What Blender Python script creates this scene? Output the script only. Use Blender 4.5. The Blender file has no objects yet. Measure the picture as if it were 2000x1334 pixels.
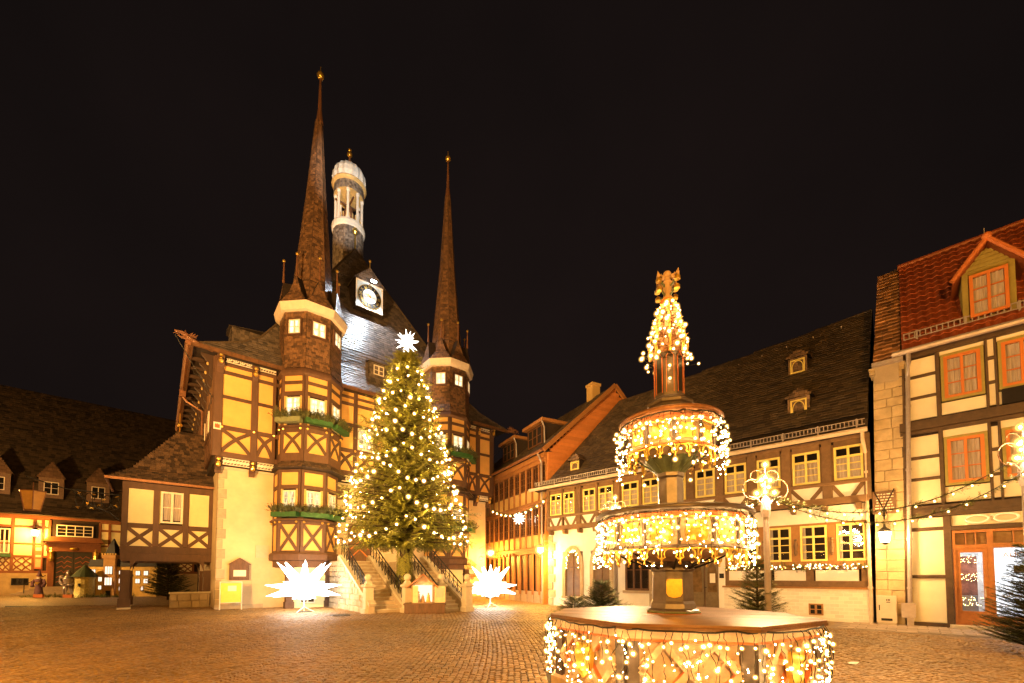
import bpy, math, random
from mathutils import Vector, Matrix
SC = bpy.context.scene
COL = SC.collection
rad = math.radians
rng = random.Random(11)
U = rng.uniform

# ------------------------------------------------------------------ camera, sky, exposure
cam = bpy.data.cameras.new('camera'); camo = bpy.data.objects.new('camera', cam); COL.objects.link(camo)
camo.location = (0, 0, 1.6); camo.rotation_euler = (rad(92.5), 0, 0)
cam.sensor_width = 36; cam.lens = 14.958; cam.shift_y = .21186; cam.clip_start = .05; cam.clip_end = 600
SC.camera = camo
W = bpy.data.worlds.new('World'); SC.world = W; W.use_nodes = True
nt = W.node_tree; nt.nodes.clear()
wo = nt.nodes.new('ShaderNodeOutputWorld'); bg = nt.nodes.new('ShaderNodeBackground')
tc = nt.nodes.new('ShaderNodeTexCoord'); nz = nt.nodes.new('ShaderNodeTexNoise'); cr = nt.nodes.new('ShaderNodeValToRGB')
nz.inputs['Scale'].default_value = 1.6; nz.inputs['Detail'].default_value = 5
cr.color_ramp.elements[0].position = .3; cr.color_ramp.elements[0].color = (.0075, .0052, .0048, 1)
cr.color_ramp.elements[1].position = .75; cr.color_ramp.elements[1].color = (.0145, .0088, .0078, 1)
nt.links.new(tc.outputs['Generated'], nz.inputs['Vector']); nt.links.new(nz.outputs['Fac'], cr.inputs['Fac'])
nt.links.new(cr.outputs['Color'], bg.inputs['Color']); nt.links.new(bg.outputs['Background'], wo.inputs['Surface'])
bg.inputs['Strength'].default_value = .45
SC.view_settings.view_transform = 'Standard'; SC.view_settings.look = 'None'
SC.view_settings.exposure = 0.8; SC.view_settings.gamma = 1.0; SC.view_settings.use_curve_mapping = False
cy = SC.cycles
cy.use_denoising = True
cy.max_bounces = 6; cy.diffuse_bounces = 3; cy.glossy_bounces = 3; cy.transparent_max_bounces = 8
cy.sample_clamp_indirect = 4.0; cy.caustics_reflective = False; cy.caustics_refractive = False
cy.use_light_tree = True

WARM = (1, .53, .16); SODIUM = (1, .44, .06)

def lamp(name, kind, loc, power, color, parent=None, size=.15, target=None, angle=60, blend=.6):
    d = bpy.data.lights.new(name, kind); d.energy = power; d.color = color; d.shadow_soft_size = size
    o = bpy.data.objects.new(name, d); COL.objects.link(o); o.location = loc
    if kind == 'SPOT':
        d.spot_size = rad(angle); d.spot_blend = blend
        o.rotation_euler = (Vector(target) - Vector(loc)).to_track_quat('-Z', 'Y').to_euler()
    if parent: o.parent = parent
    return o

# ------------------------------------------------------------------ materials
MATS = {}
def mat(name, col, rough=.7, var=.15, scale=6., metal=0., bump=0., bscale=40., isl=0., emit=None, es=0., spec=.4, col2=None, stretch=None, rnd=0.):
    if name in MATS: return MATS[name]
    m = bpy.data.materials.new(name); m.use_nodes = True; t = m.node_tree; n = t.nodes; L = t.links
    b = n['Principled BSDF']; b.inputs['Roughness'].default_value = rough; b.inputs['Metallic'].default_value = metal
    b.inputs['Specular IOR Level'].default_value = spec
    tc = n.new('ShaderNodeTexCoord'); mp = n.new('ShaderNodeMapping'); L.new(tc.outputs['Object'], mp.inputs['Vector'])
    if stretch: mp.inputs['Scale'].default_value = stretch
    nz = n.new('ShaderNodeTexNoise'); nz.inputs['Scale'].default_value = scale; nz.inputs['Detail'].default_value = 6; nz.inputs['Roughness'].default_value = .65
    L.new(mp.outputs['Vector'], nz.inputs['Vector'])
    c2 = col2 or tuple(max(0, c * (1 - var * 2)) for c in col); c1 = col if col2 else tuple(c * (1 + var) for c in col)
    r = n.new('ShaderNodeValToRGB'); r.color_ramp.elements[0].color = (*c2, 1); r.color_ramp.elements[1].color = (*c1, 1)
    r.color_ramp.elements[0].position = .25; r.color_ramp.elements[1].position = .75
    fac = nz.outputs['Fac']
    if isl or rnd:
        g = n.new('ShaderNodeNewGeometry') if isl else n.new('ShaderNodeObjectInfo')
        mx = n.new('ShaderNodeMath'); mx.operation = 'MULTIPLY_ADD'; mx.inputs[1].default_value = isl or rnd
        ad = n.new('ShaderNodeMath'); ad.operation = 'MULTIPLY'; ad.inputs[1].default_value = 1 - (isl or rnd)
        L.new(nz.outputs['Fac'], ad.inputs[0]); L.new(g.outputs['Random Per Island' if isl else 'Random'], mx.inputs[0]); L.new(ad.outputs[0], mx.inputs[2]); fac = mx.outputs[0]
        r.color_ramp.elements[0].position = .12; r.color_ramp.elements[1].position = .88
    L.new(fac, r.inputs['Fac']); L.new(r.outputs['Color'], b.inputs['Base Color'])
    if bump:
        n2 = n.new('ShaderNodeTexNoise'); n2.inputs['Scale'].default_value = bscale; n2.inputs['Detail'].default_value = 4
        L.new(mp.outputs['Vector'], n2.inputs['Vector'])
        bm = n.new('ShaderNodeBump'); bm.inputs['Strength'].default_value = bump; bm.inputs['Distance'].default_value = .02
        L.new(n2.outputs['Fac'], bm.inputs['Height']); L.new(bm.outputs['Normal'], b.inputs['Normal'])
    if emit:
        b.inputs['Emission Color'].default_value = (*emit, 1); b.inputs['Emission Strength'].default_value = es
    MATS[name] = m; return m

def emis(name, col, s):
    if name in MATS: return MATS[name]
    m = bpy.data.materials.new(name); m.use_nodes = True; n = m.node_tree.nodes; n.clear()
    o = n.new('ShaderNodeOutputMaterial'); e = n.new('ShaderNodeEmission'); e.inputs['Color'].default_value = (*col, 1); e.inputs['Strength'].default_value = s
    m.node_tree.links.new(e.outputs[0], o.inputs[0]); MATS[name] = m; return m

def glassmat(name, tint=(.9, .9, .9), refl=.05):
    m = bpy.data.materials.new(name); m.use_nodes = True; n = m.node_tree.nodes; n.clear(); L = m.node_tree.links
    o = n.new('ShaderNodeOutputMaterial'); t = n.new('ShaderNodeBsdfTransparent'); t.inputs['Color'].default_value = (*tint, 1)
    g = n.new('ShaderNodeBsdfGlossy'); g.inputs['Roughness'].default_value = .03
    lw = n.new('ShaderNodeLayerWeight'); lw.inputs['Blend'].default_value = .25
    ma = n.new('ShaderNodeMath'); ma.operation = 'MULTIPLY_ADD'; ma.inputs[1].default_value = .3; ma.inputs[2].default_value = refl
    x = n.new('ShaderNodeMixShader'); L.new(lw.outputs['Facing'], ma.inputs[0]); L.new(ma.outputs[0], x.inputs[0])
    L.new(t.outputs[0], x.inputs[1]); L.new(g.outputs[0], x.inputs[2]); L.new(x.outputs[0], o.inputs[0]); return m

GLASS = glassmat('window_glass')
M_TIM = mat('hall_timber', (.12, .060, .035), .65, .3, 5, bump=.25, bscale=30, stretch=(1, 1, .35), rnd=.25)
M_TIMG = mat('inn_timber', (.20, .115, .055), .75, .3, 6, bump=.3, bscale=30, rnd=.3)
M_TIMR = mat('shop_timber', (.085, .05, .028), .6, .25, 6, bump=.2)
M_PANU = mat('yellow_plaster', (.80, .45, .14), .9, .1, 1.6, bump=.12, bscale=60, rnd=.2)
M_WALL = mat('pale_yellow_plaster', (.68, .52, .33), .9, .08, .9, bump=.15, bscale=50)
M_PANP = mat('cream_plaster', (.82, .72, .42), .9, .04, 3, bump=.1, rnd=.2)
M_PANR = mat('shop_cream_plaster', (.80, .72, .55), .9, .04, 3, bump=.1, rnd=.2)
M_PANW = mat('white_plaster', (.86, .82, .76), .9, .04, 3, bump=.1, rnd=.2)
M_SLATE = mat('slate', (.16, .10, .065), .42, .2, 9, isl=.75, col2=(.035, .026, .022), bump=.2, spec=.5)
M_SLATEH = mat('grey_slate', (.20, .155, .125), .42, .2, 9, isl=.7, col2=(.06, .05, .044), bump=.2, spec=.5)
M_SLATED = mat('dark_slate', (.115, .08, .05), .5, .2, 9, isl=.65, col2=(.035, .026, .018), bump=.2)
M_SHING = mat('spire_shingle', (.27, .145, .075), .42, .2, 5, isl=.6, col2=(.055, .034, .024), bump=.3)
M_UNDER = mat('roof_boarding', (.035, .022, .016), .9, .2, 6)
M_WHITE = mat('white_paint', (.8, .72, .62), .5, .05, 8)
M_BAND = mat('white_band', (.80, .66, .54), .6, .06, 5)
M_YEL = mat('yellow_paint', (.78, .64, .20), .5, .06, 8)
M_ORA = mat('orange_paint', (.55, .17, .035), .5, .1, 8, rnd=.2)
M_GRNF = mat('green_paint', (.30, .25, .07), .55, .12, 8)
M_GOLD = mat('gilding', (.85, .55, .12), .28, .12, 20, metal=.8)
M_COPP = mat('copper_sheet', (.30, .14, .075), .45, .25, 9, metal=.4)
M_ZINC = mat('zinc_sheet', (.42, .36, .36), .4, .12, 9, metal=.35)
M_IRON = mat('wrought_iron', (.02, .018, .016), .45, .2, 20, metal=.4)
M_STONE = mat('sandstone', (.46, .36, .25), .85, .2, 5, bump=.35, bscale=30, rnd=.35)
M_STONEP = mat('pale_stone', (.55, .47, .36), .8, .12, 5, bump=.2, rnd=.2)
M_BULB = emis('warm_bulb', (1, .60, .20), 130)
M_BULBT = emis('tree_bulb', (1, .62, .18), 560)
M_GREEN = mat('spruce_needles', (.17, .175, .045), .6, .3, 8, isl=.6, col2=(.045, .06, .016))
M_GREENX = mat('tree_needles', (.30, .28, .035), .55, .3, 3, isl=.5, col2=(.075, .085, .014))
M_BARK = mat('bark', (.07, .045, .025), .9, .3, 12, bump=.6)
M_BOX = mat('green_box', (.035, .11, .03), .5, .2, 8)
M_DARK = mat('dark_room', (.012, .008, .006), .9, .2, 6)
M_CURT = mat('lace_curtain', (.62, .54, .50), .9, .25, 30, stretch=(1, 1, .05))
def litmat(name, c0, c1, s):
    m = bpy.data.materials.new(name); m.use_nodes = True; n = m.node_tree.nodes; n.clear(); L = m.node_tree.links
    o = n.new('ShaderNodeOutputMaterial'); e = n.new('ShaderNodeEmission'); tc = n.new('ShaderNodeTexCoord'); mp = n.new('ShaderNodeMapping'); mp.inputs['Scale'].default_value = (5, 5, .9)
    z = n.new('ShaderNodeTexNoise'); z.inputs['Scale'].default_value = 2.4; z.inputs['Detail'].default_value = 3; r = n.new('ShaderNodeValToRGB')
    r.color_ramp.elements[0].position = .36; r.color_ramp.elements[1].position = .64; r.color_ramp.elements[0].color = (*c0, 1); r.color_ramp.elements[1].color = (*c1, 1)
    L.new(tc.outputs['Object'], mp.inputs['Vector']); L.new(mp.outputs[0], z.inputs['Vector']); L.new(z.outputs['Fac'], r.inputs['Fac']); L.new(r.outputs[0], e.inputs['Color']); e.inputs['Strength'].default_value = s; L.new(e.outputs[0], o.inputs[0]); return m
M_LIT = litmat('lit_window', (.62, .42, .18), (1, .86, .56), 1.35); M_LITW = litmat('lit_window_dim', (.30, .19, .08), (1, .76, .42), .85)
M_WOODP = mat('brown_wood', (.14, .065, .03), .5, .25, 7, bump=.2, stretch=(1, 1, .3))

# ------------------------------------------------------------------ mesh helpers
class Pl:
    """a facade plane inside a thing: x along it, y into the building, z up"""
    def __init__(s, ox=0, oy=0, deg=0):
        s.o = (ox, oy); s.c = math.cos(rad(deg)); s.s = math.sin(rad(deg))
    def pt(s, x, y, z): return (s.o[0] + x * s.c - y * s.s, s.o[1] + x * s.s + y * s.c, z)
P0 = Pl()

ICO = None
class MB:
    def __init__(s): s.v = []; s.f = []
    def add(s, vs, fs):
        k = len(s.v); s.v += vs; s.f += [tuple(i + k for i in f) for f in fs]
    def box(s, x0, x1, y0, y1, z0, z1, pl=P0):
        p = pl.pt
        s.add([p(x0, y0, z0), p(x1, y0, z0), p(x1, y1, z0), p(x0, y1, z0), p(x0, y0, z1), p(x1, y0, z1), p(x1, y1, z1), p(x0, y1, z1)],
              [(0, 3, 2, 1), (4, 5, 6, 7), (0, 1, 5, 4), (1, 2, 6, 5), (2, 3, 7, 6), (3, 0, 4, 7)]); return s
    def cbox(s, x0, x1, y0, y1, z0, z1, c, pl=P0):
        """box whose front (y0) edges are chamfered"""
        p = pl.pt
        s.add([p(x0 + c, y0, z0 + c), p(x1 - c, y0, z0 + c), p(x1 - c, y0, z1 - c), p(x0 + c, y0, z1 - c),
               p(x0, y0 + c, z0), p(x1, y0 + c, z0), p(x1, y0 + c, z1), p(x0, y0 + c, z1), p(x0, y1, z0), p(x1, y1, z0), p(x1, y1, z1), p(x0, y1, z1)],
              [(0, 1, 2, 3), (0, 4, 5, 1), (1, 5, 6, 2), (2, 6, 7, 3), (3, 7, 4, 0), (4, 8, 9, 5), (5, 9, 10, 6), (6, 10, 11, 7), (7, 11, 8, 4)]); return s
    def prism(s, poly, y0, y1, pl=P0):
        n = len(poly)
        s.add([pl.pt(x, y0, z) for x, z in poly] + [pl.pt(x, y1, z) for x, z in poly],
              [tuple(range(n)), tuple(range(2 * n - 1, n - 1, -1))] + [(i, i + n, (i + 1) % n + n, (i + 1) % n) for i in range(n)]); return s
    def strip(s, pts, w, y0, y1, pl=P0):
        a = []; b = []
        for i, (x, z) in enumerate(pts):
            q = pts[min(i + 1, len(pts) - 1)]; r = pts[max(i - 1, 0)]
            dx, dz = q[0] - r[0], q[1] - r[1]; l = math.hypot(dx, dz) or 1
            ww = w[i] if isinstance(w, (list, tuple)) else w
            nx, nz_ = -dz / l * ww / 2, dx / l * ww / 2
            a.append((x + nx, z + nz_)); b.append((x - nx, z - nz_))
        s.prism(b + a[::-1], y0, y1, pl) if len(pts) == 2 else s._strip(a, b, y0, y1, pl); return s
    def _strip(s, a, b, y0, y1, pl):
        n = len(a); vs = []
        for i in range(n): vs += [pl.pt(a[i][0], y0, a[i][1]), pl.pt(b[i][0], y0, b[i][1]), pl.pt(a[i][0], y1, a[i][1]), pl.pt(b[i][0], y1, b[i][1])]
        fs = [(0, 1, 3, 2), (4 * n - 4, 4 * n - 2, 4 * n - 1, 4 * n - 3)]
        for i in range(n - 1):
            k = 4 * i; fs += [(k, k + 4, k + 5, k + 1), (k + 2, k + 3, k + 7, k + 6), (k, k + 2, k + 6, k + 4), (k + 1, k + 5, k + 7, k + 3)]
        s.add(vs, fs)
    def quad(s, a, b, c, d): s.add([tuple(a), tuple(b), tuple(c), tuple(d)], [(0, 1, 2, 3)]); return s
    def face(s, pts): s.add([tuple(p) for p in pts], [tuple(range(len(pts)))]); return s
    def tube(s, pts, r, n=6, cap=True):
        pts = [Vector(p) for p in pts]; m = len(pts); vs = []; up = Vector((0, 0, 1))
        for i, p in enumerate(pts):
            d = (pts[min(i + 1, m - 1)] - pts[max(i - 1, 0)]).normalized()
            u = d.cross(up)
            if u.length < .05: u = d.cross(Vector((1, 0, 0)))
            u.normalize(); w = u.cross(d); rr = r[i] if isinstance(r, (list, tuple)) else r
            for k in range(n):
                a = 2 * math.pi * k / n; vs.append(tuple(p + u * math.cos(a) * rr + w * math.sin(a) * rr))
        fs = []
        for i in range(m - 1):
            for k in range(n): fs.append((i * n + k, i * n + (k + 1) % n, (i + 1) * n + (k + 1) % n, (i + 1) * n + k))
        if cap: fs += [tuple(range(n - 1, -1, -1)), tuple(range((m - 1) * n, m * n))]
        s.add(vs, fs); return s
    def lathe(s, prof, n=16, c=(0, 0), a0=0., cap=True):
        vs = []; m = len(prof)
        for r, z in prof:
            for k in range(n):
                a = a0 + 2 * math.pi * k / n; vs.append((c[0] + r * math.cos(a), c[1] + r * math.sin(a), z))
        fs = []
        for i in range(m - 1):
            for k in range(n): fs.append((i * n + k, i * n + (k + 1) % n, (i + 1) * n + (k + 1) % n, (i + 1) * n + k))
        if cap: fs += [tuple(range(n - 1, -1, -1)), tuple(range((m - 1) * n, m * n))]
        s.add(vs, fs); return s
    def ball(s, c, r, n=10, m=7, sz=1.):
        prof = [(max(r * math.sin(math.pi * i / m), .001), c[2] - r * sz * math.cos(math.pi * i / m)) for i in range(m + 1)]
        return s.lathe(prof, n, (c[0], c[1]), cap=False)
    def cone(s, p, d, l, r, n=4):
        d = Vector(d).normalized(); p = Vector(p); u = d.cross(Vector((.31, .52, .79))).normalized(); w = d.cross(u)
        vs = [tuple(p + u * math.cos(2 * math.pi * k / n) * r + w * math.sin(2 * math.pi * k / n) * r) for k in range(n)] + [tuple(p + d * l)]
        s.add(vs, [(k, (k + 1) % n, n) for k in range(n)]); return s
    def mesh(s, name, m=None, smooth=False):
        me = bpy.data.meshes.new(name); me.from_pydata(s.v, [], s.f)
        if m: me.materials.append(m)
        if smooth: me.polygons.foreach_set('use_smooth', [True] * len(me.polygons))
        return me
    def build(s, name, m, parent=None, smooth=False, kind=None, label=None):
        return mobj(name, s.mesh(name, m, smooth), parent, kind=kind, label=label)

def mobj(name, me, parent=None, loc=None, kind=None, label=None, rot=None):
    o = bpy.data.objects.new(name, me); COL.objects.link(o)
    if parent: o.parent = parent
    if loc: o.location = loc
    if rot: o.rotation_euler = rot
    if kind: o['kind'] = kind
    if label: o['label'] = label
    return o
def tag(o, label, cat, group=None):
    o['label'] = label; o['category'] = cat
    if group: o['group'] = group
    return o
def thing(name, label, cat, loc=(0, 0, 0), rz=0., group=None):
    o = bpy.data.objects.new(name, None); COL.objects.link(o); o.location = loc; o.rotation_euler = (0, 0, rad(rz))
    o.empty_display_size = .3
    return tag(o, label, cat, group)
def bx(name, m, parent, *a, pl=P0): return MB().box(*a, pl=pl).build(name, m, parent)

_ico = {}
def halomat(fac=.5, es=1.1):  # see-through glowing shell that imitates the bloom round a bulb
    m = bpy.data.materials.new('bulb_halo'); m.use_nodes = True; n = m.node_tree.nodes; n.clear(); L = m.node_tree.links
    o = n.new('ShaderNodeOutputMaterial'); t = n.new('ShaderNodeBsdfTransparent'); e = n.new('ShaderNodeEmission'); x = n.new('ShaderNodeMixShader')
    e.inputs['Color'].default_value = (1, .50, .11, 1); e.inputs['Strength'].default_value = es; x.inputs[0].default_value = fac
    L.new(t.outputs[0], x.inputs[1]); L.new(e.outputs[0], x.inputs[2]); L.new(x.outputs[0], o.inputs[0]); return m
M_HALO = halomat(.55, 1.7); M_HALO2 = halomat(.14, 1.0)
_bm = {}
def bulb_mesh(r, m, k=1.9):  # bulb core inside two added halo shells
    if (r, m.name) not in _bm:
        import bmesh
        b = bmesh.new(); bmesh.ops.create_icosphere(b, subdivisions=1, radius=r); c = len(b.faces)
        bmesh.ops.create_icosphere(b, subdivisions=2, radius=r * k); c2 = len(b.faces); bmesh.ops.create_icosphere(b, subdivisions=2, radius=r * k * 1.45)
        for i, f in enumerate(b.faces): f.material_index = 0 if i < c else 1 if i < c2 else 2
        me = bpy.data.meshes.new('light_bulb'); b.to_mesh(me); b.free(); me.materials.append(m); me.materials.append(M_HALO); me.materials.append(M_HALO2); _bm[(r, m.name)] = me
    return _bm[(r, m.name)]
def text_meshes(items):
    out = {}; obs = []
    for s, size in items:
        f = bpy.data.curves.new('t', 'FONT'); f.body = s; f.size = size; f.align_x = 'CENTER'; f.align_y = 'CENTER'; f.extrude = .006
        o = bpy.data.objects.new('t', f); COL.objects.link(o); obs.append((s, o))
    dg = bpy.context.evaluated_depsgraph_get()
    for s, o in obs: out[s] = bpy.data.meshes.new_from_object(o.evaluated_get(dg))
    for s, o in obs: bpy.data.objects.remove(o)
    return out
NUM = ['XII', 'I', 'II', 'III', 'IIII', 'V', 'VI', 'VII', 'VIII', 'IX', 'X', 'XI']
TEXT = text_meshes([(s, .25) for s in NUM] + [('AUGEN', .2)])
def ico_mesh(name, r, m, sub=1):
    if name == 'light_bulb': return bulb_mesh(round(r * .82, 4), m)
    k = (name, r, m.name)
    if k not in _ico:
        import bmesh
        b = bmesh.new(); bmesh.ops.create_icosphere(b, subdivisions=sub, radius=r)
        me = bpy.data.meshes.new(name); b.to_mesh(me); b.free(); me.materials.append(m); _ico[k] = me
    return _ico[k]

# ------------------------------------------------------------------ building helpers
def timber(root, pl, x0, z0, x1, z1, w=.2, y=-.06, d=.1, m=None):
    return MB().strip([(x0, z0), (x1, z1)], w, y + U(-.008, .008), y + d, pl).build('timber', m or M_TIM, root)
def rail(root, pl, x0, x1, z0, z1, y=-.07, d=.1, m=None):
    j = lambda: U(-.009, .009)
    return MB().cbox(x0 + j(), x1 + j(), y + j() * .6, y + d, z0 + j(), z1 + j(), .012, pl).build('timber', m or M_TIM, root)
def brace(root, pl, x0, z0, x1, z1, w=.17, y=-.055, d=.08, curve=.0, m=None):
    pts = []
    for i in range(9):
        t = i / 8; b = math.sin(math.pi * t) * curve
        dx, dz = x1 - x0, z1 - z0; l = math.hypot(dx, dz)
        pts.append((x0 + dx * t - dz / l * b, z0 + dz * t + dx / l * b))
    if not curve: pts = [pts[0], pts[-1]]
    return MB().strip(pts, w, y + U(-.006, .006), y + d, pl).build('timber', m or M_TIM, root)
def panel(root, pl, x0, x1, z0, z1, y=-.01, d=.06, m=None):
    return MB().cbox(x0 - .02, x1 + .02, y, y + d, z0 - .02, z1 + .02, .015, pl).build('infill_panel', m or M_PANU, root)
def xcell(root, pl, x0, x1, z0, z1, w=.17, curve=0., m=None, pm=None):
    panel(root, pl, x0, x1, z0, z1, m=pm)
    if curve:
        brace(root, pl, x0, z1, x1, z0, w, curve=curve, m=m, y=-.060); brace(root, pl, x0, z0, x1, z1, w, curve=curve, m=m, y=-.045)
    else:
        brace(root, pl, x0, z1, x1, z0, w, m=m, y=-.060); brace(root, pl, x0, z0, x1, z1, w, m=m, y=-.045)
def window(root, pl, x0, x1, z0, z1, y=-.05, cols=2, rows=2, fw=.07, mw=.03, m=None, lit=None, curtain=None, panes=True, sill=None, depth=.22, top=None, name='window', sash=True):
    """frame + glazing bars as one mesh; panes, curtains and the room behind are its children"""
    b = MB(); m = m or M_WHITE
    b.box(x0, x0 + fw, y, y + .08, z0, z1, pl).box(x1 - fw, x1, y, y + .08, z0, z1, pl)
    b.box(x0 + fw, x1 - fw, y, y + .08, z0, z0 + fw, pl).box(x0 + fw, x1 - fw, y, y + .08, z1 - fw, z1, pl)
    ix0, ix1, iz0, iz1 = x0 + fw, x1 - fw, z0 + fw, z1 - fw
    cw = (ix1 - ix0) / cols; mm = mw * 2.2 if sash else mw
    for c in range(1, cols): b.box(ix0 + cw * c - mm / 2, ix0 + cw * c + mm / 2, y - .008, y + .06, iz0, iz1, pl)
    zs = [iz0 + (iz1 - iz0) * r / rows for r in range(rows + 1)] if not top else [iz0 + (top - iz0) * r / (rows - 1) for r in range(rows)] + [iz1]
    for r, z in enumerate(zs[1:-1]):
        big = top and r == rows - 2; hw = mw * (1.2 if big else .5); yy = y - .004 if big else y + .012
        for c in range(cols):
            b.box(ix0 + cw * c + (mm / 2 if c else 0), ix0 + cw * (c + 1) - (mm / 2 if c < cols - 1 else 0), yy, y + .05, z - hw, z + hw, pl)
    o = b.build(name, m, root)
    p = pl.pt
    if lit:
        MB().quad(p(ix0, y + .05, iz0), p(ix1, y + .05, iz0), p(ix1, y + .05, iz1), p(ix0, y + .05, iz1)).build('lit_pane', lit, o)
    else:
        if panes:
            for c in range(cols):
                for r in range(rows):
                    a, d, e, f = ix0 + cw * c, ix0 + cw * (c + 1), zs[r], zs[r + 1]; j = U(-.004, .004); k = U(-.004, .004)
                    MB().quad(p(a, y + .04 + j, e), p(d, y + .04 - j, e), p(d, y + .04 - j + k, f), p(a, y + .04 + j + k, f)).build('pane', GLASS, o)
        else:
            MB().quad(p(ix0, y + .04, iz0), p(ix1, y + .04, iz0), p(ix1, y + .04, iz1), p(ix0, y + .04, iz1)).build('glass', GLASS, o)
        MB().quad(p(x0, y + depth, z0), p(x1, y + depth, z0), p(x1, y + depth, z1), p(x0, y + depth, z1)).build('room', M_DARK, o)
        if curtain:
            for (a, d, e, f) in curtain:      # fractions of the opening
                xa, xb = ix0 + (ix1 - ix0) * a, ix0 + (ix1 - ix0) * d; za, zb = iz0 + (iz1 - iz0) * e, iz0 + (iz1 - iz0) * f
                n = max(8, int((xb - xa) / .03)); mb = MB()
                q = [(xa + (xb - xa) * i / n, y + .10 + .02 * math.sin(i * 1.9) + U(-.004, .004)) for i in range(n + 1)]
                mb.add([p(x, yy, za) for x, yy in q] + [p(x, yy, zb) for x, yy in q], [(i, i + 1, n + 2 + i, n + 1 + i) for i in range(n)])
                mb.build('curtain', M_CURT, o, smooth=True)
    if sill: MB().box(x0 - .06, x1 + .06, y - .09, y + .05, z0 - .06, z0 - .002, pl).build('sill', sill, o)
    return o

def slates(mb, poly, out, w=.26, h=.2, lift=.03, slant=0., jit=.25):
    P = [Vector(p) for p in poly]; n = Vector((0, 0, 0))
    for i in range(len(P)): n += P[i].cross(P[(i + 1) % len(P)])
    n.normalize()
    if n.dot(Vector(out)) < 0: n = -n
    t = Vector((0, 0, 1)).cross(n)
    if t.length < .01: t = Vector((1, 0, 0))
    t.normalize(); u = n.cross(t); o = P[0]
    if slant:
        t2 = (t * math.cos(slant) + u * math.sin(slant)); u = n.cross(t2); t = t2
    Q = [((p - o).dot(t), (p - o).dot(u)) for p in P]
    b0 = min(q[1] for q in Q); b1 = max(q[1] for q in Q); row = 0; b = b0
    while b < b1 - .02:
        bm = b + h * .45; xs = []
        for i in range(len(Q)):
            (ax, ay), (bx_, by) = Q[i], Q[(i + 1) % len(Q)]
            if (ay - bm) * (by - bm) < 0: xs.append(ax + (bx_ - ax) * (bm - ay) / (by - ay))
        if len(xs) >= 2:
            lo, hi = min(xs), max(xs); x = lo - (w * .5 if row % 2 else 0) - U(0, .1) * w
            while x < hi:
                ww = w * U(1 - jit, 1 + jit); a, c = max(x, lo), min(x + ww, hi); x += ww
                if c - a < .03: continue
                j = lift * U(.7, 1.35); top = min(b + h * 1.12, b1); d = U(-.02, .02)
                v = [o + t * (a + .004) + u * (b + d) + n * j, o + t * (c - .004) + u * (b + d) + n * (j * U(.75, 1.1)), o + t * (c - .004) + u * top + n * .006, o + t * (a + .004) + u * top + n * .006,
                     o + t * (a + .004) + u * (b + d) + n * .0, o + t * (c - .004) + u * (b + d) + n * .0]
                mb.add([tuple(q) for q in v], [(0, 1, 2, 3), (4, 5, 1, 0)])
        b += h; row += 1
    return mb

# ------------------------------------------------------------------ foliage
def spray(mb, p, d, up, l, nb=8, wid=.03):
    """one twig: needles left and right of an axis"""
    s = d.cross(up)
    if s.length < .01: s = Vector((1, 0, 0))
    s.normalize(); k = len(mb.v)
    for i in range(nb):
        t = (i + U(.1, .6)) / nb; q = p + d * (l * t); ln = l * (.42 - .22 * t) * U(.7, 1.2)
        for sg in (-1, 1):
            e = q + (d * .62 + s * sg * .75 + up * U(-.25, .35)) * ln
            m = d * (wid * .5)
            mb.v += [tuple(q - m), tuple(q + m), tuple(e)]; mb.f.append((k, k + 1, k + 2)); k += 3
    e = p + d * l; m = s * wid * .35
    mb.v += [tuple(p - m), tuple(p + m), tuple(e)]; mb.f.append((k, k + 1, k + 2))

def spruce(mb, wood, base, h, r, whorls, per, z0=.12, droop=.35, tw=.16, sl=.34, nb=7, wid=.03, power=.85, lift=.36, hang=.42):
    B = Vector(base); up = Vector((0, 0, 1))
    for i in range(whorls):
        t = z0 + (1 - z0) * ((i + U(0, .5)) / whorls)
        L = r * (1 - t) ** power / (1 - z0) ** power * U(.9, 1.05); n = max(4, int(per * (.45 + .55 * (1 - t))))
        for k in range(n):
            a = 2 * math.pi * (k + U(0, .8)) / n + i * .7; l = max(.15, L * (U(.72, 1.12) + .13 * math.sin(a * 3 + t * 23) + .08 * math.sin(a * 7 - t * 31))); q = B + up * h * t
            dr = droop * (1.15 - t) ; d = Vector((math.cos(a), math.sin(a), .42 - dr)); pts = [q.copy()]
            m = max(3, int(l / tw)); p = q.copy(); st = l / m
            for j in range(m):
                f = j / m; dd = Vector((math.cos(a), math.sin(a), lift - dr * 1.7 * math.sin(min(1, f * 1.25) * 2.2) + .25 * f)).normalized()
                p = p + dd * st; pts.append(p.copy())
                if f < .12 and l > .6: continue
                sd = dd.cross(up).normalized(); ln = sl * (1.15 - .55 * f) * U(.8, 1.2)
                for sg in (-1, 1):
                    td = (dd * .75 + sd * sg * U(.5, .85) + up * U(-hang, .1)).normalized()
                    spray(mb, p, td, up, ln, nb, wid)
                if U(0, 1) < .5: spray(mb, p, (dd + up * U(-.6, .3)).normalized(), up, ln * .8, nb, wid)
            spray(mb, p, (pts[-1] - pts[-2]).normalized(), up, sl * .9, nb, wid)
            if wood and l > .3: wood.tube([pts[0], pts[len(pts) // 2], pts[-1]], [.018 * h / 3 + .004, .008 * h / 3 + .003, .003], 4, cap=False)
    spray(mb, B + up * h * .97, up, Vector((1, 0, 0)), h * .05 + sl * .5, nb, wid)
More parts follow.
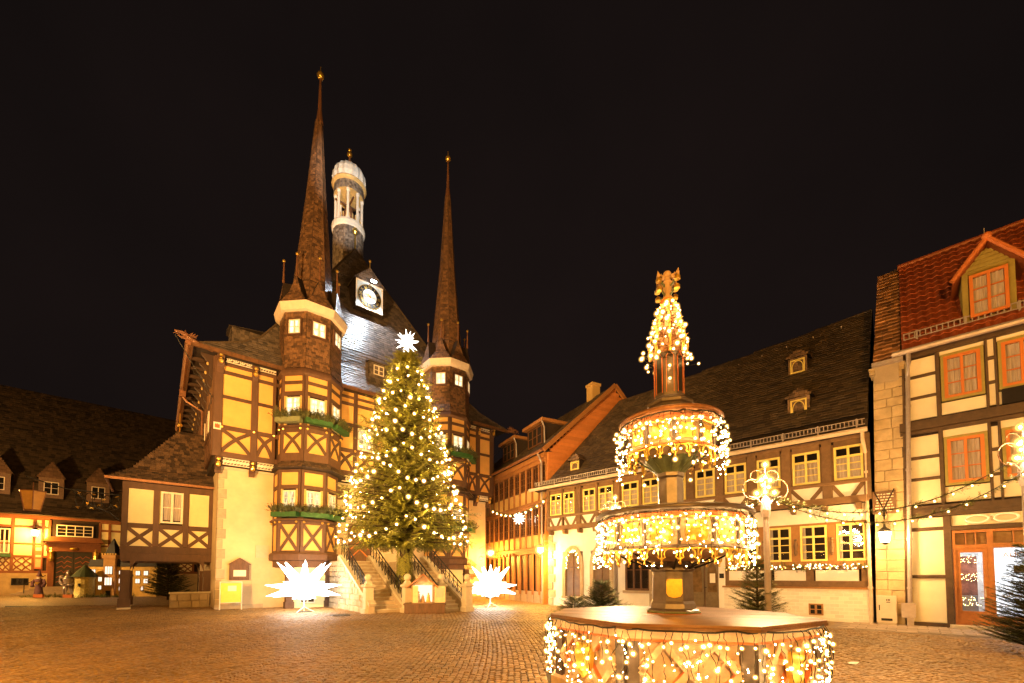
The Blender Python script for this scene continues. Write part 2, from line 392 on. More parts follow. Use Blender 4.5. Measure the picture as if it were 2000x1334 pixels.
# ------------------------------------------------------------------ ground
def ground_material():
    m = bpy.data.materials.new('cobbled_ground'); m.use_nodes = True; t = m.node_tree; n = t.nodes; L = t.links; b = n['Principled BSDF']
    tc = n.new('ShaderNodeTexCoord'); vo = n.new('ShaderNodeTexVoronoi'); vo.inputs['Scale'].default_value = 7.5
    vd = n.new('ShaderNodeTexVoronoi'); vd.feature = 'DISTANCE_TO_EDGE'; vd.inputs['Scale'].default_value = 7.5
    for v in (vo, vd): L.new(tc.outputs['Object'], v.inputs['Vector']); v.inputs['Randomness'].default_value = .55
    nz = n.new('ShaderNodeTexNoise'); nz.inputs['Scale'].default_value = .35; nz.inputs['Detail'].default_value = 6; L.new(tc.outputs['Object'], nz.inputs['Vector'])
    r = n.new('ShaderNodeValToRGB'); r.color_ramp.elements[0].color = (.14, .092, .042, 1); r.color_ramp.elements[1].color = (.34, .22, .10, 1)
    sp = n.new('ShaderNodeSeparateColor'); L.new(vo.outputs['Color'], sp.inputs[0])
    mx = n.new('ShaderNodeMath'); mx.operation = 'MULTIPLY_ADD'; mx.inputs[1].default_value = .5; L.new(sp.outputs[0], mx.inputs[0])
    h2 = n.new('ShaderNodeMath'); h2.operation = 'MULTIPLY'; h2.inputs[1].default_value = .55; L.new(nz.outputs['Fac'], h2.inputs[0]); L.new(h2.outputs[0], mx.inputs[2]); L.new(mx.outputs[0], r.inputs['Fac'])
    jr = n.new('ShaderNodeValToRGB'); jr.color_ramp.elements[0].position = .02; jr.color_ramp.elements[0].color = (.3, .28, .25, 1); jr.color_ramp.elements[1].position = .09
    L.new(vd.outputs['Distance'], jr.inputs['Fac'])
    mc = n.new('ShaderNodeMix'); mc.data_type = 'RGBA'; mc.blend_type = 'MULTIPLY'; mc.inputs[0].default_value = 1
    L.new(r.outputs['Color'], mc.inputs[6]); L.new(jr.outputs['Color'], mc.inputs[7]); L.new(mc.outputs[2], b.inputs['Base Color'])
    sm = n.new('ShaderNodeMath'); sm.operation = 'MINIMUM'; sm.inputs[1].default_value = .22; L.new(vd.outputs['Distance'], sm.inputs[0])
    bm = n.new('ShaderNodeBump'); bm.inputs['Strength'].default_value = .9; bm.inputs['Distance'].default_value = .09; L.new(sm.outputs[0], bm.inputs['Height']); L.new(bm.outputs['Normal'], b.inputs['Normal'])
    b.inputs['Roughness'].default_value = .55; return m
M_GROUND = ground_material()
M_COB = mat('cobblestone', (.34, .205, .085), .48, .2, 20, isl=.55, col2=(.17, .103, .045), bump=.4, bscale=70)
M_COB1 = mat('cobblestone_single', (.34, .205, .085), .48, .2, 20, rnd=.55, col2=(.17, .103, .045), bump=.4, bscale=70)
def broad(m, s=.3, lo=.62, hi=1.25):
    t = m.node_tree; b = t.nodes['Principled BSDF']; l = b.inputs['Base Color'].links[0]; src = l.from_socket
    g = t.nodes.new('ShaderNodeNewGeometry'); z = t.nodes.new('ShaderNodeTexNoise'); z.inputs['Scale'].default_value = s; z.inputs['Detail'].default_value = 5; z.inputs['Roughness'].default_value = .6
    r = t.nodes.new('ShaderNodeMapRange'); r.inputs['From Min'].default_value = .3; r.inputs['From Max'].default_value = .7; r.inputs['To Min'].default_value = lo; r.inputs['To Max'].default_value = hi
    x = t.nodes.new('ShaderNodeMix'); x.data_type = 'RGBA'; x.blend_type = 'MULTIPLY'; x.inputs[0].default_value = 1
    t.links.new(g.outputs['Position'], z.inputs['Vector']); t.links.new(z.outputs['Fac'], r.inputs['Value']); t.links.new(src, x.inputs[6]); t.links.new(r.outputs['Result'], x.inputs[7]); t.links.new(x.outputs[2], b.inputs['Base Color'])
for m_ in (M_COB, M_COB1): broad(m_)
for m_ in (M_PANU, M_WALL, M_PANP, M_PANR, M_PANW): broad(m_, .8, .86, 1.06)
M_JOINT = mat('joint_sand', (.055, .042, .03), .95, .3, 15, bump=.5)
square = MB().quad((-160, -60, 0), (160, -60, 0), (160, 220, 0), (-160, 220, 0)).build('square', M_GROUND); square['kind'] = 'structure'; square['label'] = 'wide cobbled market square lit orange by street lamps'
FX, FY = 2.48, 6.6
def cobbles():
    W_ = 1.45; sp = .102; stones = []
    for col in range(-14, 15):
        for k in range(-8, 125):
            nst = int(W_ / sp)
            for i in range(nst):
                x = -W_ / 2 + (i + .5) * W_ / nst; y = 3.2 + k * sp + (.30 * (1 - (2 * x / W_) ** 2)) + (sp * .5 if col % 2 else 0)
                X = col * W_ + x + .35 * math.sin(y * .23); Y = y
                if Y < 5.2 or Y > 15.6 or abs(X) > 1.28 * Y + .6: continue
                if math.hypot(X - FX, Y - FY) < 1.95: continue
                if X > 8.3 + (15 - Y) * .9: continue
                a = math.atan(-.30 * 8 * x / W_ ** 2 * .5) + U(-.08, .08)
                stones.append((X + U(-.012, .012), Y + U(-.012, .012), a, sp * U(.82, .95) / 2, sp * U(.82, .94) / 2, U(.016, .034)))
    def near(s):
        u = 1000 + 831 * s[0] / s[1]
        vis = s[1] > 6.45 and -5 < u < 2005 and not (1040 < u < 1640 and s[1] < 9.5)
        return s[1] + (0 if vis else 100)
    stones.sort(key=near)
    def stone(mb, s, rel=False):
        X, Y, a, hx, hy, h = s; c, d = math.cos(a), math.sin(a)
        ox, oy = (0, 0) if rel else (X, Y); vs = []
        for f, z in ((1, .0), (.93, h * .7), (.62, h)):
            for sx, sy in ((-1, -1), (1, -1), (1, 1), (-1, 1)):
                x, y = sx * hx * f, sy * hy * f; vs.append((ox + x * c - y * d, oy + x * d + y * c, z + .006 + (U(-.003, .003) if z else 0)))
        fs = [(8, 9, 10, 11)]
        for q in (0, 4):
            for i in range(4): fs.append((q + i, q + (i + 1) % 4, q + 4 + (i + 1) % 4, q + 4 + i))
        mb.add(vs, fs)
    protos = []
    for i in range(14):
        mb = MB(); stone(mb, (0, 0, 0, sp * U(.41, .475), sp * U(.41, .47), U(.018, .034)), True); protos.append(mb.mesh('cobble', M_COB1))
    for s in stones[:300]: mobj('cobble', rng.choice(protos), square, (s[0], s[1], 0), rot=(0, 0, s[2]))
    mb = MB()
    for s in stones[300:]: stone(mb, s)
    for r_ in range(-60, 112):                  # straight courses of larger setts in front of the buildings
        for c in range(-130, 190):
            lx = (c + (.5 if r_ % 2 else 0)) * .165; ly = -8 + r_ * .15
            X = -14.514 + lx * .7694 - ly * .6388; Y = 20.884 + lx * .6388 + ly * .7694
            if Y < 15.45 or Y > 24 or abs(X) > 1.25 * Y + 1 or (ly > -.3 and 0 < lx < 16.4) or (X > 8.3 - (Y - 15) * .75): continue
            stone(mb, (X + U(-.01, .01), Y + U(-.01, .01), .693 + U(-.05, .05), .073 * U(.92, 1.05), .066 * U(.92, 1.05), U(.014, .028)))
    mb.build('cobbles', M_COB, square, kind='stuff')
    MB().face([(-4.4, 3.3, .004), (4.9, 3.3, .004), (12, 8, .004), (8.3, 15.6, .004), (2, 23.6, .004), (-28, 23.6, .004)]).build('joint_bed', M_JOINT, square)
cobbles()
dc = thing('drain_cover', 'dark iron drain cover set in the paving by the stairs', 'drain cover', (-7.05, 17.6, .02), 30)
MB().lathe([(.42, 0), (.42, .022), (.36, .026)], 20).build('ring', mat('cast_iron', (.05, .04, .032), .5, .2), dc)
for k in range(7): MB().box(-.32, .32, -.30 + k * .095, -.25 + k * .095, .0, .03).build('bar', mat('cast_iron', (.05, .04, .032)), dc)
ps_ = thing('paper_scrap', 'crumpled white paper scrap lying on the cobbles right of the fountain', 'litter', (6.15, 7.75, .035), 20)
q = MB(); q.add([(U(-.02, .02) + x * .09, U(-.02, .02) + y * .06, U(0, .045)) for y in range(-1, 2) for x in range(-1, 2)], [(0, 1, 4, 3), (1, 2, 5, 4), (3, 4, 7, 6), (4, 5, 8, 7)]); q.build('sheet', mat('paper', (.8, .78, .74), .8, .05), ps_)

# ------------------------------------------------------------------ town hall
hall = thing('town_hall', 'tall half-timbered town hall with two pointed slate spires and a lit clock', 'town hall', (-14.514, 20.884, 0), 39.7)
bx('wall', M_WALL, hall, 0, 16.3, 0, 13, 0, 7.12)
bx('upper_wall', M_UNDER, hall, -.28, 16.62, -.33, 13, 7.12, 12.9)
F = Pl(0, -.40)                               # plane of the jettied upper storeys
ZL = (7.5, 7.76); ZS = (8.84, 9.07)
def posts(xs, w, z0=7.5, z1=12.66, root=hall, pl=F):
    for x in xs: rail(root, pl, x - w / 2, x + w / 2, z0, z1, y=-.085)
def rails(x0, x1, zs, root=hall, pl=F):
    for a, b in zs: rail(root, pl, x0, x1, a, b)
RZ = [ZL, ZS, (10.4, 10.58), (11.62, 11.8), (12.05, 12.2)]
def lattice(root, pl, x0, x1, z0, z1, m=None, y=-.10, n=None, tilt=0.):
    """carved white panel: rings and crossed bars on a dark board"""
    b = MB(); b.box(x0, x1, y, y + .02, z0, z0 + .04, pl).box(x0, x1, y, y + .02, z1 - .04, z1, pl)
    k = n or max(2, int((x1 - x0) / (z1 - z0) * 1.15)); w = (x1 - x0) / k
    for i in range(k):
        cx = x0 + w * (i + .5); cz = (z0 + z1) / 2; r = min(w, z1 - z0) * .40
        b.strip([(cx + r * math.cos(a * .5236), cz + r * math.sin(a * .5236)) for a in range(13)], .045, y, y + .02, pl)
        b.strip([(cx - w / 2, z0), (cx - r * .5, cz - r * .6)], .035, y, y + .018, pl); b.strip([(cx + w / 2, z1), (cx + r * .5, cz + r * .6)], .035, y, y + .018, pl)
        b.strip([(cx - r * .8, cz), (cx + r * .8, cz)], .04, y + .002, y + .018, pl); b.strip([(cx, cz - r * .8), (cx, cz + r * .8)], .04, y + .004, y + .018, pl)
    o = b.build('carved_frieze', m or M_WHITE, root)
    MB().box(x0, x1, y + .025, y + .06, z0, z1, pl).build('backing', M_TIM, o); return o
def corbel(root, pl, x, z1, h=.75, w=.26, d=.42, gold=True):
    b = MB(); prof = [(0, z1), (-d, z1), (-d, z1 - .16), (-d * .72, z1 - .22), (-d * .78, z1 - .42), (-d * .35, z1 - .62), (-d * .3, z1 - h), (0, z1 - h)]
    n = len(prof)
    b.add([pl.pt(x - w / 2, y, z) for y, z in prof] + [pl.pt(x + w / 2, y, z) for y, z in prof],
          [tuple(range(n)), tuple(range(2 * n - 1, n - 1, -1))] + [(i, i + n, (i + 1) % n + n, (i + 1) % n) for i in range(n)])
    o = b.build('corbel', M_TIM, root)
    if gold:
        f = MB(); c = pl.pt(x, -d - .01, z1 - .12); f.ball(c, .085, 8, 6); c = pl.pt(x, -d * .8, z1 - .36); f.ball(c, .11, 8, 6, 1.3); f.ball(pl.pt(x, -d * .8 - .06, z1 - .27), .055, 8, 6)
        f.build('carved_figure', M_GOLD, o)
    return o
def rosette(root, pl, x, z, y=-.10, r=.065):
    c = pl.pt(x, y, z); return MB().ball(c, r, 8, 6).build('gilded_rosette', M_GOLD, root)

# left bay
for x0, x1 in ((0, 1.22), (1.52, 2.2)):
    xcell(hall, F, x0, x1, 7.76, 8.84, .17, curve=.10)
    for a, b in ((9.07, 10.4), (10.58, 11.62), (11.8, 12.05)): panel(hall, F, x0, x1, a, b)
rails(-.3, 2.55, RZ); posts([-.17], .36); posts([1.37], .3); posts([2.27], .16)
lattice(hall, F, .1, 1.22, 12.22, 12.64, n=4); lattice(hall, F, 1.56, 2.3, 12.22, 12.6, n=6)
lattice(hall, F, .1, 1.22, 7.13, 7.48, y=.02, n=8); lattice(hall, F, 1.56, 2.3, 7.13, 7.48, y=.02, n=5)
corbel(hall, Pl(0, -.05), 1.37, 7.48); corbel(hall, Pl(0, -.05), -.08, 7.48); corbel(hall, F, -.12, 12.5, .9, .3, .4); corbel(hall, F, 1.37, 12.3, .7, .22, .3)
for x in (.02, 1.37, 2.27): rosette(hall, F, x, 8.96)
sh = MB().prism([(-.33, 8.78), (-.03, 8.78), (-.03, 9.12), (-.33, 9.12)], -.14, -.08, F).build('shield', M_WHITE, hall)
MB().prism([(-.28, 8.84), (-.08, 8.84), (-.08, 8.98), (-.11, 9.06), (-.14, 9.0), (-.18, 9.07), (-.22, 9.0), (-.25, 9.06), (-.28, 8.98)], -.15, -.13, F).build('emblem', mat('emblem_red', (.5, .12, .04), .6), sh)
# middle bay
MX = [5.42, 6.5, 7.75, 9.0, 10.2, 11.3]
for i in range(5):
    x0, x1 = MX[i] + .11, MX[i + 1] - .11
    xcell(hall, F, x0, x1, 7.76, 8.84, .17, curve=.10)
    for a, b in ((10.58, 11.62), (11.8, 12.05), (12.2, 12.6)): panel(hall, F, x0, x1, a, b)
    if i in (1, 3):
        window(hall, F, x0 + .05, x1 - .05, 9.1, 10.38, -.06, 2, 4, .09, .03, M_WHITE, lit=M_LITW)
    else: panel(hall, F, x0, x1, 9.07, 10.4)
    lattice(hall, F, x0, x1, 7.13, 7.48, y=.02)
posts(MX, .22); rails(5.3, 11.5, RZ)
for x in MX: rosette(hall, F, x, 8.96)
# right bay
for x0, x1 in ((14.55, 15.12), (15.48, 16.36)):
    xcell(hall, F, x0, x1, 7.76, 8.84, .15, curve=.09)
    for a, b in ((9.07, 10.4), (10.58, 11.62), (11.8, 12.05)): panel(hall, F, x0, x1, a, b)
rails(14.4, 16.7, RZ); posts([14.5], .16); posts([15.3], .34); posts([16.54], .36)
lattice(hall, F, 14.6, 15.1, 12.22, 12.62, n=2); lattice(hall, F, 15.5, 16.32, 12.22, 12.62, n=4); lattice(hall, F, 15.5, 16.3, 7.13, 7.48, y=.02, n=6)
corbel(hall, Pl(0, -.05), 15.3, 7.48); corbel(hall, Pl(0, -.05), 16.4, 7.48); corbel(hall, F, 15.3, 12.3, .7, .22, .3); corbel(hall, F, 16.52, 12.5, .9, .3, .4)
rosette(hall, F, 15.3, 8.96); rosette(hall, F, 16.4, 8.96)
# left side facade (seen at a grazing angle), plane x = -.35
FL = Pl(-.33, 13, -90)
for k in range(11):
    y = 13.25 - k * 1.2; rail(hall, FL, y - .1, y + .1, 7.5, 12.6, y=-.07)
    if k < 10:
        for a, b in ((9.07, 10.4), (10.58, 12.1)): panel(hall, FL, y - 1.1, y - .1, a, b)
        xcell(hall, FL, y - 1.1, y - .1, 7.76, 8.84, .15)
    # eaves bracket: a carved strut from the wall out to the eaves
    b = MB(); pr = [(0, 12.55), (-.6, 12.55), (-.56, 12.38), (-.26, 12.05), (-.22, 11.5), (-.12, 11.3), (0, 11.2)]
    n = len(pr); b.add([FL.pt(y - .1, a, z) for a, z in pr] + [FL.pt(y + .1, a, z) for a, z in pr], [tuple(range(n)), tuple(range(2 * n - 1, n - 1, -1))] + [(i, i + n, (i + 1) % n + n, (i + 1) % n) for i in range(n)])
    o = b.build('eaves_bracket', mat('eaves_wood', (.055, .028, .017), .7), hall)
    MB().ball(FL.pt(y, -.28, 12.0), .06, 7, 5, 1.5).build('carving', mat('ochre_paint', (.62, .42, .16), .6), o)
for a, b in RZ[:4]: rail(hall, FL, 0, 13.4, a, b, y=-.06)
for k in range(5): window(hall, FL, 11.35 - k * 2.4 - .95, 11.35 - k * 2.4 - .2, 9.2, 10.35, -.06, 2, 3, .07, .03, lit=M_LITW)
# quoins at the lower left corner
for k in range(14):
    z = k * .5; d = .34 if k % 2 else .22
    MB().cbox(-.035, d, -.03, .3, z + .01, z + .485, .02).build('quoin', M_STONE, hall)
MB().box(-.06, 16.36, -.06, .4, 6.98, 7.1).build('string_course', M_STONEP, hall)
for k, (x0, x1) in enumerate(((.0, 2.0), (14.8, 16.3))): MB().box(x0 - .04, x1 + .04, -.05, .3, 0, .22).build('plinth', M_STONE, hall)

# roof
E0 = [(-1.25, -1.15, 12.42), (17.55, -1.15, 12.42), (17.55, 14, 12.42), (-1.25, 14, 12.42)]
E1 = [(.7, -.3, 13.5), (15.6, -.3, 13.5), (15.6, 14, 13.5), (.7, 14, 13.5)]
E1b = [(1.65, .1, 14.3), (14.65, .1, 14.3), (14.65, 14, 14.3), (1.65, 14, 14.3)]
E2 = [(2.45, .5, 15.5), (13.85, .5, 15.5), (13.85, 14, 15.5), (2.45, 14, 15.5)]
PK = (8.15, 5.0, 25.45); PB = (8.15, 14, 25.45)
rb = MB()
for A, B in ((E0, E1), (E1, E1b), (E1b, E2)):
    rb.quad(A[0], A[1], B[1], B[0]); rb.quad(A[3], A[0], B[0], B[3]); rb.quad(A[1], A[2], B[2], B[1])
rb.face([E2[0], E2[1], PK]); rb.face([E2[3], E2[0], PK, PB]); rb.face([E2[1], E2[2], PB, PK]); rb.face(E0); rb.face([E0[3], E0[2], E1[2], E1b[2], E2[2], PB, E2[3], E1b[3], E1[3]])
roof = rb.build('roof', M_UNDER, hall)
sm = MB()
for A, B in ((E0, E1), (E1, E1b), (E1b, E2)):
    slates(sm, [A[0], A[1], B[1], B[0]], (0, -1, 1)); slates(sm, [A[3], A[0], B[0], B[3]], (-1, 0, 1)); slates(sm, [A[1], A[2], B[2], B[1]], (1, 0, 1))
slates(sm, [E2[0], E2[1], PK], (0, -1, .3)); slates(sm, [E2[3], E2[0], PK, PB], (-1, 0, .5), .3, .24); slates(sm, [E2[1], E2[2], PB, PK], (1, 0, .5), .3, .24)
sm.build('slates', M_SLATEH, roof, kind='stuff')
rt = MB()
for p in (E2[0], E2[1]): rt.tube([p, PK], .07, 6)
rt.tube([E0[0], E1[0], E1b[0], E2[0]], .06, 6); rt.tube([E0[1], E1[1], E1b[1], E2[1]], .06, 6)
rt.build('hip_capping', M_SLATED, roof)
# eaves boards and gutter
for q in ((-1.3, 2.55, -1.22, -1.12), (14.4, 17.6, -1.22, -1.12), (-1.34, -1.22, -1.12, 14), (5.4, 11.3, -1.22, -1.12)): bx('eaves_board', M_WOODP, roof, *q, 12.28, 12.46)
g = MB(); g.tube([(-1.42, -1.2, 12.36), (-1.42, 14, 12.36)], .12, 8); g.build('gutter', M_COPP, roof)
d = MB(); d.tube([(-1.42, 4.6, 12.3), (-1.42, 4.6, 11.75), (-1.2, 4.6, 11.5), (-.5, 4.6, 11.1), (-.45, 4.6, 7.6)], .06, 8); d.box(-1.56, -1.28, 4.46, 4.74, 11.7, 12.05); d.build('downpipe', M_COPP, hall)
for k in range(11): MB().box(-1.2, -.3, .3 + k * 1.2, .44 + k * 1.2, 12.24, 12.40).build('rafter', mat('eaves_wood', (.055, .028, .017)), roof)
def dragon(x, y, z, sx, ang):
    """wooden beast's head at the end of the eaves beam"""
    T = Matrix.Translation((x, y, z)) @ Matrix.Rotation(rad(ang), 4, 'Z'); b = MB(); V = lambda *p: T @ Vector(p)
    b.tube([V(-.9, 0, .0), V(-.3, 0, .02), V(.05, 0, .06), V(.25, 0, .1)], [.08, .09, .12, .13], 8)
    b.tube([V(.2, 0, .16), V(.42, 0, .2), V(.62, 0, .15), V(.7, 0, .17)], [.11, .085, .055, .02], 7); b.tube([V(.2, 0, .04), V(.4, 0, -.02), V(.56, 0, .0)], [.09, .055, .015], 7)
    for k in range(3):
        for s_ in (-1, 1): b.cone(V(.12 - .1 * k, s_ * .08, .17), T.to_3x3() @ Vector((-.4, .45 * s_, .8)), .22, .06, 4)
    b.cone(V(.3, 0, .24), T.to_3x3() @ Vector((-.3, 0, 1)), .16, .05, 4); b.ball(V(.3, -.08, .2), .03, 6, 4); b.tube([V(.5, 0, .05), V(.68, 0, .06), V(.74, 0, .0)], [.025, .02, .008], 5)
    return b.build('gargoyle', M_COPP, hall)
dragon(-1.3, -1.2, 12.45, 1, 205); dragon(17.7, -1.2, 12.4, 1, -10)
ir = MB(); ir.tube([(-1.9, -1.4, 12.45), (-.4, -.45, 10.3)], .02, 5); ir.tube([(18.4, -1.3, 12.4), (16.7, -.5, 10.6)], .02, 5)
for cx, cz, s in ((-1.05, 11.25, 1), (17.35, 11.25, 1), (17.65, 11.6, -1)):
    ir.tube([(cx + .14 * math.cos(a * .6) * s, -.75, cz + .14 * math.sin(a * .6)) for a in range(9)], .018, 5)
ir.build('iron_stay', M_IRON, hall)

# oriel towers with spires
def face_pl(cx, cy, ap, th): return Pl(cx + ap * math.cos(rad(th)), cy + ap * math.sin(rad(th)), th + 90)
FACES = (-180, -135, -90, -45, 0)
M_PLANT = mat('box_plants', (.13, .115, .035), .7, .3, 8, isl=.6, col2=(.03, .045, .012))
def flower_box(root, pl, x0, x1, z, m, n=170):
    o = MB().box(x0, x1, -.52, -.20, z, z + .24, pl).build('flower_box', m, root)
    b = MB()
    for i in range(n):
        p = Vector(pl.pt(U(x0 - .04, x1 + .04), U(-.56, -.2), z + U(.16, .42))); d = Vector((U(-.6, .6), U(-.6, .6), U(.0, 1))).normalized()
        out = Vector(pl.pt(0, -1, 0)) - Vector(pl.pt(0, 0, 0)); d = (d + out * U(0, .7)).normalized()
        spray(b, p, d, Vector((U(-.5, .5), U(-.5, .5), 1)).normalized(), U(.2, .42), 6, .045)
    b.build('plants', M_PLANT, o); return o
M_BOX2 = mat('pale_green_box', (.22, .24, .13), .5, .15, 8)
def oriel(cx, cy, R, sc_tip, lo_dx=0., tipz=30.2, tipdx=0., boxes=True):
    ap = R * math.cos(rad(22.5)); hw = R * math.sin(rad(22.5)); a8 = rad(22.5)
    tw = hall
    # ---- upper storey
    MB().lathe([(R - .08, 7.4), (R - .08, 12.1)], 8, (cx, cy), a8).build('oriel_core', M_UNDER, tw)
    for th in FACES:
        p = face_pl(cx, cy, ap, th); x0, x1 = -hw + .12, hw - .12
        for xx in (-hw + .065, hw - .065): rail(tw, p, xx - .065, xx + .065, 7.55, 12.1, y=-.06)
        if abs(th + 90) < 91 and th not in (-180, 0):
            xcell(tw, p, x0, x1, 7.97, 9.05, .15, curve=.09)
            window(tw, p, x0 + .12, x1 - .12, 9.5, 10.86, -.075, 2, 5, .05, .03, M_WHITE, lit=M_LIT)
            for xx in (-1, 1): rail(tw, p, min(xx * x1, xx * (x1 - .115)), max(xx * x1, xx * (x1 - .115)), 9.4, 10.95, y=-.05, m=mat('ochre_paint', (.62, .42, .16), .6))
        else:
            panel(tw, p, x0, x1, 7.97, 9.05); panel(tw, p, x0, x1, 9.3, 10.95)
        panel(tw, p, x0, x1, 11.17, 11.55); panel(tw, p, x0, x1, 11.72, 12.05)
        for a, b in ((7.55, 7.97), (9.05, 9.3), (10.95, 11.17), (11.55, 11.72)): rail(tw, p, x0, x1, a, b, y=-.065)
        for xx in (-hw + .14, hw - .14): rosette(tw, p, xx, 9.2, -.11)
    MB().lathe([(R + .03, 12.0), (R + .16, 12.12), (R + .14, 12.25), (R + .05, 12.4), (R - .2, 12.42)], 8, (cx, cy), a8).build('cornice', M_TIM, tw)
    MB().lathe([(R + .05, 9.25), (R + .16, 9.3), (R + .14, 9.38), (R, 9.42)], 8, (cx, cy), a8).build('sill_moulding', M_TIM, tw)
    if boxes:
        for th, mm in ((-135, M_BOX2), (-90, M_BOX), (-45, M_BOX)): flower_box(tw, face_pl(cx, cy, ap, th), -hw - .06, hw + .06, 9.44, mm)
    # ---- skirt roof between the storeys
    sk = MB().lathe([(R + .02, 7.56), (R + .34, 7.18), (R + .3, 7.1), (R - .1, 7.1)], 8, (cx, cy), a8).build('skirt_roof', M_UNDER, tw)
    s = MB()
    for th in FACES:
        c, d = math.cos, math.sin
        q = [(cx + rr * c(rad(th + e)), cy + rr * d(rad(th + e)), z) for rr, e, z in ((R + .35, -22.5, 7.17), (R + .35, 22.5, 7.17), (R + .02, 22.5, 7.57), (R + .02, -22.5, 7.57))]
        slates(s, q, (c(rad(th)), d(rad(th)), .7), .18, .13, .02)
    s.build('slates', M_SLATE, sk, kind='stuff')
    # ---- lower storey
    x_ = cx + lo_dx
    MB().lathe([(R - .12, 2.3), (R - .12, 7.12)], 8, (x_, cy), a8).build('oriel_core', M_UNDER, tw)
    hw2 = hw - .02; ap2 = ap - .03
    for th in FACES:
        p = face_pl(x_, cy, ap2, th); x0, x1 = -hw2 + .12, hw2 - .12
        for xx in (-hw2 + .065, hw2 - .065): rail(tw, p, xx - .065, xx + .065, 2.8, 7.1, y=-.06)
        if th in (-135, -90, -45):
            xcell(tw, p, x0, x1, 2.95, 4.28, .15)
            window(tw, p, x0 + .12, x1 - .12, 5.0, 6.02, -.075, 2, 3, .075, .03, M_WHITE, lit=M_LITW)
            for xx in (-1, 1): rail(tw, p, min(xx * x1, xx * (x1 - .11)), max(xx * x1, xx * (x1 - .11)), 4.95, 6.1, y=-.05, m=mat('ochre_paint', (.62, .42, .16)))
        else: panel(tw, p, x0, x1, 2.95, 4.28); panel(tw, p, x0, x1, 4.5, 6.1)
        panel(tw, p, x0, x1, 6.3, 6.95)
        for a, b in ((2.8, 2.95), (4.28, 4.5), (6.1, 6.3), (6.95, 7.1)): rail(tw, p, x0, x1, a, b, y=-.065)
        for xx in (-hw2 + .14, hw2 - .14): rosette(tw, p, xx, 4.4, -.11)
    MB().lathe([(R + .02, 4.42), (R + .2, 4.47), (R + .18, 4.55), (R, 4.6)], 8, (x_, cy), a8).build('sill_moulding', M_TIM, tw)
    if boxes:
        for th in (-135, -90, -45): flower_box(tw, face_pl(x_, cy, ap2, th), -hw - .06, hw + .06, 4.62, M_BOX)
    MB().lathe([(R - .2, 2.1), (R - .02, 2.12), (R - .02, 2.42), (R + .18, 2.46), (R + .2, 2.74), (R + .12, 2.84), (R + .02, 2.86)], 8, (x_, cy), a8).build('base_moulding', M_TIM, tw)
    for sx in (-1, 1):
        b = MB(); px = x_ + sx * .95; b.box(px - .17, px + .17, cy - 1.2, cy - .86, 0, 2.12); b.box(px - .21, px + .21, cy - 1.24, cy - .82, 0, .35); b.box(px - .21, px + .21, cy - 1.24, cy - .82, 1.7, 1.85); b.build('post', M_TIM, tw)
    MB().box(x_ - .8, x_ + .8, cy - 1.0, cy + .5, 0, 2.12).build('infill_wall', M_PANP, tw)
    window(tw, Pl(x_, cy - 1.0), -.45, .3, .25, .95, -.06, 2, 1, .06, .03, panes=False, depth=.055)
    # ---- slate-hung shaft
    sh = MB().lathe([(R - .0, 12.4), (R - .04, 12.9), (R - .04, 15.6)], 8, (cx, cy), a8).build('shaft', M_UNDER, tw)
    s = MB()
    for th in (-225,) + FACES + (45, 90):
        c, d = math.cos, math.sin; nn = (c(rad(th)), d(rad(th)), .05)
        for z0, z1, r0, r1 in ((12.4, 12.9, R + .1, R - .02), (12.9, 15.55, R - .02, R - .02)):
            q = [(cx + rr * c(rad(th + e)), cy + rr * d(rad(th + e)), z) for rr, e, z in ((r0, -22.5, z0), (r0, 22.5, z0), (r1, 22.5, z1), (r1, -22.5, z1))]
            slates(s, q, nn, .17, .12, .02)
    s.build('slates', M_SHING, sh, kind='stuff')
    for th in (-135, -90, -45):
        p = face_pl(cx, cy, ap, th)
        window(sh, p, -.31, .31, 14.2, 14.95, -.1, 2, 2, .05, .03, M_WHITE, lit=M_LIT)
        MB().box(-.39, -.31, -.1, .02, 14.12, 15.03, p).box(.31, .39, -.1, .02, 14.12, 15.03, p).box(-.31, .31, -.1, .02, 14.95, 15.03, p).box(-.31, .31, -.12, .02, 14.12, 14.2, p).build('surround', M_TIM, sh)
    Rb = R + .27
    MB().lathe([(R - .05, 15.42), (Rb - .07, 15.44), (Rb + .03, 15.84), (R, 15.87)], 8, (cx, cy), a8).build('white_band', M_BAND, tw)
    # ---- spire
    prof = [(Rb - .02, 15.86), (1.26, 16.1), (1.07, 16.7), (1.0, 17.5), (.91, 18.5), (.51, 23.0), (.18, tipz - 2.7)]
    sp = MB(); n8 = 8; vs = []; fs = []
    def ctr(z): k = max(0, (z - 15.86) / (tipz - 15.86)); return cx + tipdx * k, cy
    for r, z in prof:
        x, y = ctr(z)
        for k in range(8): vs.append((x + r * math.cos(a8 + k * math.pi / 4), y + r * math.sin(a8 + k * math.pi / 4), z))
    for i in range(len(prof) - 1):
        for k in range(8): fs.append((i * 8 + k, i * 8 + (k + 1) % 8, i * 8 + 8 + (k + 1) % 8, i * 8 + 8 + k))
    sp.add(vs, fs); so = sp.build('spire', M_UNDER, tw)
    s = MB()
    for f in fs:
        q = [vs[i] for i in f]; c = [sum(p[k] for p in q) / 4 for k in range(3)]
        slates(s, q, (c[0] - cx, c[1] - cy, .2), .17, .125, .02)
    s.build('shingles', M_SHING, so, kind='stuff')
    e = MB()
    for k in range(8): e.tube([vs[i * 8 + k] for i in range(1, len(prof))], .025, 5)
    e.build('edge_strips', M_SHING, so)
    x, y = ctr(tipz)
    MB().lathe([(.2, tipz - 2.75), (.1, tipz - 1.9), (.105, tipz - 1.85), (.06, tipz - .2), (.05, tipz)], 8, (x, y)).build('tip', M_COPP, so)
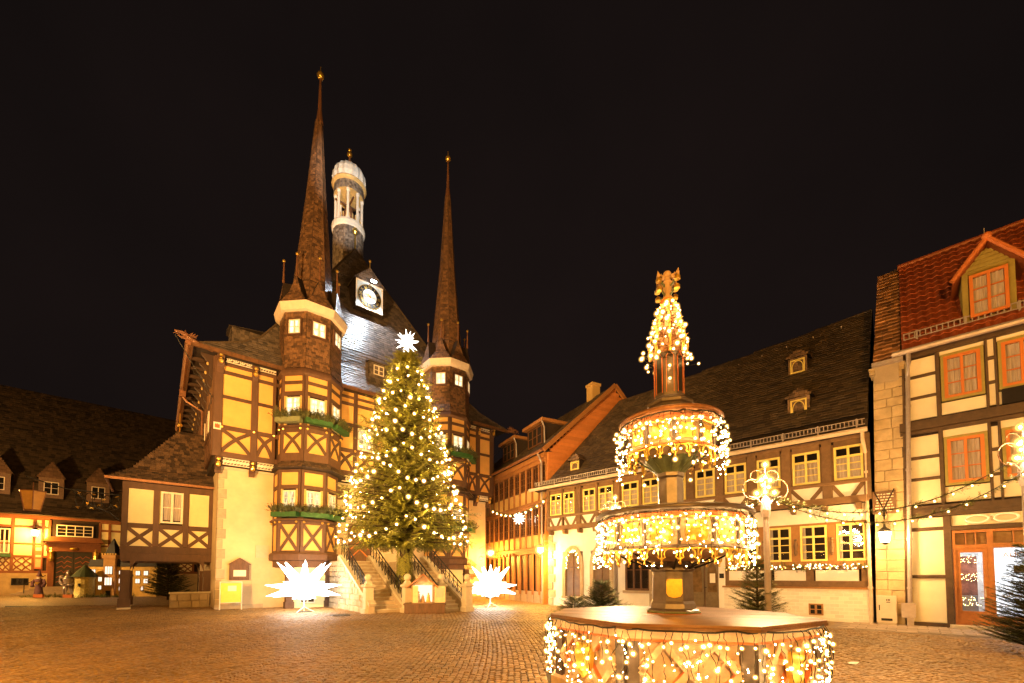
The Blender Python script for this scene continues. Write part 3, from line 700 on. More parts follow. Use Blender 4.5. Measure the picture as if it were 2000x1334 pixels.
    o = MB().ball((x, y, tipz + .12), .2, 10, 8).build('ball', M_GOLD, so, smooth=True)
    MB().tube([(x, y, tipz + .2), (x, y, tipz + .65)], .025, 6).build('rod', M_GOLD, so)
    for th in (-180, -135, -90, -45, 0):
        c, d = math.cos(rad(th)), math.sin(rad(th)); L = lambda ap_, sd, z: (cx + ap_ * c - sd * d, cy + ap_ * d + sd * c, z)
        A, B, T, K = L(ap + .26, -.66, 15.87), L(ap + .26, .66, 15.87), L(ap - .02, 0, 17.35), L(.3, 0, 17.6)
        A1, B1 = L(ap + .10, -.34, 16.4), L(ap + .10, .34, 16.4)
        A2, B2 = L(.6, -.42, 16.3), L(.6, .42, 16.3)
        gb = MB(); gb.face([A, B, B1, T, A1]); gb.face([A, A1, T, K, A2]); gb.face([B, B1, T, K, B2]); go = gb.build('gablet', M_UNDER, so)
        s = MB(); slates(s, [A, B, B1, A1], (c, d, .2), .16, .12, .02); slates(s, [A1, B1, T], (c, d, .2), .16, .12, .02); s.build('shingles', M_SHING, go, kind='stuff')
        MB().tube([T, (T[0], T[1], T[2] + .3), (T[0], T[1], T[2] + 1.15)], [.07, .05, .035], 6).build('pole', M_COPP, go)
        MB().ball((T[0], T[1], T[2] + 1.2), .085, 8, 6).build('ball', M_GOLD, go)
oriel(3.98, -.5, 1.58, 1, lo_dx=-.1, tipz=30.2, tipdx=.2)
oriel(12.75, -.3, 1.58, 1, lo_dx=0, tipz=31.0)
# clock dormer
CX, CY, CZ = 8.02, 1.75, 20.05; hs = .92
cd = MB().box(CX - hs, CX + hs, CY, CY + 2.2, CZ - hs, CZ + hs).prism([(CX - hs - .1, CZ + hs), (CX + hs + .1, CZ + hs), (CX, CZ + hs + 1.0)], CY - .12, CY + 3.2).build('clock_dormer', M_UNDER, hall)
s = MB()
for sg in (-1, 1): slates(s, [(CX + sg * (hs + .12), CY - .16, CZ + hs - .02), (CX + sg * (hs + .12), CY + 3.0, CZ + hs - .02), (CX, CY + 3.0, CZ + hs + 1.02), (CX, CY - .16, CZ + hs + 1.02)], (sg, 0, 1), .22, .17)
slates(s, [(CX - hs - .1, CY - .125, CZ + hs), (CX + hs + .1, CY - .125, CZ + hs), (CX, CY - .125, CZ + hs + 1.0)], (0, -1, 0), .2, .16)
for sg in (-1, 1): slates(s, [(CX + sg * (hs + .005), CY, CZ - hs), (CX + sg * (hs + .005), CY + 2, CZ - hs), (CX + sg * (hs + .005), CY + 2, CZ + hs), (CX + sg * (hs + .005), CY, CZ + hs)], (sg, 0, 0), .2, .16)
s.build('slates', M_SLATEH, cd, kind='stuff')
MB().tube([(CX, CY - .1, CZ + hs + .95), (CX, CY - .1, CZ + hs + 1.45)], .03, 6).ball((CX, CY - .1, CZ + hs + 1.5), .09, 8, 6).build('finial', M_GOLD, cd)
clk = tag(MB().box(CX - .86, CX + .86, CY - .1, CY - .01, CZ - .86, CZ + .86).build('tower_clock', mat('pale_blue_paint', (.52, .66, .78), .5, .08, 6)), 'square pale blue tower clock with gilded numerals on the roof dormer', 'clock')
clk.parent = None; clk.matrix_world = Matrix.Translation((-14.514, 20.884, 0)) @ Matrix.Rotation(rad(39.7), 4, 'Z')
pc = Pl(CX, CY - .1)
b = MB(); b.box(-.9, .9, -.04, .0, -.9 + CZ, -.83 + CZ, pc).box(-.9, .9, -.04, .0, .83 + CZ, .9 + CZ, pc).box(-.9, -.83, -.04, .0, -.83 + CZ, .83 + CZ, pc).box(.83, .9, -.04, .0, -.83 + CZ, .83 + CZ, pc); b.build('frame', M_WHITE, clk)
def disc(r, y, n=40): return [(r * math.cos(2 * math.pi * k / n), CZ + r * math.sin(2 * math.pi * k / n)) for k in range(n)]
MB().prism(disc(.78, 0), -.035, -.005, pc).build('gold_ring', M_GOLD, clk); MB().prism(disc(.745, 0), -.045, -.01, pc).build('numeral_ring', mat('clock_black', (.015, .013, .012), .5), clk)
MB().prism(disc(.46, 0), -.055, -.01, pc).build('dial', mat('dial_white', (.75, .80, .85), .5, .04), clk)
for i, s_ in enumerate(NUM):
    a = rad(90 - 30 * i); me = TEXT[s_]; me.materials.clear(); me.materials.append(M_GOLD)
    o = mobj('numeral', me, clk, (CX + .60 * math.cos(a), CY - .155, CZ + .60 * math.sin(a)), rot=(Matrix.Rotation(rad(30 * i), 3, 'Y') @ Matrix.Rotation(rad(90), 3, 'X')).to_euler())
for name, ang, l, w in (('hour_hand', 300, .38, .06), ('minute_hand', 325, .62, .04)):
    a = rad(90 - ang); MB().strip([(-.1 * math.cos(a), CZ - .1 * math.sin(a)), (l * math.cos(a), CZ + l * math.sin(a))], w, -.085 if l > .5 else -.075, -.06, pc).build(name, M_GOLD, clk)
cl = thing('clock_lamp', 'bright white lamp mounted above the clock face', 'lamp', hall.matrix_basis @ Vector((CX, CY - .8, CZ + .66)), 39.7)
MB().box(-.16, .16, -.06, .06, -.03, .05).build('lamp_head', emis('led_white', (.85, .93, 1), 40), cl)
MB().tube([(0, 0, .06), (0, .4, .2), (0, .85, .15)], .02, 6).build('arm', M_IRON, cl)
lamp('clock_light', 'SPOT', (0, 0, -.1), 1050, (.82, .91, 1.0), cl, .06, (.1, -.9, -5), 112, .8)
# small window dormer low on the roof, and a slate dormer on the left slope
def dormer(root, x, y, z, w, h, rd, m=M_SLATEH, rot=0., win=True):
    p = Pl(x, y, rot); o = MB().box(-w / 2, w / 2, 0, 2.2, z, z + h, p).build('dormer', M_UNDER, root)
    q = p.pt; s = MB(); slates(s, [q(-w / 2 - .1, -.15, z + h - .02), q(w / 2 + .1, -.15, z + h - .02), q(w / 2 + .1, 2.4, z + h + rd), q(-w / 2 - .1, 2.4, z + h + rd)], (0, 0, 1), .2, .16)
    for sg in (-1, 1): slates(s, [q(sg * (w / 2 + .004), 0, z), q(sg * (w / 2 + .004), 2, z), q(sg * (w / 2 + .004), 2, z + h), q(sg * (w / 2 + .004), 0, z + h)], (sg * p.c, sg * p.s, 0), .2, .16)
    slates(s, [q(-w / 2, -.004, z), q(w / 2, -.004, z), q(w / 2, -.004, z + h), q(-w / 2, -.004, z + h)], (p.s, -p.c, 0), .2, .16)
    s.build('slates', m, o, kind='stuff')
    MB().quad(q(-w / 2 - .08, -.13, z + h - .03), q(w / 2 + .08, -.13, z + h - .03), q(w / 2 + .08, 2.4, z + h + rd - .02), q(-w / 2 - .08, 2.4, z + h + rd - .02)).build('dormer_roof', M_UNDER, o)
    if win: window(o, p, -w * .27, w * .27, z + .2, z + h - .15, -.06, 2, 2, .05, .03, M_WHITE, lit=M_DARK)
    return o
dormer(hall, 8.0, -.1, 13.9, 1.2, .95, .6)
dormer(hall, .55, 2.7, 13.2, 1.2, 2.2, .3, rot=-90, win=False)
# bell turret on the ridge
TX, TY = 8.1, 6.3
tu = MB().lathe([(1.04, 22.5), (1.04, 27.6)], 20, (TX, TY)).build('bell_turret', M_UNDER, hall)
s = MB()
for k in range(20):
    a0, a1 = 2 * math.pi * k / 20, 2 * math.pi * (k + 1) / 20
    q = [(TX + 1.06 * math.cos(a0), TY + 1.06 * math.sin(a0), 22.5), (TX + 1.06 * math.cos(a1), TY + 1.06 * math.sin(a1), 22.5), (TX + 1.06 * math.cos(a1), TY + 1.06 * math.sin(a1), 27.4), (TX + 1.06 * math.cos(a0), TY + 1.06 * math.sin(a0), 27.4)]
    slates(s, q, (math.cos(a0 + .15), math.sin(a0 + .15), 0), .19, .16, .02)
    for z0, z1 in ((30.1, 30.75),):
        q = [(p[0], p[1], z0 if i < 2 else z1) for i, p in enumerate(q)]; slates(s, q, (math.cos(a0 + .15), math.sin(a0 + .15), 0), .19, .16, .02)
s.build('slates', mat('turret_slate', (.33, .27, .22), .5, .2, 9, isl=.75, col2=(.09, .07, .06), bump=.2), tu, kind='stuff')
MB().lathe([(1.04, 27.25), (1.16, 27.35), (1.2, 27.6), (1.16, 27.75), (.95, 27.8)], 24, (TX, TY)).build('white_ring', M_WHITE, tu)
for k in range(8):
    a = rad(22.5 + 45 * k); MB().lathe([(.14, 27.78), (.14, 28.0), (.1, 28.05), (.1, 29.9), (.14, 29.95), (.14, 30.12)], 8, (TX + .92 * math.cos(a), TY + .92 * math.sin(a))).build('column', M_WHITE, tu)
MB().lathe([(1.04, 30.08), (1.04, 30.76), (1.14, 30.8), (1.24, 30.92), (1.2, 31.02), (1.04, 31.04)], 24, (TX, TY)).build('cornice', M_GOLD if False else mat('ochre_paint', (.62, .42, .16), .6), tu)
dm = MB(); n = 16; vs = []; prof = [(1.16, 31.02), (1.22, 31.4), (1.15, 31.85), (.95, 32.22), (.65, 32.5), (.32, 32.66), (.12, 32.75)]
for r, z in prof:
    for k in range(n * 2):
        a = math.pi * k / n; rr = r * (1.0 if k % 2 else .93); vs.append((TX + rr * math.cos(a), TY + rr * math.sin(a), z))
dm.add(vs, [(i * 32 + k, i * 32 + (k + 1) % 32, i * 32 + 32 + (k + 1) % 32, i * 32 + 32 + k) for i in range(6) for k in range(32)])
dm.build('dome', mat('pale_metal', (.80, .77, .72), .45, .12, 5), tu)
MB().lathe([(.14, 32.7), (.09, 32.9), (.06, 33.5)], 8, (TX, TY)).build('finial', M_COPP, tu); MB().ball((TX, TY, 33.6), .2, 10, 8).ball((TX, TY, 33.95), .13, 8, 6).build('ball', M_GOLD, tu, smooth=True)
MB().lathe([(.5, 28.55), (.42, 28.75), (.3, 29.1), (.26, 29.35), (.1, 29.45)], 14, (TX, TY)).build('bell', M_COPP, tu, smooth=True)
b = MB()
for k in range(24):
    a = 2 * math.pi * k / 24; b.box(TX + .85 * math.cos(a) - .03, TX + .85 * math.cos(a) + .03, TY + .85 * math.sin(a) - .03, TY + .85 * math.sin(a) + .03, 27.78, 28.4)
b.build('parapet_bars', mat('ochre_paint', (.62, .42, .16)), tu)
MB().tube([(TX - 1.0, TY, 29.55), (TX + 1.0, TY, 29.55)], .06, 6).tube([(TX, TY - 1, 29.55), (TX, TY + 1, 29.55)], .06, 6).build('bell_frame', M_WOODP, tu)
MB().tube([(8.15, 4.95, 25.4), (8.15, 4.95, 26.6)], .05, 6).ball((8.15, 4.95, 26.75), .2, 8, 6, 1.3).build('ridge_finial', M_GOLD, roof)
# carved soffit board, doors and notices on the ground floor
def door(root, pl, x0, x1, z0, z1, m, name='door', y=-.05):
    o = MB().box(x0 - .12, x0, y - .03, y + .15, z0, z1 + .12, pl).box(x1, x1 + .12, y - .03, y + .15, z0, z1 + .12, pl).box(x0, x1, y - .03, y + .15, z1, z1 + .12, pl).build(name, M_STONE if False else M_WOODP, root)
    MB().box(x0, x1, y + .04, y + .1, z0, z1, pl).build('leaf', m, o); return o
do = door(hall, Pl(0, 0), 6.45, 7.6, 2.42, 4.6, M_WOODP)
for k in range(9):
    z = 2.5 + k * .25; MB().strip([(6.5, z), (7.02, z + .5)], .06, -.05, 0, Pl(0, 0)).strip([(7.55, z), (7.03, z + .5)], .06, -.05, 0, Pl(0, 0)).build('batten', M_ORA if k % 2 else M_WOODP, do)
for k in range(2): bx('inscription_board', M_WOODP, hall, 5.55 + k * 1.7, 6.35 + k * 1.7, -.04, 0, 6.1, 6.85)
MB().box(2.85 - 1.2, 3.2 - 1.2 + .25, -.05, 0, 2.6, 3.25).build('wall_plaque', M_STONEP, hall)
# ------------------------------------------------------------------ annex on posts, left of the hall
def hw_(x, y, z=0.): return hall.matrix_basis @ Vector((x, y, z))
ann = thing('gatehouse_annex', 'small half-timbered annex on brown posts over an open passage', 'annex', hw_(-3.6, 2.78), 39.7)
bx('upper_room', M_UNDER, ann, .06, 3.3, .06, 3.2, 2.45, 6.35)
for x0, x1, y0 in ((-.02, .34, -.02), (3.28, 3.6, -.02), (-.02, .34, 2.9), (3.28, 3.6, 2.9)):
    b = MB(); b.box(x0, x1, y0, y0 + .34, .12, 1.95); b.box(x0 - .05, x1 + .05, y0 - .05, y0 + .39, .1, .55); b.box(x0 - .03, x1 + .03, y0 - .03, y0 + .37, 1.62, 1.74); b.build('post', M_TIM, ann)
    MB().box(x0 - .07, x1 + .07, y0 - .07, y0 + .41, 0, .11).build('stone_foot', M_STONEP, ann)
for y in (0, 2.9):
    pts = [(.0, 1.95), (.34, 1.95), (.42, 2.2), (.62, 2.4), (3.0, 2.4), (3.18, 2.2), (3.28, 1.95), (3.6, 1.95), (3.6, 2.75), (.0, 2.75)]
    MB().face([]) if False else None
    b = MB(); b.box(-.03, 3.6, y - .03, y + .32, 2.4, 2.78)
    for sx, a in ((1, .33), (-1, 3.29)):
        b.prism([(a, 1.95), (a, 2.41), (a + sx * .36, 2.41), (a + sx * .2, 2.34), (a + sx * .08, 2.18)], y, y + .28)
    b.build('arch_beam', M_TIM, ann)
MB().box(.0, 3.6, .3, 2.9, 2.36, 2.42).build('soffit', M_WOODP, ann)
MB().box(-.06, 3.6, -.09, .1, 2.78, 2.92).box(-.03, 3.6, -.06, .1, 2.92, 3.14).build('beam', M_TIM, ann)
A = Pl(0, 0)
cells = ((.17, 1.12), (1.38, 2.35), (2.55, 3.5))
for x0, x1 in cells: xcell(ann, A, x0, x1, 3.16, 4.05, .17, pm=M_PANP)
panel(ann, A, .17, 1.12, 4.28, 6.02, m=M_PANP); panel(ann, A, 2.55, 3.5, 4.28, 6.02, m=M_PANP)
for x in (.07, 1.25, 2.45, 3.55): rail(ann, A, x - .12, x + .12, 3.14, 6.2, y=-.075)
rail(ann, A, -.05, 3.6, 4.04, 4.28); rail(ann, A, -.05, 3.6, 6.0, 6.35, y=-.08)
wo_ = window(ann, A, 1.42, 2.32, 4.36, 5.98, -.07, 2, 2, .09, .05, M_WHITE, curtain=[(0, .42, .05, 1), (.58, 1, .05, 1)])
MB().box(1.37, 1.42, -.06, .02, 4.3, 6.02, A).box(2.32, 2.37, -.06, .02, 4.3, 6.02, A).build('casing', M_GRNF, wo_)
AL = Pl(0, 3.25, -90)
for k in range(3):
    xcell(ann, AL, .15 + k * 1.05, 1.0 + k * 1.05, 3.16, 4.05, .16, pm=M_PANP); panel(ann, AL, .15 + k * 1.05, 1.0 + k * 1.05, 4.28, 6.02, m=M_PANP)
    rail(ann, AL, 1.0 + k * 1.05, 1.2 + k * 1.05, 3.14, 6.2, y=-.06)
rail(ann, AL, 0, 3.3, 4.05, 4.28, y=-.055); rail(ann, AL, 0, 3.3, 6.0, 6.35, y=-.055); rail(ann, AL, 0, 3.3, 2.45, 3.14, y=-.055)
e0 = [(-.62, -.55, 6.38), (3.75, -.55, 6.38), (3.75, 3.8, 6.38), (-.62, 3.8, 6.38)]
e1 = [(.25, .35, 7.1), (3.6, .35, 7.1), (3.6, 2.9, 7.1), (.25, 2.9, 7.1)]
r0, r1 = (2.1, 1.65, 9.7), (3.3, 1.65, 9.7)
rb = MB(); rb.quad(e0[0], e0[1], e1[1], e1[0]); rb.quad(e0[3], e0[0], e1[0], e1[3]); rb.quad(e0[2], e0[3], e1[3], e1[2]); rb.face([e1[0], e1[1], r1, r0]); rb.face([e1[3], e1[0], r0]); rb.face([e1[2], e1[3], r0, r1]); rb.face(e0)
ro = rb.build('roof', M_UNDER, ann); s = MB()
slates(s, [e0[0], e0[1], e1[1], e1[0]], (0, -1, 1), .2, .16); slates(s, [e0[3], e0[0], e1[0], e1[3]], (-1, 0, 1), .2, .16); slates(s, [e1[0], e1[1], r1, r0], (0, -1, 1), .2, .16); slates(s, [e1[3], e1[0], r0], (-1, 0, 1), .2, .16)
s.build('slates', M_SLATE, ro, kind='stuff')
MB().box(-.66, 3.7, -.6, -.5, 6.28, 6.4).box(-.68, -.58, -.5, 3.8, 6.28, 6.4).build('gutter', M_COPP, ro)
MB().tube([(2.1, 1.65, 9.6), (2.1, 1.65, 10.7)], .03, 6).ball((2.1, 1.65, 10.05), .13, 8, 6).build('finial', M_GOLD, ro)
# wrought-iron bracket with gilded leaves, and the unlit lantern hanging from it
sg = thing('iron_sign_bracket', 'wrought-iron scroll bracket with gilded leaves on the annex corner', 'bracket', hw_(-3.66, 2.9, 4.6), 39.7)
b = MB(); B_ = lambda x, z: (-x, -.35 * x, z)
b.tube([B_(0, 1.0), B_(1.9, 1.0), B_(3.0, 1.32)], .025, 5); b.tube([B_(0, -.3), B_(.4, .1), B_(.9, .3), B_(1.7, 1.0)], .025, 5)
for k in range(5):
    cx = .22 + k * .3; h = .42
    b.tube([B_(cx + .13 * math.cos(a * .55), .6 + h * .8 * math.sin(a * .55)) for a in range(12)], .018, 5)
    b.tube([B_(cx + .15 + .08 * math.cos(a * .8), .15 + .1 * math.sin(a * .8)) for a in range(8)], .015, 5)
b.build('scrollwork', M_IRON, sg)
for k in range(9):
    x, z = U(.1, 1.5), U(.0, 1.0); c = Vector(B_(x, z)); mb = MB()
    for j in range(4): mb.cone(c, (U(-1, 1), U(-1, .2), U(-1, 1)), .11, .03, 4)
    mb.build('gilded_leaf', M_GOLD, sg)
lt = thing('hanging_lantern', 'large unlit six-sided lantern hanging from the scroll bracket', 'lantern', hw_(-3.66, 2.9, 5.05) + Vector((-2.55, -1.62, 0)), 20)
MB().lathe([(.28, -.42), (.45, .42)], 6, cap=False).lathe([(.27, -.42), (.27, -.44)], 6).build('panes', mat('amber_glass', (.55, .30, .08), .4, .1, 5), lt)
b = MB()
for k in range(6):
    a = k * math.pi / 3; b.tube([(.285 * math.cos(a), .285 * math.sin(a), -.43), (.455 * math.cos(a), .455 * math.sin(a), .43)], .022, 5)
for r_, z in ((.285, -.43), (.455, .43)): b.tube([(r_ * math.cos(k * math.pi / 3), r_ * math.sin(k * math.pi / 3), z) for k in range(7)], .028, 5)
b.tube([(0, 0, .42), (0, 0, .85)], .02, 5); b.tube([(.4, 0, .43), (0, 0, .5), (-.4, 0, .43)], .02, 5); b.build('frame', M_COPP, lt)

# ------------------------------------------------------------------ stone stairs in front of the hall
def stones_wall(root, pl, top, x0, x1, y0=-.06, d=.25, rows=9, rh=.27, seed=3):
    r = random.Random(seed)
    for k in range(rows):
        z = k * rh; x = x0 + r.uniform(-.3, 0)
        while x < x1:
            w = r.uniform(.28, .62); a, c = max(x, x0), min(x + w, x1); x += w; t = min(top(a), top(c))
            if c - a < .08 or z + .06 > t: continue
            MB().cbox(a + .012, c - .012, y0 + r.uniform(-.02, .02), y0 + d, z + .012, min(z + rh - .012, t), .025, pl).build('stone', M_STONE, root)
def flight(name, label, x0, x1, ys, yt, zt, n, group='stone stairs of the town hall'):
    t = thing(name, label, 'stairs', hw_(0, 0), 39.7, group); run = (yt - ys) / n
    for k in range(n):
        MB().box(x0, x1, ys + run * k, ys + run * (k + 1) + .35, max(0, zt * k / n - .2), zt * (k + 1) / n - .045).build('riser', M_STONE, t)
        MB().cbox(x0 - .002, x1 + .002, ys + run * k - .03, ys + run * (k + 1) + .02, zt * (k + 1) / n - .043, zt * (k + 1) / n, .012).build('step', M_STONEP, t)
    for xx in (x0 - .24, x1):
        pl = Pl(xx, 0, 90)   # x runs along +y
        MB().prism([(ys - .15, .0), (ys - .15, .42), (yt, zt + .24), (yt + .3, zt + .24), (yt + .3, 0)], -.24, 0, pl).build('cheek_wall', M_STONE, t)
        MB().strip([(ys - .22, .40), (yt, zt + .26)], .12, -.28, .04, pl).build('coping', M_STONEP, t)
    return t
s1 = flight('stone_stairs', 'stone stair flight left of the christmas tree climbing to the door', 5.05, 6.3, -7.2, -3.3, 2.42, 14)
s2 = flight('stone_stairs', 'stone stair flight right of the christmas tree behind the nativity hut', 7.68, 8.75, -8.5, -4.6, 2.42, 14)
MB().box(4.9, 9.2, -3.2, -.02, 0, 2.42).box(7.5, 9.2, -4.5, -3.2, 0, 2.418).build('landing', M_STONE, s1)
pw = Pl(4.81, 0, -90)
stones_wall(s1, pw, lambda u: min(2.55, max(.15, .42 + (7.2 - u) / 3.9 * 2.2)), 1.9, 7.25, y0=-.05, d=.12)
def railing(name, label, x, ys, yt, zt):
    o = thing(name, label, 'railing', hw_(0, 0), 39.7, 'iron stair railings'); b = MB()
    L = [(x, ys, .45), (x, yt, zt + .32)]; T = [(x, ys, 1.25), (x, yt, zt + 1.15), (x, yt + .35, zt + 1.17), (x, yt + .42, zt + 1.08), (x, yt + .36, zt + 1.02)]
    MB().tube(T, .032, 6).build('handrail', M_IRON, o); MB().tube(L, .02, 6).tube([(x, ys, .68 + .35), (x, yt, zt + .95)], .014, 5).build('rail', M_IRON, o)
    n = 10
    for k in range(n + 1):
        f = k / n; y = ys + (yt - ys) * f; z = .45 + (zt - .13) * f
        MB().tube([(x, y, z), (x, y, z + .8)], .016, 5).build('baluster', M_IRON, o)
        if k < n:
            d = (yt - ys) / n; dz = (zt - .13) / n; q = MB()
            q.tube([(x, y, z + .1), (x, y + d * .3, z + .35 + dz * .3), (x, y + d * .75, z + .45 + dz * .6), (x, y + d, z + .72 + dz)], .012, 5)
            q.tube([(x, y, z + .62), (x, y + d * .35, z + .42 + dz * .3), (x, y + d * .7, z + .3 + dz * .6), (x, y + d, z + .06 + dz)], .012, 5)
            q.build('scroll', M_IRON, o)
railing('stair_railing', 'black iron railing on the outer left side of the left flight', 4.93, -7.1, -3.3, 2.42)
railing('stair_railing', 'black iron railing between the left flight and the tree trunk', 6.42, -7.1, -3.3, 2.42)
railing('stair_railing', 'black iron railing between the tree trunk and right flight', 7.56, -8.3, -4.6, 2.42)
railing('stair_railing', 'black iron railing on the outer right side of the right flight', 8.87, -8.3, -4.6, 2.42)
for (x, y), lb in (((-6.27, 18.6), 'leftmost of the stone pedestals with a ball finial'), ((-4.69, 19.1), 'stone pedestal with ball left of the nativity hut'), ((-3.30, 19.75), 'stone pedestal with ball half hidden behind the nativity hut'), ((-2.07, 19.7), 'rightmost stone pedestal with ball beside the right star')):
    p = thing('stone_pedestal', lb, 'pedestal', (x, y, 0), 39.7, 'pedestals at the foot of the stairs')
    MB().box(-.24, .24, -.24, .24, 0, .22).build('base', M_STONEP, p); MB().lathe([(.27, .22), (.245, .26), (.245, 1.12)], 4, a0=rad(45)).build('shaft', M_STONEP, p)
    MB().lathe([(.245, 1.12), (.34, 1.18), (.34, 1.24), (.2, 1.3), (.13, 1.42), (.09, 1.46)], 4, a0=rad(45)).build('cap', M_STONEP, p)
    MB().ball((0, 0, 1.58), .165, 14, 10).build('ball', M_STONEP, p, smooth=True)

# ------------------------------------------------------------------ christmas tree
TRX, TRY = -5.15, 20.4
xt = thing('christmas_tree', 'tall lit spruce christmas tree in front of the town hall', 'tree', (TRX, TRY, 0))
MB().tube([(0, 0, 0), (0, 0, 2), (0, 0, 5), (0, 0, 12)], [.3, .27, .2, .03], 9).build('trunk', M_BARK, xt)
cr_ = MB(); wd = MB()
spruce(cr_, wd, (0, 0, 0), 12.55, 2.95, 44, 19, z0=.245, droop=.44, tw=.18, sl=.50, nb=7, wid=.045, power=.70, lift=.34, hang=1.1)
for k in range(260):    # fir twigs bound round the trunk
    a = U(0, 6.28); z = U(.6, 3.4); spray(cr_, Vector((.3 * math.cos(a), .3 * math.sin(a), z)), Vector((.3 * math.cos(a), .3 * math.sin(a), -1)).normalized(), Vector((math.cos(a), math.sin(a), 0)), U(.3, .5), 6, .045)
cr_.build('crown', M_GREENX, xt); wd.build('branches', M_BARK, xt)
def crown_r(z): return 2.95 * max(.02, (1 - z / 12.55)) ** .70 / (1 - .245) ** .70
st = thing('tree_string_lights', 'strings of warm bulbs draped in swags over the christmas tree', 'string lights', (TRX, TRY, 0))
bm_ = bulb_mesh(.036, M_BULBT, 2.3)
cnt = 0
for z0, n, sw, off in ((3.8, 48, .5, 0), (5.05, 46, .5, .5), (6.2, 42, .45, 1.1), (7.2, 36, .4, .2), (8.2, 30, .35, .9), (9.15, 25, .3, .4), (10.05, 20, .25, 1.0), (10.85, 14, .2, .1), (11.5, 10, .15, .6)):
    prev = []
    for k in range(n):
        a = 2 * math.pi * k / n + off; s_ = math.sin(a * (5 if z0 < 8 else 4) + off * 3); z = z0 + sw * (1 - 2 * abs(math.sin(a * 2.5 + off))**.8) + U(-.04, .04); r_ = crown_r(z) * U(.97, 1.07) + .1
        p = (r_ * math.cos(a), r_ * math.sin(a), z); prev.append(p)
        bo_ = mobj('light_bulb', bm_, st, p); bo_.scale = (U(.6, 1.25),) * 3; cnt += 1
    MB().tube(prev + prev[:1], .012, 4, cap=False).build('wire', M_IRON, st)
ts = thing('treetop_star', 'glowing white many-pointed star on top of the tree', 'star', (TRX, TRY, 12.55))
M_STAR = emis('star_white', (1, .90, .74), 7)
def star_mesh(r, L, low=-.2, n=26, w=.2):
    b = MB(); b.ball((0, 0, 0), r, 12, 8)
    for i in range(n):
        z = 1 - 2 * (i + .5) / n
        if z < low: continue
        a = i * 2.39996; q = math.sqrt(1 - z * z); d = Vector((q * math.cos(a), q * math.sin(a), z)); b.cone(d * r * .75, d, L - r * .75, r * w * 2.1, 4)
    return b
b = star_mesh(.17, .6, -1, 24, .2)
MB().tube([(0, 0, -.3), (0, 0, .4)], .02, 5).build('stem', M_IRON, ts)
so_ = b.build('points', M_STAR, ts); so_.location = (0, 0, .55)
lamp('star_light', 'POINT', (0, -.2, .55), 60, (1, .8, .5), ts, .3)
def big_star(x, y, label, sc):
    t = thing('moravian_star', label, 'star', (x, y, 0), 15, 'glowing stars on the square')
    b = MB(); r = .6 * sc; b.ball((0, 0, 0), r, 14, 10, .9); c = Vector((0, 0, 0))
    for el, n, L, off in ((5, 8, 1.6, 0.1), (46, 8, 1.62, .25), (89, 1, 1.3, 0), (-13, 8, 1.58, .1), (-20, 8, .95, .5), (18, 8, .95, .5), (-45, 8, .7, 0)):
        for k in range(n):
            a = 2 * math.pi * k / n + off; e = rad(el); d = Vector((math.cos(a) * math.cos(e), math.sin(a) * math.cos(e), math.sin(e))); b.cone(d * r * .5, d, L * sc - r * .5, .27 * sc, 4)
    o = b.build('points', M_STAR, t); o.location = (0, 0, 1.0 * sc + .1)
    q = MB(); q.tube([(0, 0, 0), (0, 0, .7 * sc)], .03, 6)
    for k in range(3): a = k * 2.1; q.tube([(0, 0, .25), (.45 * math.cos(a), .45 * math.sin(a), .015)], .018, 5)
    q.build('stand', M_WHITE, t); MB().lathe([(.34, .01), (.34, .045), (.1, .06)], 14).build('foot_plate', M_IRON, t)
    lamp('star_light', 'POINT', (0, -.1, 1.0 * sc + .1), 150 * sc, (1, .86, .62), t, .9 * sc)
big_star(-9.45, 19.4, 'glowing white spiky star left of the stairs by the town hall wall', 1.0)
big_star(-1.15, 22.6, 'glowing white spiky star right of the stairs at the street mouth', .95)

# ------------------------------------------------------------------ nativity hut
nv = thing('nativity_hut', 'wooden nativity hut with lit open front on a brown planter base', 'nativity hut', (-3.80, 18.75, 0), 8)
MB().box(-.82, .82, -.4, .45, .0, .06).box(-.86, .86, -.44, .49, .06, .40).box(-.9, .9, -.48, .53, .40, .47).build('planter_base', M_WOODP, nv)
bw = mat('light_wood', (.45, .27, .12), .6, .15, 6)
MB().box(-.58, -.52, -.28, .4, .47, 1.25).box(.30, .36, -.28, .4, .47, 1.25).box(-.52, .30, .34, .4, .47, 1.25).box(-.58, .36, -.28, .4, .47, .5).build('walls', bw, nv)
MB().prism([(-.58, 1.25), (.36, 1.25), (-.11, 1.68)], .3, .4).build('gable_wall', bw, nv)
for sg_ in (-1, 1):
    cx = -.11; b = MB(); b.quad((cx, -.42, 1.74), (cx, .5, 1.74), (cx + sg_ * .66, .5, 1.16), (cx + sg_ * .66, -.42, 1.16)); b.quad((cx, -.42, 1.70), (cx, .5, 1.70), (cx + sg_ * .66, .5, 1.12), (cx + sg_ * .66, -.42, 1.12)); b.quad((cx, -.42, 1.74), (cx, -.42, 1.70), (cx + sg_ * .66, -.42, 1.12), (cx + sg_ * .66, -.42, 1.16))
    b.build('roof_slope', mat('roof_board', (.50, .20, .06), .6, .2, 6), nv)
d_ = MB().box(.40, .86, -.3, -.25, .49, 1.2).build('open_door', mat('cream_wood', (.72, .56, .32), .6, .1), nv)
MB().box(.47, .79, -.315, -.3, .72, 1.14).build('door_panel', M_STONEP, d_)
MB().box(-.52, -.30, -.3, -.26, .49, 1.22).build('side_panel', mat('cream_wood', (.72, .56, .32)), nv)
MB().quad((-.5, .33, .5), (.28, .33, .5), (.28, .33, 1.24), (-.5, .33, 1.24)).build('lit_backdrop', emis('hut_glow', (1, .82, .5), 1.0), nv)
lamp('hut_light', 'POINT', (-.11, .0, 1.15), 7, (1, .82, .5), nv, .05)
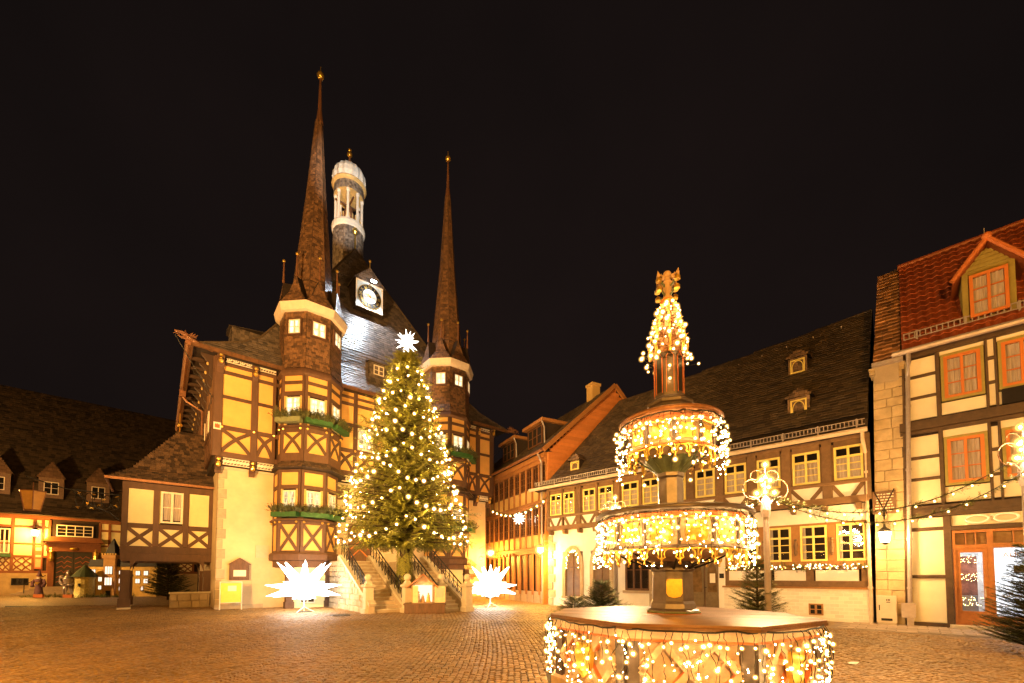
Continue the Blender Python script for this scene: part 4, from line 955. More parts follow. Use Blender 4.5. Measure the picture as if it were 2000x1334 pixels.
for x, h, c in ((-.3, .5, (.75, .7, .65)), (-.12, .34, (.55, .3, .12)), (.12, .42, (.8, .6, .2))):
    f = thing('nativity_figure', {.5: 'tall pale robed figurine at the left of the nativity hut', .34: 'small brown figurine in the middle of the nativity hut', .42: 'golden figurine at the right inside the nativity hut'}[h], 'figurine', nv.matrix_basis @ Vector((x, .05, .5)), 8, 'nativity figures')
    MB().lathe([(.1, 0), (.085, h * .3), (.06, h * .62), (.075, h * .7), (.03, h * .8)], 10).build('robe', mat('robe%d' % int(h * 100), c, .7), f, smooth=True)
    MB().ball((0, 0, h * .88), h * .1, 8, 6).build('head', mat('skin', (.6, .38, .25), .6), f, smooth=True)

# ------------------------------------------------------------------ notices by the hall corner
nb = thing('notice_case', 'dark wooden notice case with a pointed roof on the hall wall', 'notice board', hw_(.95, -.02, 1.45), 39.7)
MB().box(-.42, .42, -.16, .02, 0, .78).build('case', M_WOODP, nb); MB().prism([(-.5, .78), (.5, .78), (0, 1.12)], -.2, .02).build('roof', M_WOODP, nb); MB().box(-.26, .28, -.17, -.155, .18, .50).build('paper', M_WHITE, nb)
nb2 = thing('notice_case', 'dark wooden notice case on the wall behind the right star', 'notice board', hw_(14.9, -.02, 1.6), 39.7)
MB().box(-.45, .45, -.16, .02, 0, .85).build('case', M_WOODP, nb2); MB().prism([(-.55, .85), (.55, .85), (0, 1.25)], -.2, .02).build('roof', M_WOODP, nb2); MB().box(-.3, .3, -.17, -.155, .2, .55).build('paper', emis('notice_lit', (1, .6, .15), .8), nb2)
af = thing('a_frame_sign', 'yellow a-frame sign board leaning by the hall corner', 'sign', hw_(.55, -.75), 34)
MB().box(-.42, .42, -.05, -.02, .38, 1.3).build('board', mat('sign_yellow', (.75, .62, .10), .5, .05), af); MB().box(-.13, .22, -.06, -.052, .92, 1.18).build('paper', M_WHITE, af)
b = MB()
for x in (-.44, .44): b.tube([(x, -.14, 0), (x, -.02, 1.38)], .025, 6); b.tube([(x, .32, 0), (x, .0, 1.36)], .02, 6)
b.tube([(-.44, -.02, 1.36), (.44, -.02, 1.36)], .022, 6); b.tube([(-.44, -.1, .36), (.44, -.1, .36)], .02, 6); b.build('frame', M_WHITE, af)

# ------------------------------------------------------------------ long house far left
lh = thing('long_house', 'long low half-timbered house with huge dark roof and three dormers', 'house', (-43.68, 40.44, 0), 45)
bx('wall', M_UNDER, lh, -9, 16, .05, 12, 0, 7.4); MB().box(-9, 16, -.1, .1, 0, 1.95).build('stone_base', mat('base_plaster', (.50, .36, .18), .9, .15, 2), lh)
LP_ = Pl(0, 0); M_TL = mat('house_timber', (.24, .085, .03), .7, .25, 5, rnd=.2)
LX = [-8.6, -7.0, -5.4, -3.5, -2.55, -1.25, -.72, -.3, 3.15, 3.85, 5.2, 6.5, 7.9, 9.3, 10.8]
for i in range(len(LX) - 1):
    x0, x1 = LX[i] + .1, LX[i + 1] - .1
    if i == 7: continue
    for a, b in ((6.35, 6.95), (4.75, 6.15), (3.6, 4.6)):
        if (i == 3 or i in (11, 12)) and a < 6: continue
        panel(lh, LP_, x0, x1, a, b, m=M_PANP)
    if x1 - x0 > .6:
        panel(lh, LP_, x0, x1, 2.2, 3.4, m=M_PANP)
        for t in (0, .5):
            xa, xb = x0 + (x1 - x0) * t, x0 + (x1 - x0) * (t + .5)
            for za, zb in ((2.2, 2.8), (2.8, 3.4)): brace(lh, LP_, xa, za, xb, zb, .11, curve=.05, m=M_TL, y=-.06); brace(lh, LP_, xa, zb, xb, za, .11, curve=-.05, m=M_TL, y=-.05)
for x in LX: rail(lh, LP_, x - .1, x + .1, 1.95, 7.0, y=-.08, m=M_TL)
for a, b in ((1.95, 2.2), (3.4, 3.6), (4.6, 4.75), (6.15, 6.35), (6.95, 7.4)):
    rail(lh, LP_, -9, -.3, a, b, m=M_TL); rail(lh, LP_, 3.15, 16, a, b, m=M_TL)
rail(lh, LP_, -9, 16, 7.1, 7.4, y=-.2, m=M_TL)
window(lh, LP_, -3.35, -2.7, 3.75, 6.0, -.07, 2, 2, .09, .04, M_WHITE, curtain=[(0, 1, 0, .5)]); window(lh, LP_, 6.7, 7.7, 3.7, 5.4, -.07, 2, 2, .09, .04, M_WHITE, lit=emis('red_lit', (1, .16, .04), .55)); window(lh, LP_, 8.1, 9.1, 3.7, 5.4, -.07, 2, 2, .09, .04, M_WHITE, lit=emis('red_lit', (1, .16, .04), .55))
MB().box(-3.5, -2.6, -.4, -.1, 3.4, 3.72).build('flower_box', M_BOX, lh)
window(lh, LP_, -2.5, -1.45, .85, 1.5, -.16, 3, 1, .06, .05, M_IRON, panes=False, depth=.055)
# portal
bx('portal_post', M_TL, lh, -.3, .1, -.35, .1, .7, 4.6); bx('portal_post', M_TL, lh, 2.65, 3.1, -.35, .1, .7, 4.6); MB().box(-.45, 3.25, -.5, .1, 4.05, 4.55).box(-.45, 3.25, -.42, .1, 4.55, 4.95).build('portal_lintel', M_TL, lh)
MB().prism([(-.7, 4.95), (3.5, 4.95), (3.1, 5.4), (-.3, 5.4)], -.9, .1).build('portal_canopy', M_TL, lh)
dr = MB().box(.1, 2.65, -.12, .0, .7, 4.05).build('door', mat('door_dark', (.045, .035, .022), .5, .2), lh)
for sgn, cx in ((-1, .75), (1, 2.0)):
    for k in range(6):
        z = 1.1 + k * .45; q = MB()
        q.strip([(cx - .5, z), (cx - .15, z + .22), (cx, z), (cx + .2, z + .25), (cx + .5, z + .1)], .055, -.15, -.12); q.build('batten', mat('batten_red', (.42, .10, .03), .5), dr)
MB().box(1.35, 1.41, -.14, -.12, .7, 4.05).build('door_gap', M_IRON, dr)
for x in (-.1, 2.9): MB().lathe([(.14, 3.1), (.2, 3.35), (.16, 3.7), (.2, 4.0), (.1, 4.15), (.13, 4.25), (.05, 4.42)], 8, (x, -.42)).build('carved_figure', M_GOLD, lh)
MB().ball((1.38, -.5, 4.3), .3, 10, 6, .5).build('carved_emblem', M_GOLD, lh)
window(lh, Pl(0, -.15), .15, 2.65, 5.5, 6.6, -.07, 4, 3, .08, .03, M_WHITE, panes=False, depth=.1)
for k in range(5): MB().box(-2.4 + k * .35, 3.4 - k * .12, -2.0 + k * .36, -.1, .14 * k, .14 * k + .138).build('step', M_STONE, lh)
MB().tube([(-1.6, -1.8, .9), (-.4, -.5, 1.75)], .03, 6).tube([(-1.6, -1.8, 0), (-1.6, -1.8, .9)], .03, 6).build('handrail', M_IRON, lh)
ps = MB().box(-1.16, -.7, -.14, -.09, 2.35, 4.5).build('poster', mat('poster_red', (.55, .16, .07), .6, .05), lh)
for z, h_, c in ((4.05, .3, (.7, .6, .5)), (3.45, .2, (.7, .6, .5)), (2.5, .75, (.65, .45, .25))): MB().box(-1.1, -.76, -.15, -.14, z, z + h_).build('print', mat('print%d' % int(z * 100), c, .6), ps)
# roof
e = [(-9, -.6, 7.35), (16, -.6, 7.35)]; f_ = [(-9, .5, 8.4), (16, .5, 8.4)]; g_ = [(-9, 7.5, 21.2), (16, 7.5, 21.2)]
ro = MB().quad(e[0], e[1], f_[1], f_[0]).quad(f_[0], f_[1], g_[1], g_[0]).quad(g_[0], g_[1], (16, 14, 7.4), (-9, 14, 7.4)).quad(e[0], e[1], (16, .1, 7.3), (-9, .1, 7.3)).build('roof', M_UNDER, lh)
s = MB(); slates(s, [e[0], e[1], f_[1], f_[0]], (0, -1, 1), .34, .28, .035); slates(s, [f_[0], f_[1], g_[1], g_[0]], (0, -1, 1), .34, .28, .035); s.build('slates', M_SLATED, ro, kind='stuff')
for x in (-3.75, -.35, 2.9):
    b = MB().box(x - .85, x + .85, .75, 3.2, 9.1, 11.15); d_ = b.build('dormer', M_UNDER, lh)
    q = MB(); q.quad((x - .84, .74, 9.2), (x + .84, .74, 9.2), (x + .84, .74, 11.15), (x - .84, .74, 11.15)).build('front', mat('dormer_slate', (.20, .12, .08), .6, .2, 8), d_)
    s = MB(); A_, B_2, T_ = (x - 1.0, .62, 11.1), (x + 1.0, .62, 11.1), (x, 1.25, 12.85); K = (x, 4.2, 12.85)
    MB().face([A_, B_2, T_]).face([A_, T_, K, (x - 1.0, 3.4, 11.1)]).face([B_2, T_, K, (x + 1.0, 3.4, 11.1)]).build('dormer_roof', M_UNDER, d_)
    slates(s, [A_, B_2, T_], (0, -1, .3), .26, .22); slates(s, [A_, T_, K, (x - 1.0, 3.4, 11.1)], (-1, 0, 1), .26, .22); slates(s, [B_2, T_, K, (x + 1.0, 3.4, 11.1)], (1, 0, 1), .26, .22)
    s.build('slates', mat('dormer_shingle', (.22, .13, .08), .55, .2, 8, isl=.6), d_, kind='stuff')
    window(d_, Pl(x, .72), -.5, .5, 9.55, 10.75, -.06, 2, 2, .06, .03, M_WHITE, panes=True, depth=.055)
ln = thing('wall_lantern', 'glowing lantern on the wall of the long house at far left', 'lantern', lh.matrix_basis @ Vector((-1.15, -.75, 5.4)), 45, 'lit wall lanterns')
def lantern_parts(t, glow, s=1.):
    MB().lathe([(.16 * s, 0), (.24 * s, .5 * s)], 6).build('glass', glow, t); MB().lathe([(.29 * s, .5 * s), (.2 * s, .62 * s), (.06 * s, .74 * s), (.03 * s, .9 * s)], 6).build('cap', M_IRON, t); MB().lathe([(.05 * s, -.12 * s), (.17 * s, -.02 * s), (.17 * s, 0)], 6).build('base', M_IRON, t)
M_LAMP = emis('lamp_glow', (1, .72, .34), 26)
lantern_parts(ln, M_LAMP); MB().tube([(0, 0, .85), (0, .1, 1.0), (0, .65, 1.0)], .025, 5).build('arm', M_IRON, ln)
lamp('lantern_light', 'POINT', (0, -.5, .2), 900, SODIUM, ln, .2)

# ------------------------------------------------------------------ toy castle and figures by the long house
cs = thing('model_castle', 'big model castle with lit windows and slate roofs beyond the annex post', 'model castle', (-34.4, 34.6, 0), 8)
M_CW = mat('castle_wall', (.74, .50, .16), .85, .12, 3, bump=.4, bscale=9); M_CR = mat('castle_roof', (.02, .02, .024), .6, .2)
MB().box(.0, 1.3, 0, .8, 0, 2.45).build('left_wing', M_CW, cs); MB().box(2.0, 5.0, 0, .9, 0, 2.45).build('right_wing', M_CW, cs); tw_ = MB().box(1.2, 2.05, -.25, .6, 0, 3.2).box(1.12, 2.13, -.33, .68, 3.1, 3.4).build('tower', mat('castle_tower', (.50, .29, .12), .85, .12, 3), cs)
MB().prism([(-.05, 2.45), (1.35, 2.45), (1.2, 3.05), (.1, 3.05)], -.05, .85).build('left_roof', M_CR, cs); MB().prism([(1.95, 2.45), (5.05, 2.45), (4.9, 3.1), (2.1, 3.1)], -.05, .95).build('right_roof', M_CR, cs)
MB().lathe([(.55, 3.4), (.28, 4.2), (.04, 4.75)], 4, (1.62, .17), rad(45)).build('spire', M_CR, tw_)
for k in range(6): MB().box(1.12 + k * .19, 1.22 + k * .19, -.34, -.26, 3.4, 3.52).build('merlon', M_CW, tw_)
wl = emis('castle_window', (1, .72, .5), 1.1)
for x, z, w_, h_ in ((.35, 1.9, .26, .3), (.85, 1.25, .24, .34), (.85, .6, .2, .3), (2.35, 1.75, .26, .36), (2.85, 1.75, .26, .36), (2.35, 1.1, .24, .36), (2.85, 1.1, .24, .36), (2.35, .5, .18, .3), (2.85, .5, .18, .3), (3.6, 1.75, .3, .34), (4.2, 1.75, .3, .34), (3.6, 1.1, .3, .34), (4.2, 1.1, .3, .34), (3.95, .5, .14, .3)):
    o = MB().box(x - w_ / 2 - .03, x + w_ / 2 + .03, -.02, .02, z - .03, z + h_ + .03).build('window', M_WOODP, cs); MB().box(x - w_ / 2, x - .015, -.03, .0, z, z + h_).box(x + .015, x + w_ / 2, -.03, 0, z, z + h_).build('pane', wl, o)
for z in (1.85, .95): 
    o = MB().box(1.35, 1.9, -.27, -.25, z - .03, z + .63).build('window', M_WOODP, tw_)
    for k in range(3): MB().box(1.38 + k * .18, 1.51 + k * .18, -.29, -.265, z, z + .6).build('pane', wl, o)
MB().box(1.45, 1.8, -.27, -.24, 0, .5).build('gate', M_IRON, tw_)
tt = thing('model_tower', 'small round model tower with green cone roof beside the knight', 'model tower', (-34.0, 33.9, 0))
MB().lathe([(.62, 0), (.58, 1.45), (.64, 1.5), (.64, 1.62)], 16).build('wall', mat('tower_stone', (.60, .50, .18), .9, .25, 8, bump=.6, bscale=12), tt); MB().lathe([(.82, 1.6), (.45, 2.1), (.03, 2.55)], 16).build('roof', mat('tower_green', (.05, .07, .025), .7), tt)
MB().box(.1, .22, -.63, -.55, .85, 1.1).build('window', M_IRON, tt)
def skin_body(joints, edges, radii, name, m, parent):
    me = bpy.data.meshes.new(name); me.from_pydata(joints, edges, []); o = mobj(name, me, parent)
    md = o.modifiers.new('skin', 'SKIN'); sv = me.skin_vertices[0].data if me.skin_vertices else None
    if sv is None:
        bpy.context.view_layer.objects.active = o; sv = me.skin_vertices[0].data
    for i, r_ in enumerate(radii): sv[i].radius = (r_, r_ * .85)
    sv[0].use_root = True; sb = o.modifiers.new('sub', 'SUBSURF'); sb.levels = 1; sb.render_levels = 1; me.materials.append(m); return o
def figure(x, y, label, knight):
    t = thing('knight_statue' if knight else 'robed_statue', label, 'statue', (x, y, 0), 25)
    if knight:
        m = mat('armour', (.34, .28, .26), .35, .25, 7, metal=.5); b = MB()
        for s_ in (-1, 1):
            b.tube([(s_ * .22, 0, .06), (s_ * .22, 0, .45), (s_ * .2, -.04, .52), (s_ * .17, 0, .95)], [.1, .12, .14, .17], 10); b.box(s_ * .22 - .1, s_ * .22 + .1, -.28, .1, 0, .12)
            b.tube([(s_ * .42, 0, 1.52), (s_ * .48, -.02, 1.2), (s_ * .25, -.28, 1.0), (s_ * .06, -.34, .98)], [.15, .11, .09, .07], 10)
            b.ball((s_ * .40, 0, 1.56), .17, 10, 7)
        b.lathe([(.26, .88), (.34, .98), (.27, 1.15), (.36, 1.4), (.33, 1.58), (.15, 1.68)], 14)
        b.build('armour', m, t, smooth=True); MB().lathe([(.14, 1.66), (.19, 1.78), (.18, 1.95), (.1, 2.08), (.02, 2.16)], 12).build('helmet', m, t, smooth=True); MB().box(-.12, .12, -.2, -.14, 1.82, 1.86).build('visor_slit', M_IRON, t)
        MB().box(-.02, .02, -.38, -.34, .05, 1.15).box(-.14, .14, -.39, -.33, .95, 1.0).build('sword', M_ZINC, t)
    else:
        m = mat('purple_robe', (.15, .07, .085), .8, .2, 6); b = MB()
        b.lathe([(.30, 0), (.24, .5), (.2, .95), (.25, 1.25), (.24, 1.42), (.09, 1.52)], 12); b.build('robe', m, t, smooth=True)
        for s_ in (-1, 1): MB().tube([(s_ * .24, 0, 1.4), (s_ * .36, -.04, 1.1), (s_ * .3, -.15, .85)], [.09, .1, .12], 8).build('sleeve', m, t, smooth=True)
        MB().ball((0, 0, 1.62), .12, 10, 8, 1.2).build('head', mat('skin', (.6, .38, .25)), t, smooth=True); MB().lathe([(.2, 1.66), (.13, 1.78), (.03, 2.15)], 10).build('pointed_hat', m, t, smooth=True)
        MB().prism([(-.15, 1.2), (.15, 1.2), (0, .98)], -.27, -.2).build('collar', M_GOLD, t); MB().prism([(-.1, 1.55), (.1, 1.55), (0, 1.3)], -.16, -.1).build('beard', M_WHITE, t)
figure(-37.3, 33.6, 'purple robed statue with pointed hat by the long house steps', False)
figure(-34.75, 33.4, 'grey armoured knight statue with sword beside the model tower', True)
b = MB()
for k in range(260):
    x, y = U(-38.2, -30), U(33.0, 34.2); spray(b, Vector((x, y, .02)), Vector((U(-1, 1), U(-1, 1), .35)).normalized(), Vector((0, 0, 1)), U(.25, .45), 5, .05)
gr = b.build('fir_branches', M_GREEN); gr['kind'] = 'stuff'; gr['label'] = 'fir branches laid on the ground round the statues and castle'
for x, y, lb in ((-36.6, 33.0, 'orange crate by the robed statue'), (-34.1, 32.8, 'orange crate at the feet of the knight')):
    t = thing('orange_crate', lb + ' on the ground', 'box', (x, y, 0), 10, 'orange boxes'); MB().box(-.3, .3, -.1, .1, .02, .26).build('case', mat('orange_box', (.55, .16, .04), .6), t); MB().box(-.26, .26, .1, .11, .06, .22).build('added_glow_panel', emis('added_glow', (1, .7, .3), 6), t); None  # glowing panel added to each crate to brighten the castle
sb = thing('stone_block_wall', 'low wall of pale and red stone blocks under the annex', 'stone wall', hw_(-.95, 2.4), 39.7)
MB().box(-.75, .9, .05, .5, 0, .74).build('core', M_STONE, sb)
stones_wall(sb, Pl(0, .05), lambda u: .74, -.75, .9, rows=2, rh=.37, seed=8); MB().box(-.8, .95, -.05, .55, .75, .83).build('coping', M_STONEP, sb)
def small_spruce(name, label, x, y, h, r, wh, per, group=None, **k):
    t = thing(name, label, 'tree', (x, y, 0), 0, group); c = MB(); w = MB(); MB().tube([(0, 0, 0), (0, 0, h * .98)], [h * .018 + .01, .008], 7).build('trunk', M_BARK, t)
    spruce(c, w, (0, 0, 0), h, r, wh, per, **k); c.build('crown', M_GREEN, t); w.build('branches', M_BARK, t); return t
small_spruce('small_spruce', 'dark unlit spruce seen through the annex passage', -24.2, 30.0, 3.3, 1.45, 24, 14, z0=.05, droop=.2, tw=.12, sl=.36, nb=7, wid=.035, lift=.4, hang=.3)
# ------------------------------------------------------------------ inn with yellow windows
IO, IA = (12.48, 14.71, 0), -43.2
inn = thing('inn', 'half-timbered inn with yellow window frames and a long slate roof', 'house', IO, IA)
def iw(x, y, z=0.): return inn.matrix_basis @ Vector((x, y, z))
bx('wall', M_UNDER, inn, -14.2, -.05, .12, 9.5, 0, 6.7)
FU = Pl(0, -.12)                      # jettied upper storey
UW = [(-13.97, -13.17), (-13.03, -12.31), (-11.75, -10.98), (-10.79, -9.95), (-9.44, -8.56), (-8.35, -7.53), (-7.1, -6.3), (-5.87, -5.06), (-4.66, -3.84), (-3.45, -2.64), (-2.24, -1.38), (-.97, -.14)]
CU = [(0, .49, 0, .72), (.51, 1, 0, .72)]
for i, (a, b) in enumerate(UW): window(inn, FU, a, b, 5.07, 6.28, -.06, 2, 4 if i < 7 else 4, .075, .032, M_YEL, curtain=CU if i > 6 or i % 2 else [(0, 1, 0, .7)], top=5.9)
PX = [-14.12] + [(UW[i][1] + UW[i + 1][0]) / 2 for i in range(11)] + [-.04]
for i, x in enumerate(PX):
    w = .2 if i in (0, 12) else min(.3, max(.1, (UW[i][0] - UW[i - 1][1]) - .06)); rail(inn, FU, x - w / 2, x + w / 2, 4.3, 6.62, y=-.1, m=M_TIMG)
for i in range(12):
    a, b = UW[i]; l, r_ = PX[i] + .1, PX[i + 1] - .1
    rail(inn, FU, l - .05, a, 5.0, 6.4, y=-.03, m=M_TIMG); rail(inn, FU, b, r_ + .05, 5.0, 6.4, y=-.03, m=M_TIMG); rail(inn, FU, a, b, 6.28, 6.62, y=-.035, m=M_TIMG)
    panel(inn, FU, l, r_, 4.48, 4.95, m=M_PANW)
    m_ = (l + r_) / 2; brace(inn, FU, l, 4.95, m_ - .14, 4.46, .13, m=M_TIMG); brace(inn, FU, r_, 4.95, m_ + .14, 4.46, .13, m=M_TIMG)
rail(inn, FU, -14.2, -.02, 4.93, 5.05, y=-.12, m=M_TIMG); rail(inn, FU, -14.2, -.02, 6.5, 6.72, y=-.085, m=M_TIMG); rail(inn, FU, -14.2, -.02, 4.22, 4.47, y=-.11, m=M_TIMG)
for k in range(15):
    x = -13.9 + k * .97; MB().prism([(x - .09, 4.2), (x + .09, 4.2), (x + .09, 3.98), (x - .05, 3.98)], -.34, .1).build('beam_end', M_TIMG, inn)
# lower right: painted windows over a brick base
FD = Pl(0, 0)
MB().box(-4.75, -.05, -.02, .14, 3.58, 4.2).build('white_band', M_PANW, inn)
LW = [(-4.35, -3.5), (-3.15, -2.37), (-2.08, -1.25), (-.98, -.16)]
M_TIMO = mat('ochre_timber', (.36, .17, .05), .6, .2, 6, bump=.2, rnd=.2)
for i, (a, b) in enumerate(LW):
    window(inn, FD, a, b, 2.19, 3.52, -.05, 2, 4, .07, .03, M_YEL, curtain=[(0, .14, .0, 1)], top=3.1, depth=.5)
    l = LW[i - 1][1] if i else -4.75
    rail(inn, FD, l + .002, a - .002, 2.0, 3.56, y=-.03, m=M_TIMO)
    f = MB(); cx = (l + a) / 2
    if i: f.ball(FD.pt(cx, -.06, 3.0), .055, 8, 6); f.lathe([(.03, 2.4), (.07, 2.5), (.05, 2.62), (.075, 2.8), (.04, 2.94)], 8, (cx, -.06)); f.build('carved_figure', M_TIMG, inn)
rail(inn, FD, -.16, -.05, 2.0, 3.56, y=-.03, m=M_TIMO); rail(inn, FD, -4.75, -.05, 3.52, 3.6, y=-.05, m=M_TIMO); rail(inn, FD, -4.75, -.05, 1.88, 2.19, y=-.045, m=M_TIMO)
for a, b in ((-4.75, -3.35), (-3.05, -1.95), (-1.72, -.4)): panel(inn, FD, a + .1, b, 1.46, 1.84, m=M_PANW)
for x in (-4.75, -3.2, -1.83, -.22): rail(inn, FD, x - .1, x + .14, 1.42, 1.9, y=-.04, m=M_TIMG)
rail(inn, FD, -4.8, -.02, 1.24, 1.46, y=-.05, m=M_TIMG); MB().box(-4.85, .0, -.16, .1, 1.17, 1.235).build('ledge', M_TIMO, inn)
base = MB().box(-4.8, -.03, -.1, .2, 0, 1.165).build('brick_base', M_PANW, inn)
M_BRW = mat('painted_brick', (.80, .74, .66), .85, .1, 12, rnd=.5, bump=.2)
for k in range(9):
    x = -4.8 + (.0 if k % 2 else -.13)
    while x < -.05:
        a, b = max(x, -4.8), min(x + .265, -.03); x += .265
        if b - a > .05 and not (-1.9 < (a + b) / 2 < -1.38 and .15 < k * .128 + .06 < .66): MB().box(a + .006, b - .006, -.112 - U(0, .006), -.1, k * .128 + .012, k * .128 + .122).build('brick', M_BRW, base)
window(inn, Pl(0, -.13), -1.86, -1.42, .2, .62, -.02, 2, 2, .05, .03, mat('brown_frame', (.35, .18, .07)), depth=.025, panes=False)
# sill garland
gd = thing('window_garland', 'fir garland with coloured lights along the inn window sill', 'garland', IO, IA)
b = MB()
for k in range(520):
    x = U(-4.75, -.1); spray(b, Vector((x, -.2 + U(-.1, .06), 1.99 + U(-.09, .07) + .03 * math.sin(x * 7))), Vector((U(-1, 1), U(-1, .3), U(-.6, .8))).normalized(), Vector((0, 0, 1)), U(.1, .2), 5, .022)
b.build('foliage', M_GREEN, gd)
for k in range(120):
    c = rng.choice(['w', 'w', 'w', 'y', 'r', 'b']); m_ = {'w': M_BULB, 'y': emis('bulb_yellow', (1, .55, .1), 25), 'r': emis('bulb_red', (1, .2, .06), 20), 'b': emis('bulb_blue', (.5, .65, 1), 25)}[c]
    mobj('light_bulb', ico_mesh('light_bulb', .014, m_), gd, (U(-4.75, -.1), -.28 + U(-.06, .06), 1.98 + U(-.09, .09)))
# door
M_DOOR = mat('olive_door', (.17, .12, .065), .5, .15, 7)
rail(inn, FD, -6.45, -6.2, 0, 3.2, y=-.06, m=M_PANW); rail(inn, FD, -5.02, -4.75, 0, 3.2, y=-.06, m=M_PANW); MB().box(-6.45, -4.75, -.06, .12, 3.0, 4.2).build('door_head', M_PANW, inn)
dd = MB().box(-6.2, -5.64, -.02, .06, .06, 2.98).box(-5.58, -5.02, -.02, .06, .06, 2.98).build('door', M_DOOR, inn)
MB().box(-6.2, -5.02, .0, .08, .05, 2.99).build('door_frame', M_WOODP, dd)
for a in (-6.12, -5.5):
    q = [(a + .02, .95), (a + .4, .95), (a + .4, 1.75), (a + .36, 2.0), (a + .21, 2.25), (a + .06, 2.0), (a + .02, 1.75)]
    MB().prism(q, -.035, -.005).build('door_glass', mat('door_glass', (.18, .11, .05), .15, .3, 3), dd); MB().box(a + .03, a + .39, -.035, -.02, .2, .8).build('door_panel', M_DOOR, dd)
MB().box(-5.38, -5.16, -.05, -.04, 1.35, 1.75).build('paper', M_WHITE, dd); MB().tube([(-5.6, -.06, 1.15), (-5.52, -.07, 1.15)], .015, 6).build('handle', M_IRON, dd)
MB().box(-4.98, -4.8, -.09, -.07, 1.55, 1.75).build('name_plate', M_IRON, inn)
# lower left: white plaster with arched windows
def arch_pts(x0, x1, z0, zs, zt, n=7):
    c = (x0 + x1) / 2; L_ = [(x0 + (c - x0) * (1 - math.cos(k / n * math.pi / 2)), zs + (zt - zs) * math.sin(k / n * math.pi / 2)) for k in range(n + 1)]
    return [(x0, z0)] + L_ + [(2 * c - x, z) for x, z in L_[::-1][1:]] + [(x1, z0)]
MB().box(-14.2, -6.4, .0, .14, 3.0, 4.22).build('plaster_wall', M_PANW, inn)
for a, b in ((-14.2, -13.2), (-11.9, -11.4), (-10.1, -9.4), (-8.1, -6.4)): MB().box(a, b, .002, .14, 0, 3.0).build('plaster_wall', M_PANW, inn)
for a, b in ((-13.2, -11.9), (-11.4, -10.1)):
    o = MB().strip(arch_pts(a + .06, b - .06, .45, 2.2, 3.22), .2, -.05, .1).build('arched_window', M_STONE, inn)
    p_ = arch_pts(a + .15, b - .15, .45, 2.2, 3.1)
    MB().prism(p_, .1, .12).build('room', mat('warm_room', (.09, .045, .02), .6), o); MB().prism(p_, .055, .06).build('glass', mat('room_glow_glass', (.10, .055, .022), .35, .35, 3, spec=.25, emit=(1, .42, .12), es=.10), o)  # faint emission in the opaque glass stands for a lit room behind
    c = (a + b) / 2; MB().box(c - .025, c + .025, .02, .06, .5, 3.0).box(a + .15, b - .15, .02, .06, 2.1, 2.16).build('glazing_bars', M_WOODP, o)
    q = MB(); wr = []
    for k in range(26):
        t = k / 25; j = int(t * (len(p_) - 3)) + 1; x, z = p_[j]; x = c + (x - c) * .86; z = z - .07
        z += U(-.05, .05) if 0 < k < 25 else 0; wr.append((x, z))
        for _ in range(3): spray(q, Vector((x + U(-.04, .04), -.0, z + U(-.05, .05))), Vector((U(-1, 1), U(-.5, .1), U(-1, 1))).normalized(), Vector((0, -1, 0)), .16, 4, .03)
    gw = q.build('arch_garland', M_GREEN, o)
    for x, z in wr: mobj('light_bulb', ico_mesh('light_bulb', .022, M_BULB), o, (x + U(-.05, .05), -.06, z + U(-.05, .05)))
MB().box(-13.2, -10.1, -.06, .14, 0, .45).build('sill_wall', M_PANW, inn); MB().box(-13.25, -10.05, -.12, .1, .45, .55).build('stone_sill', M_STONE, inn)
window(inn, FD, -9.4, -8.1, .95, 2.95, -.03, 3, 2, .1, .04, M_WOODP, depth=.6, panes=True); MB().box(-9.5, -8.0, -.1, .12, .82, .94).build('stone_sill', M_STONE, inn); MB().box(-9.4, -8.1, -.0, .14, 0, .82).build('plaster_wall', M_PANW, inn)
for x in (-8.05, -7.2): rail(inn, FD, x - .1, x + .1, .0, 3.2, y=-.04, m=M_STONE)
MB().box(-7.95, -7.35, -.07, -.0, 1.35, 2.0).build('menu_board', M_IRON, inn)
for k in range(9): MB().cbox(-14.24, -13.9 + (k % 2) * .15, -.06, .1, k * .44 + .01, k * .44 + .43, .02).build('quoin', M_STONE, inn)
# roof
a0, a1, c0, c1, d0, d1 = (-15.1, -.55, 6.66), (.02, -.55, 6.66), (-14.3, .1, 7.2), (.02, .1, 7.2), (-12.3, 5, 12.55), (.05, 5, 13.4)
ro = MB().quad(a0, a1, c1, c0).quad(c0, c1, d1, d0).quad(d0, d1, (.05, 10, 7), (-12.3, 10, 7)).quad(a0, a1, (.02, .1, 6.6), (-15.1, .1, 6.6)).face([c0, d0, (-12.3, 10, 7)]).face([a0, c0, (-15.1, .1, 6.6)]).build('roof', M_UNDER, inn)
s = MB(); slates(s, [a0, a1, c1, c0], (0, -1, 1), .26, .17, .03); slates(s, [c0, c1, d1, d0], (0, -1, 1), .26, .18, .03); s.build('slates', M_SLATED, ro, kind='stuff')
MB().tube([d0, d1], .06, 6).build('ridge_cap', M_SLATED, ro)
MB().tube([(-15.15, -.62, 6.64), (.02, -.62, 6.64)], .09, 8).build('gutter', mat('cream_gutter', (.62, .5, .38), .5, .1), inn)
def snow_guard(root, x0, x1, y, z, h=.2, step=.12):
    b = MB(); b.box(x0, x1, y - .012, y + .012, z, z + .03).box(x0, x1, y - .012, y + .012, z + h - .03, z + h); x = x0
    while x < x1: b.box(x, x + .03, y - .008, y + .008, z + .03, z + h - .03); x += step
    x = x0 + .3
    while x < x1: b.box(x, x + .05, y - .02, y + .02, z - .12, z + h + .02); x += 1.1
    return b.build('snow_guard', M_ZINC, root)
snow_guard(ro, -14.9, -.05, -.42, 6.86, .22)
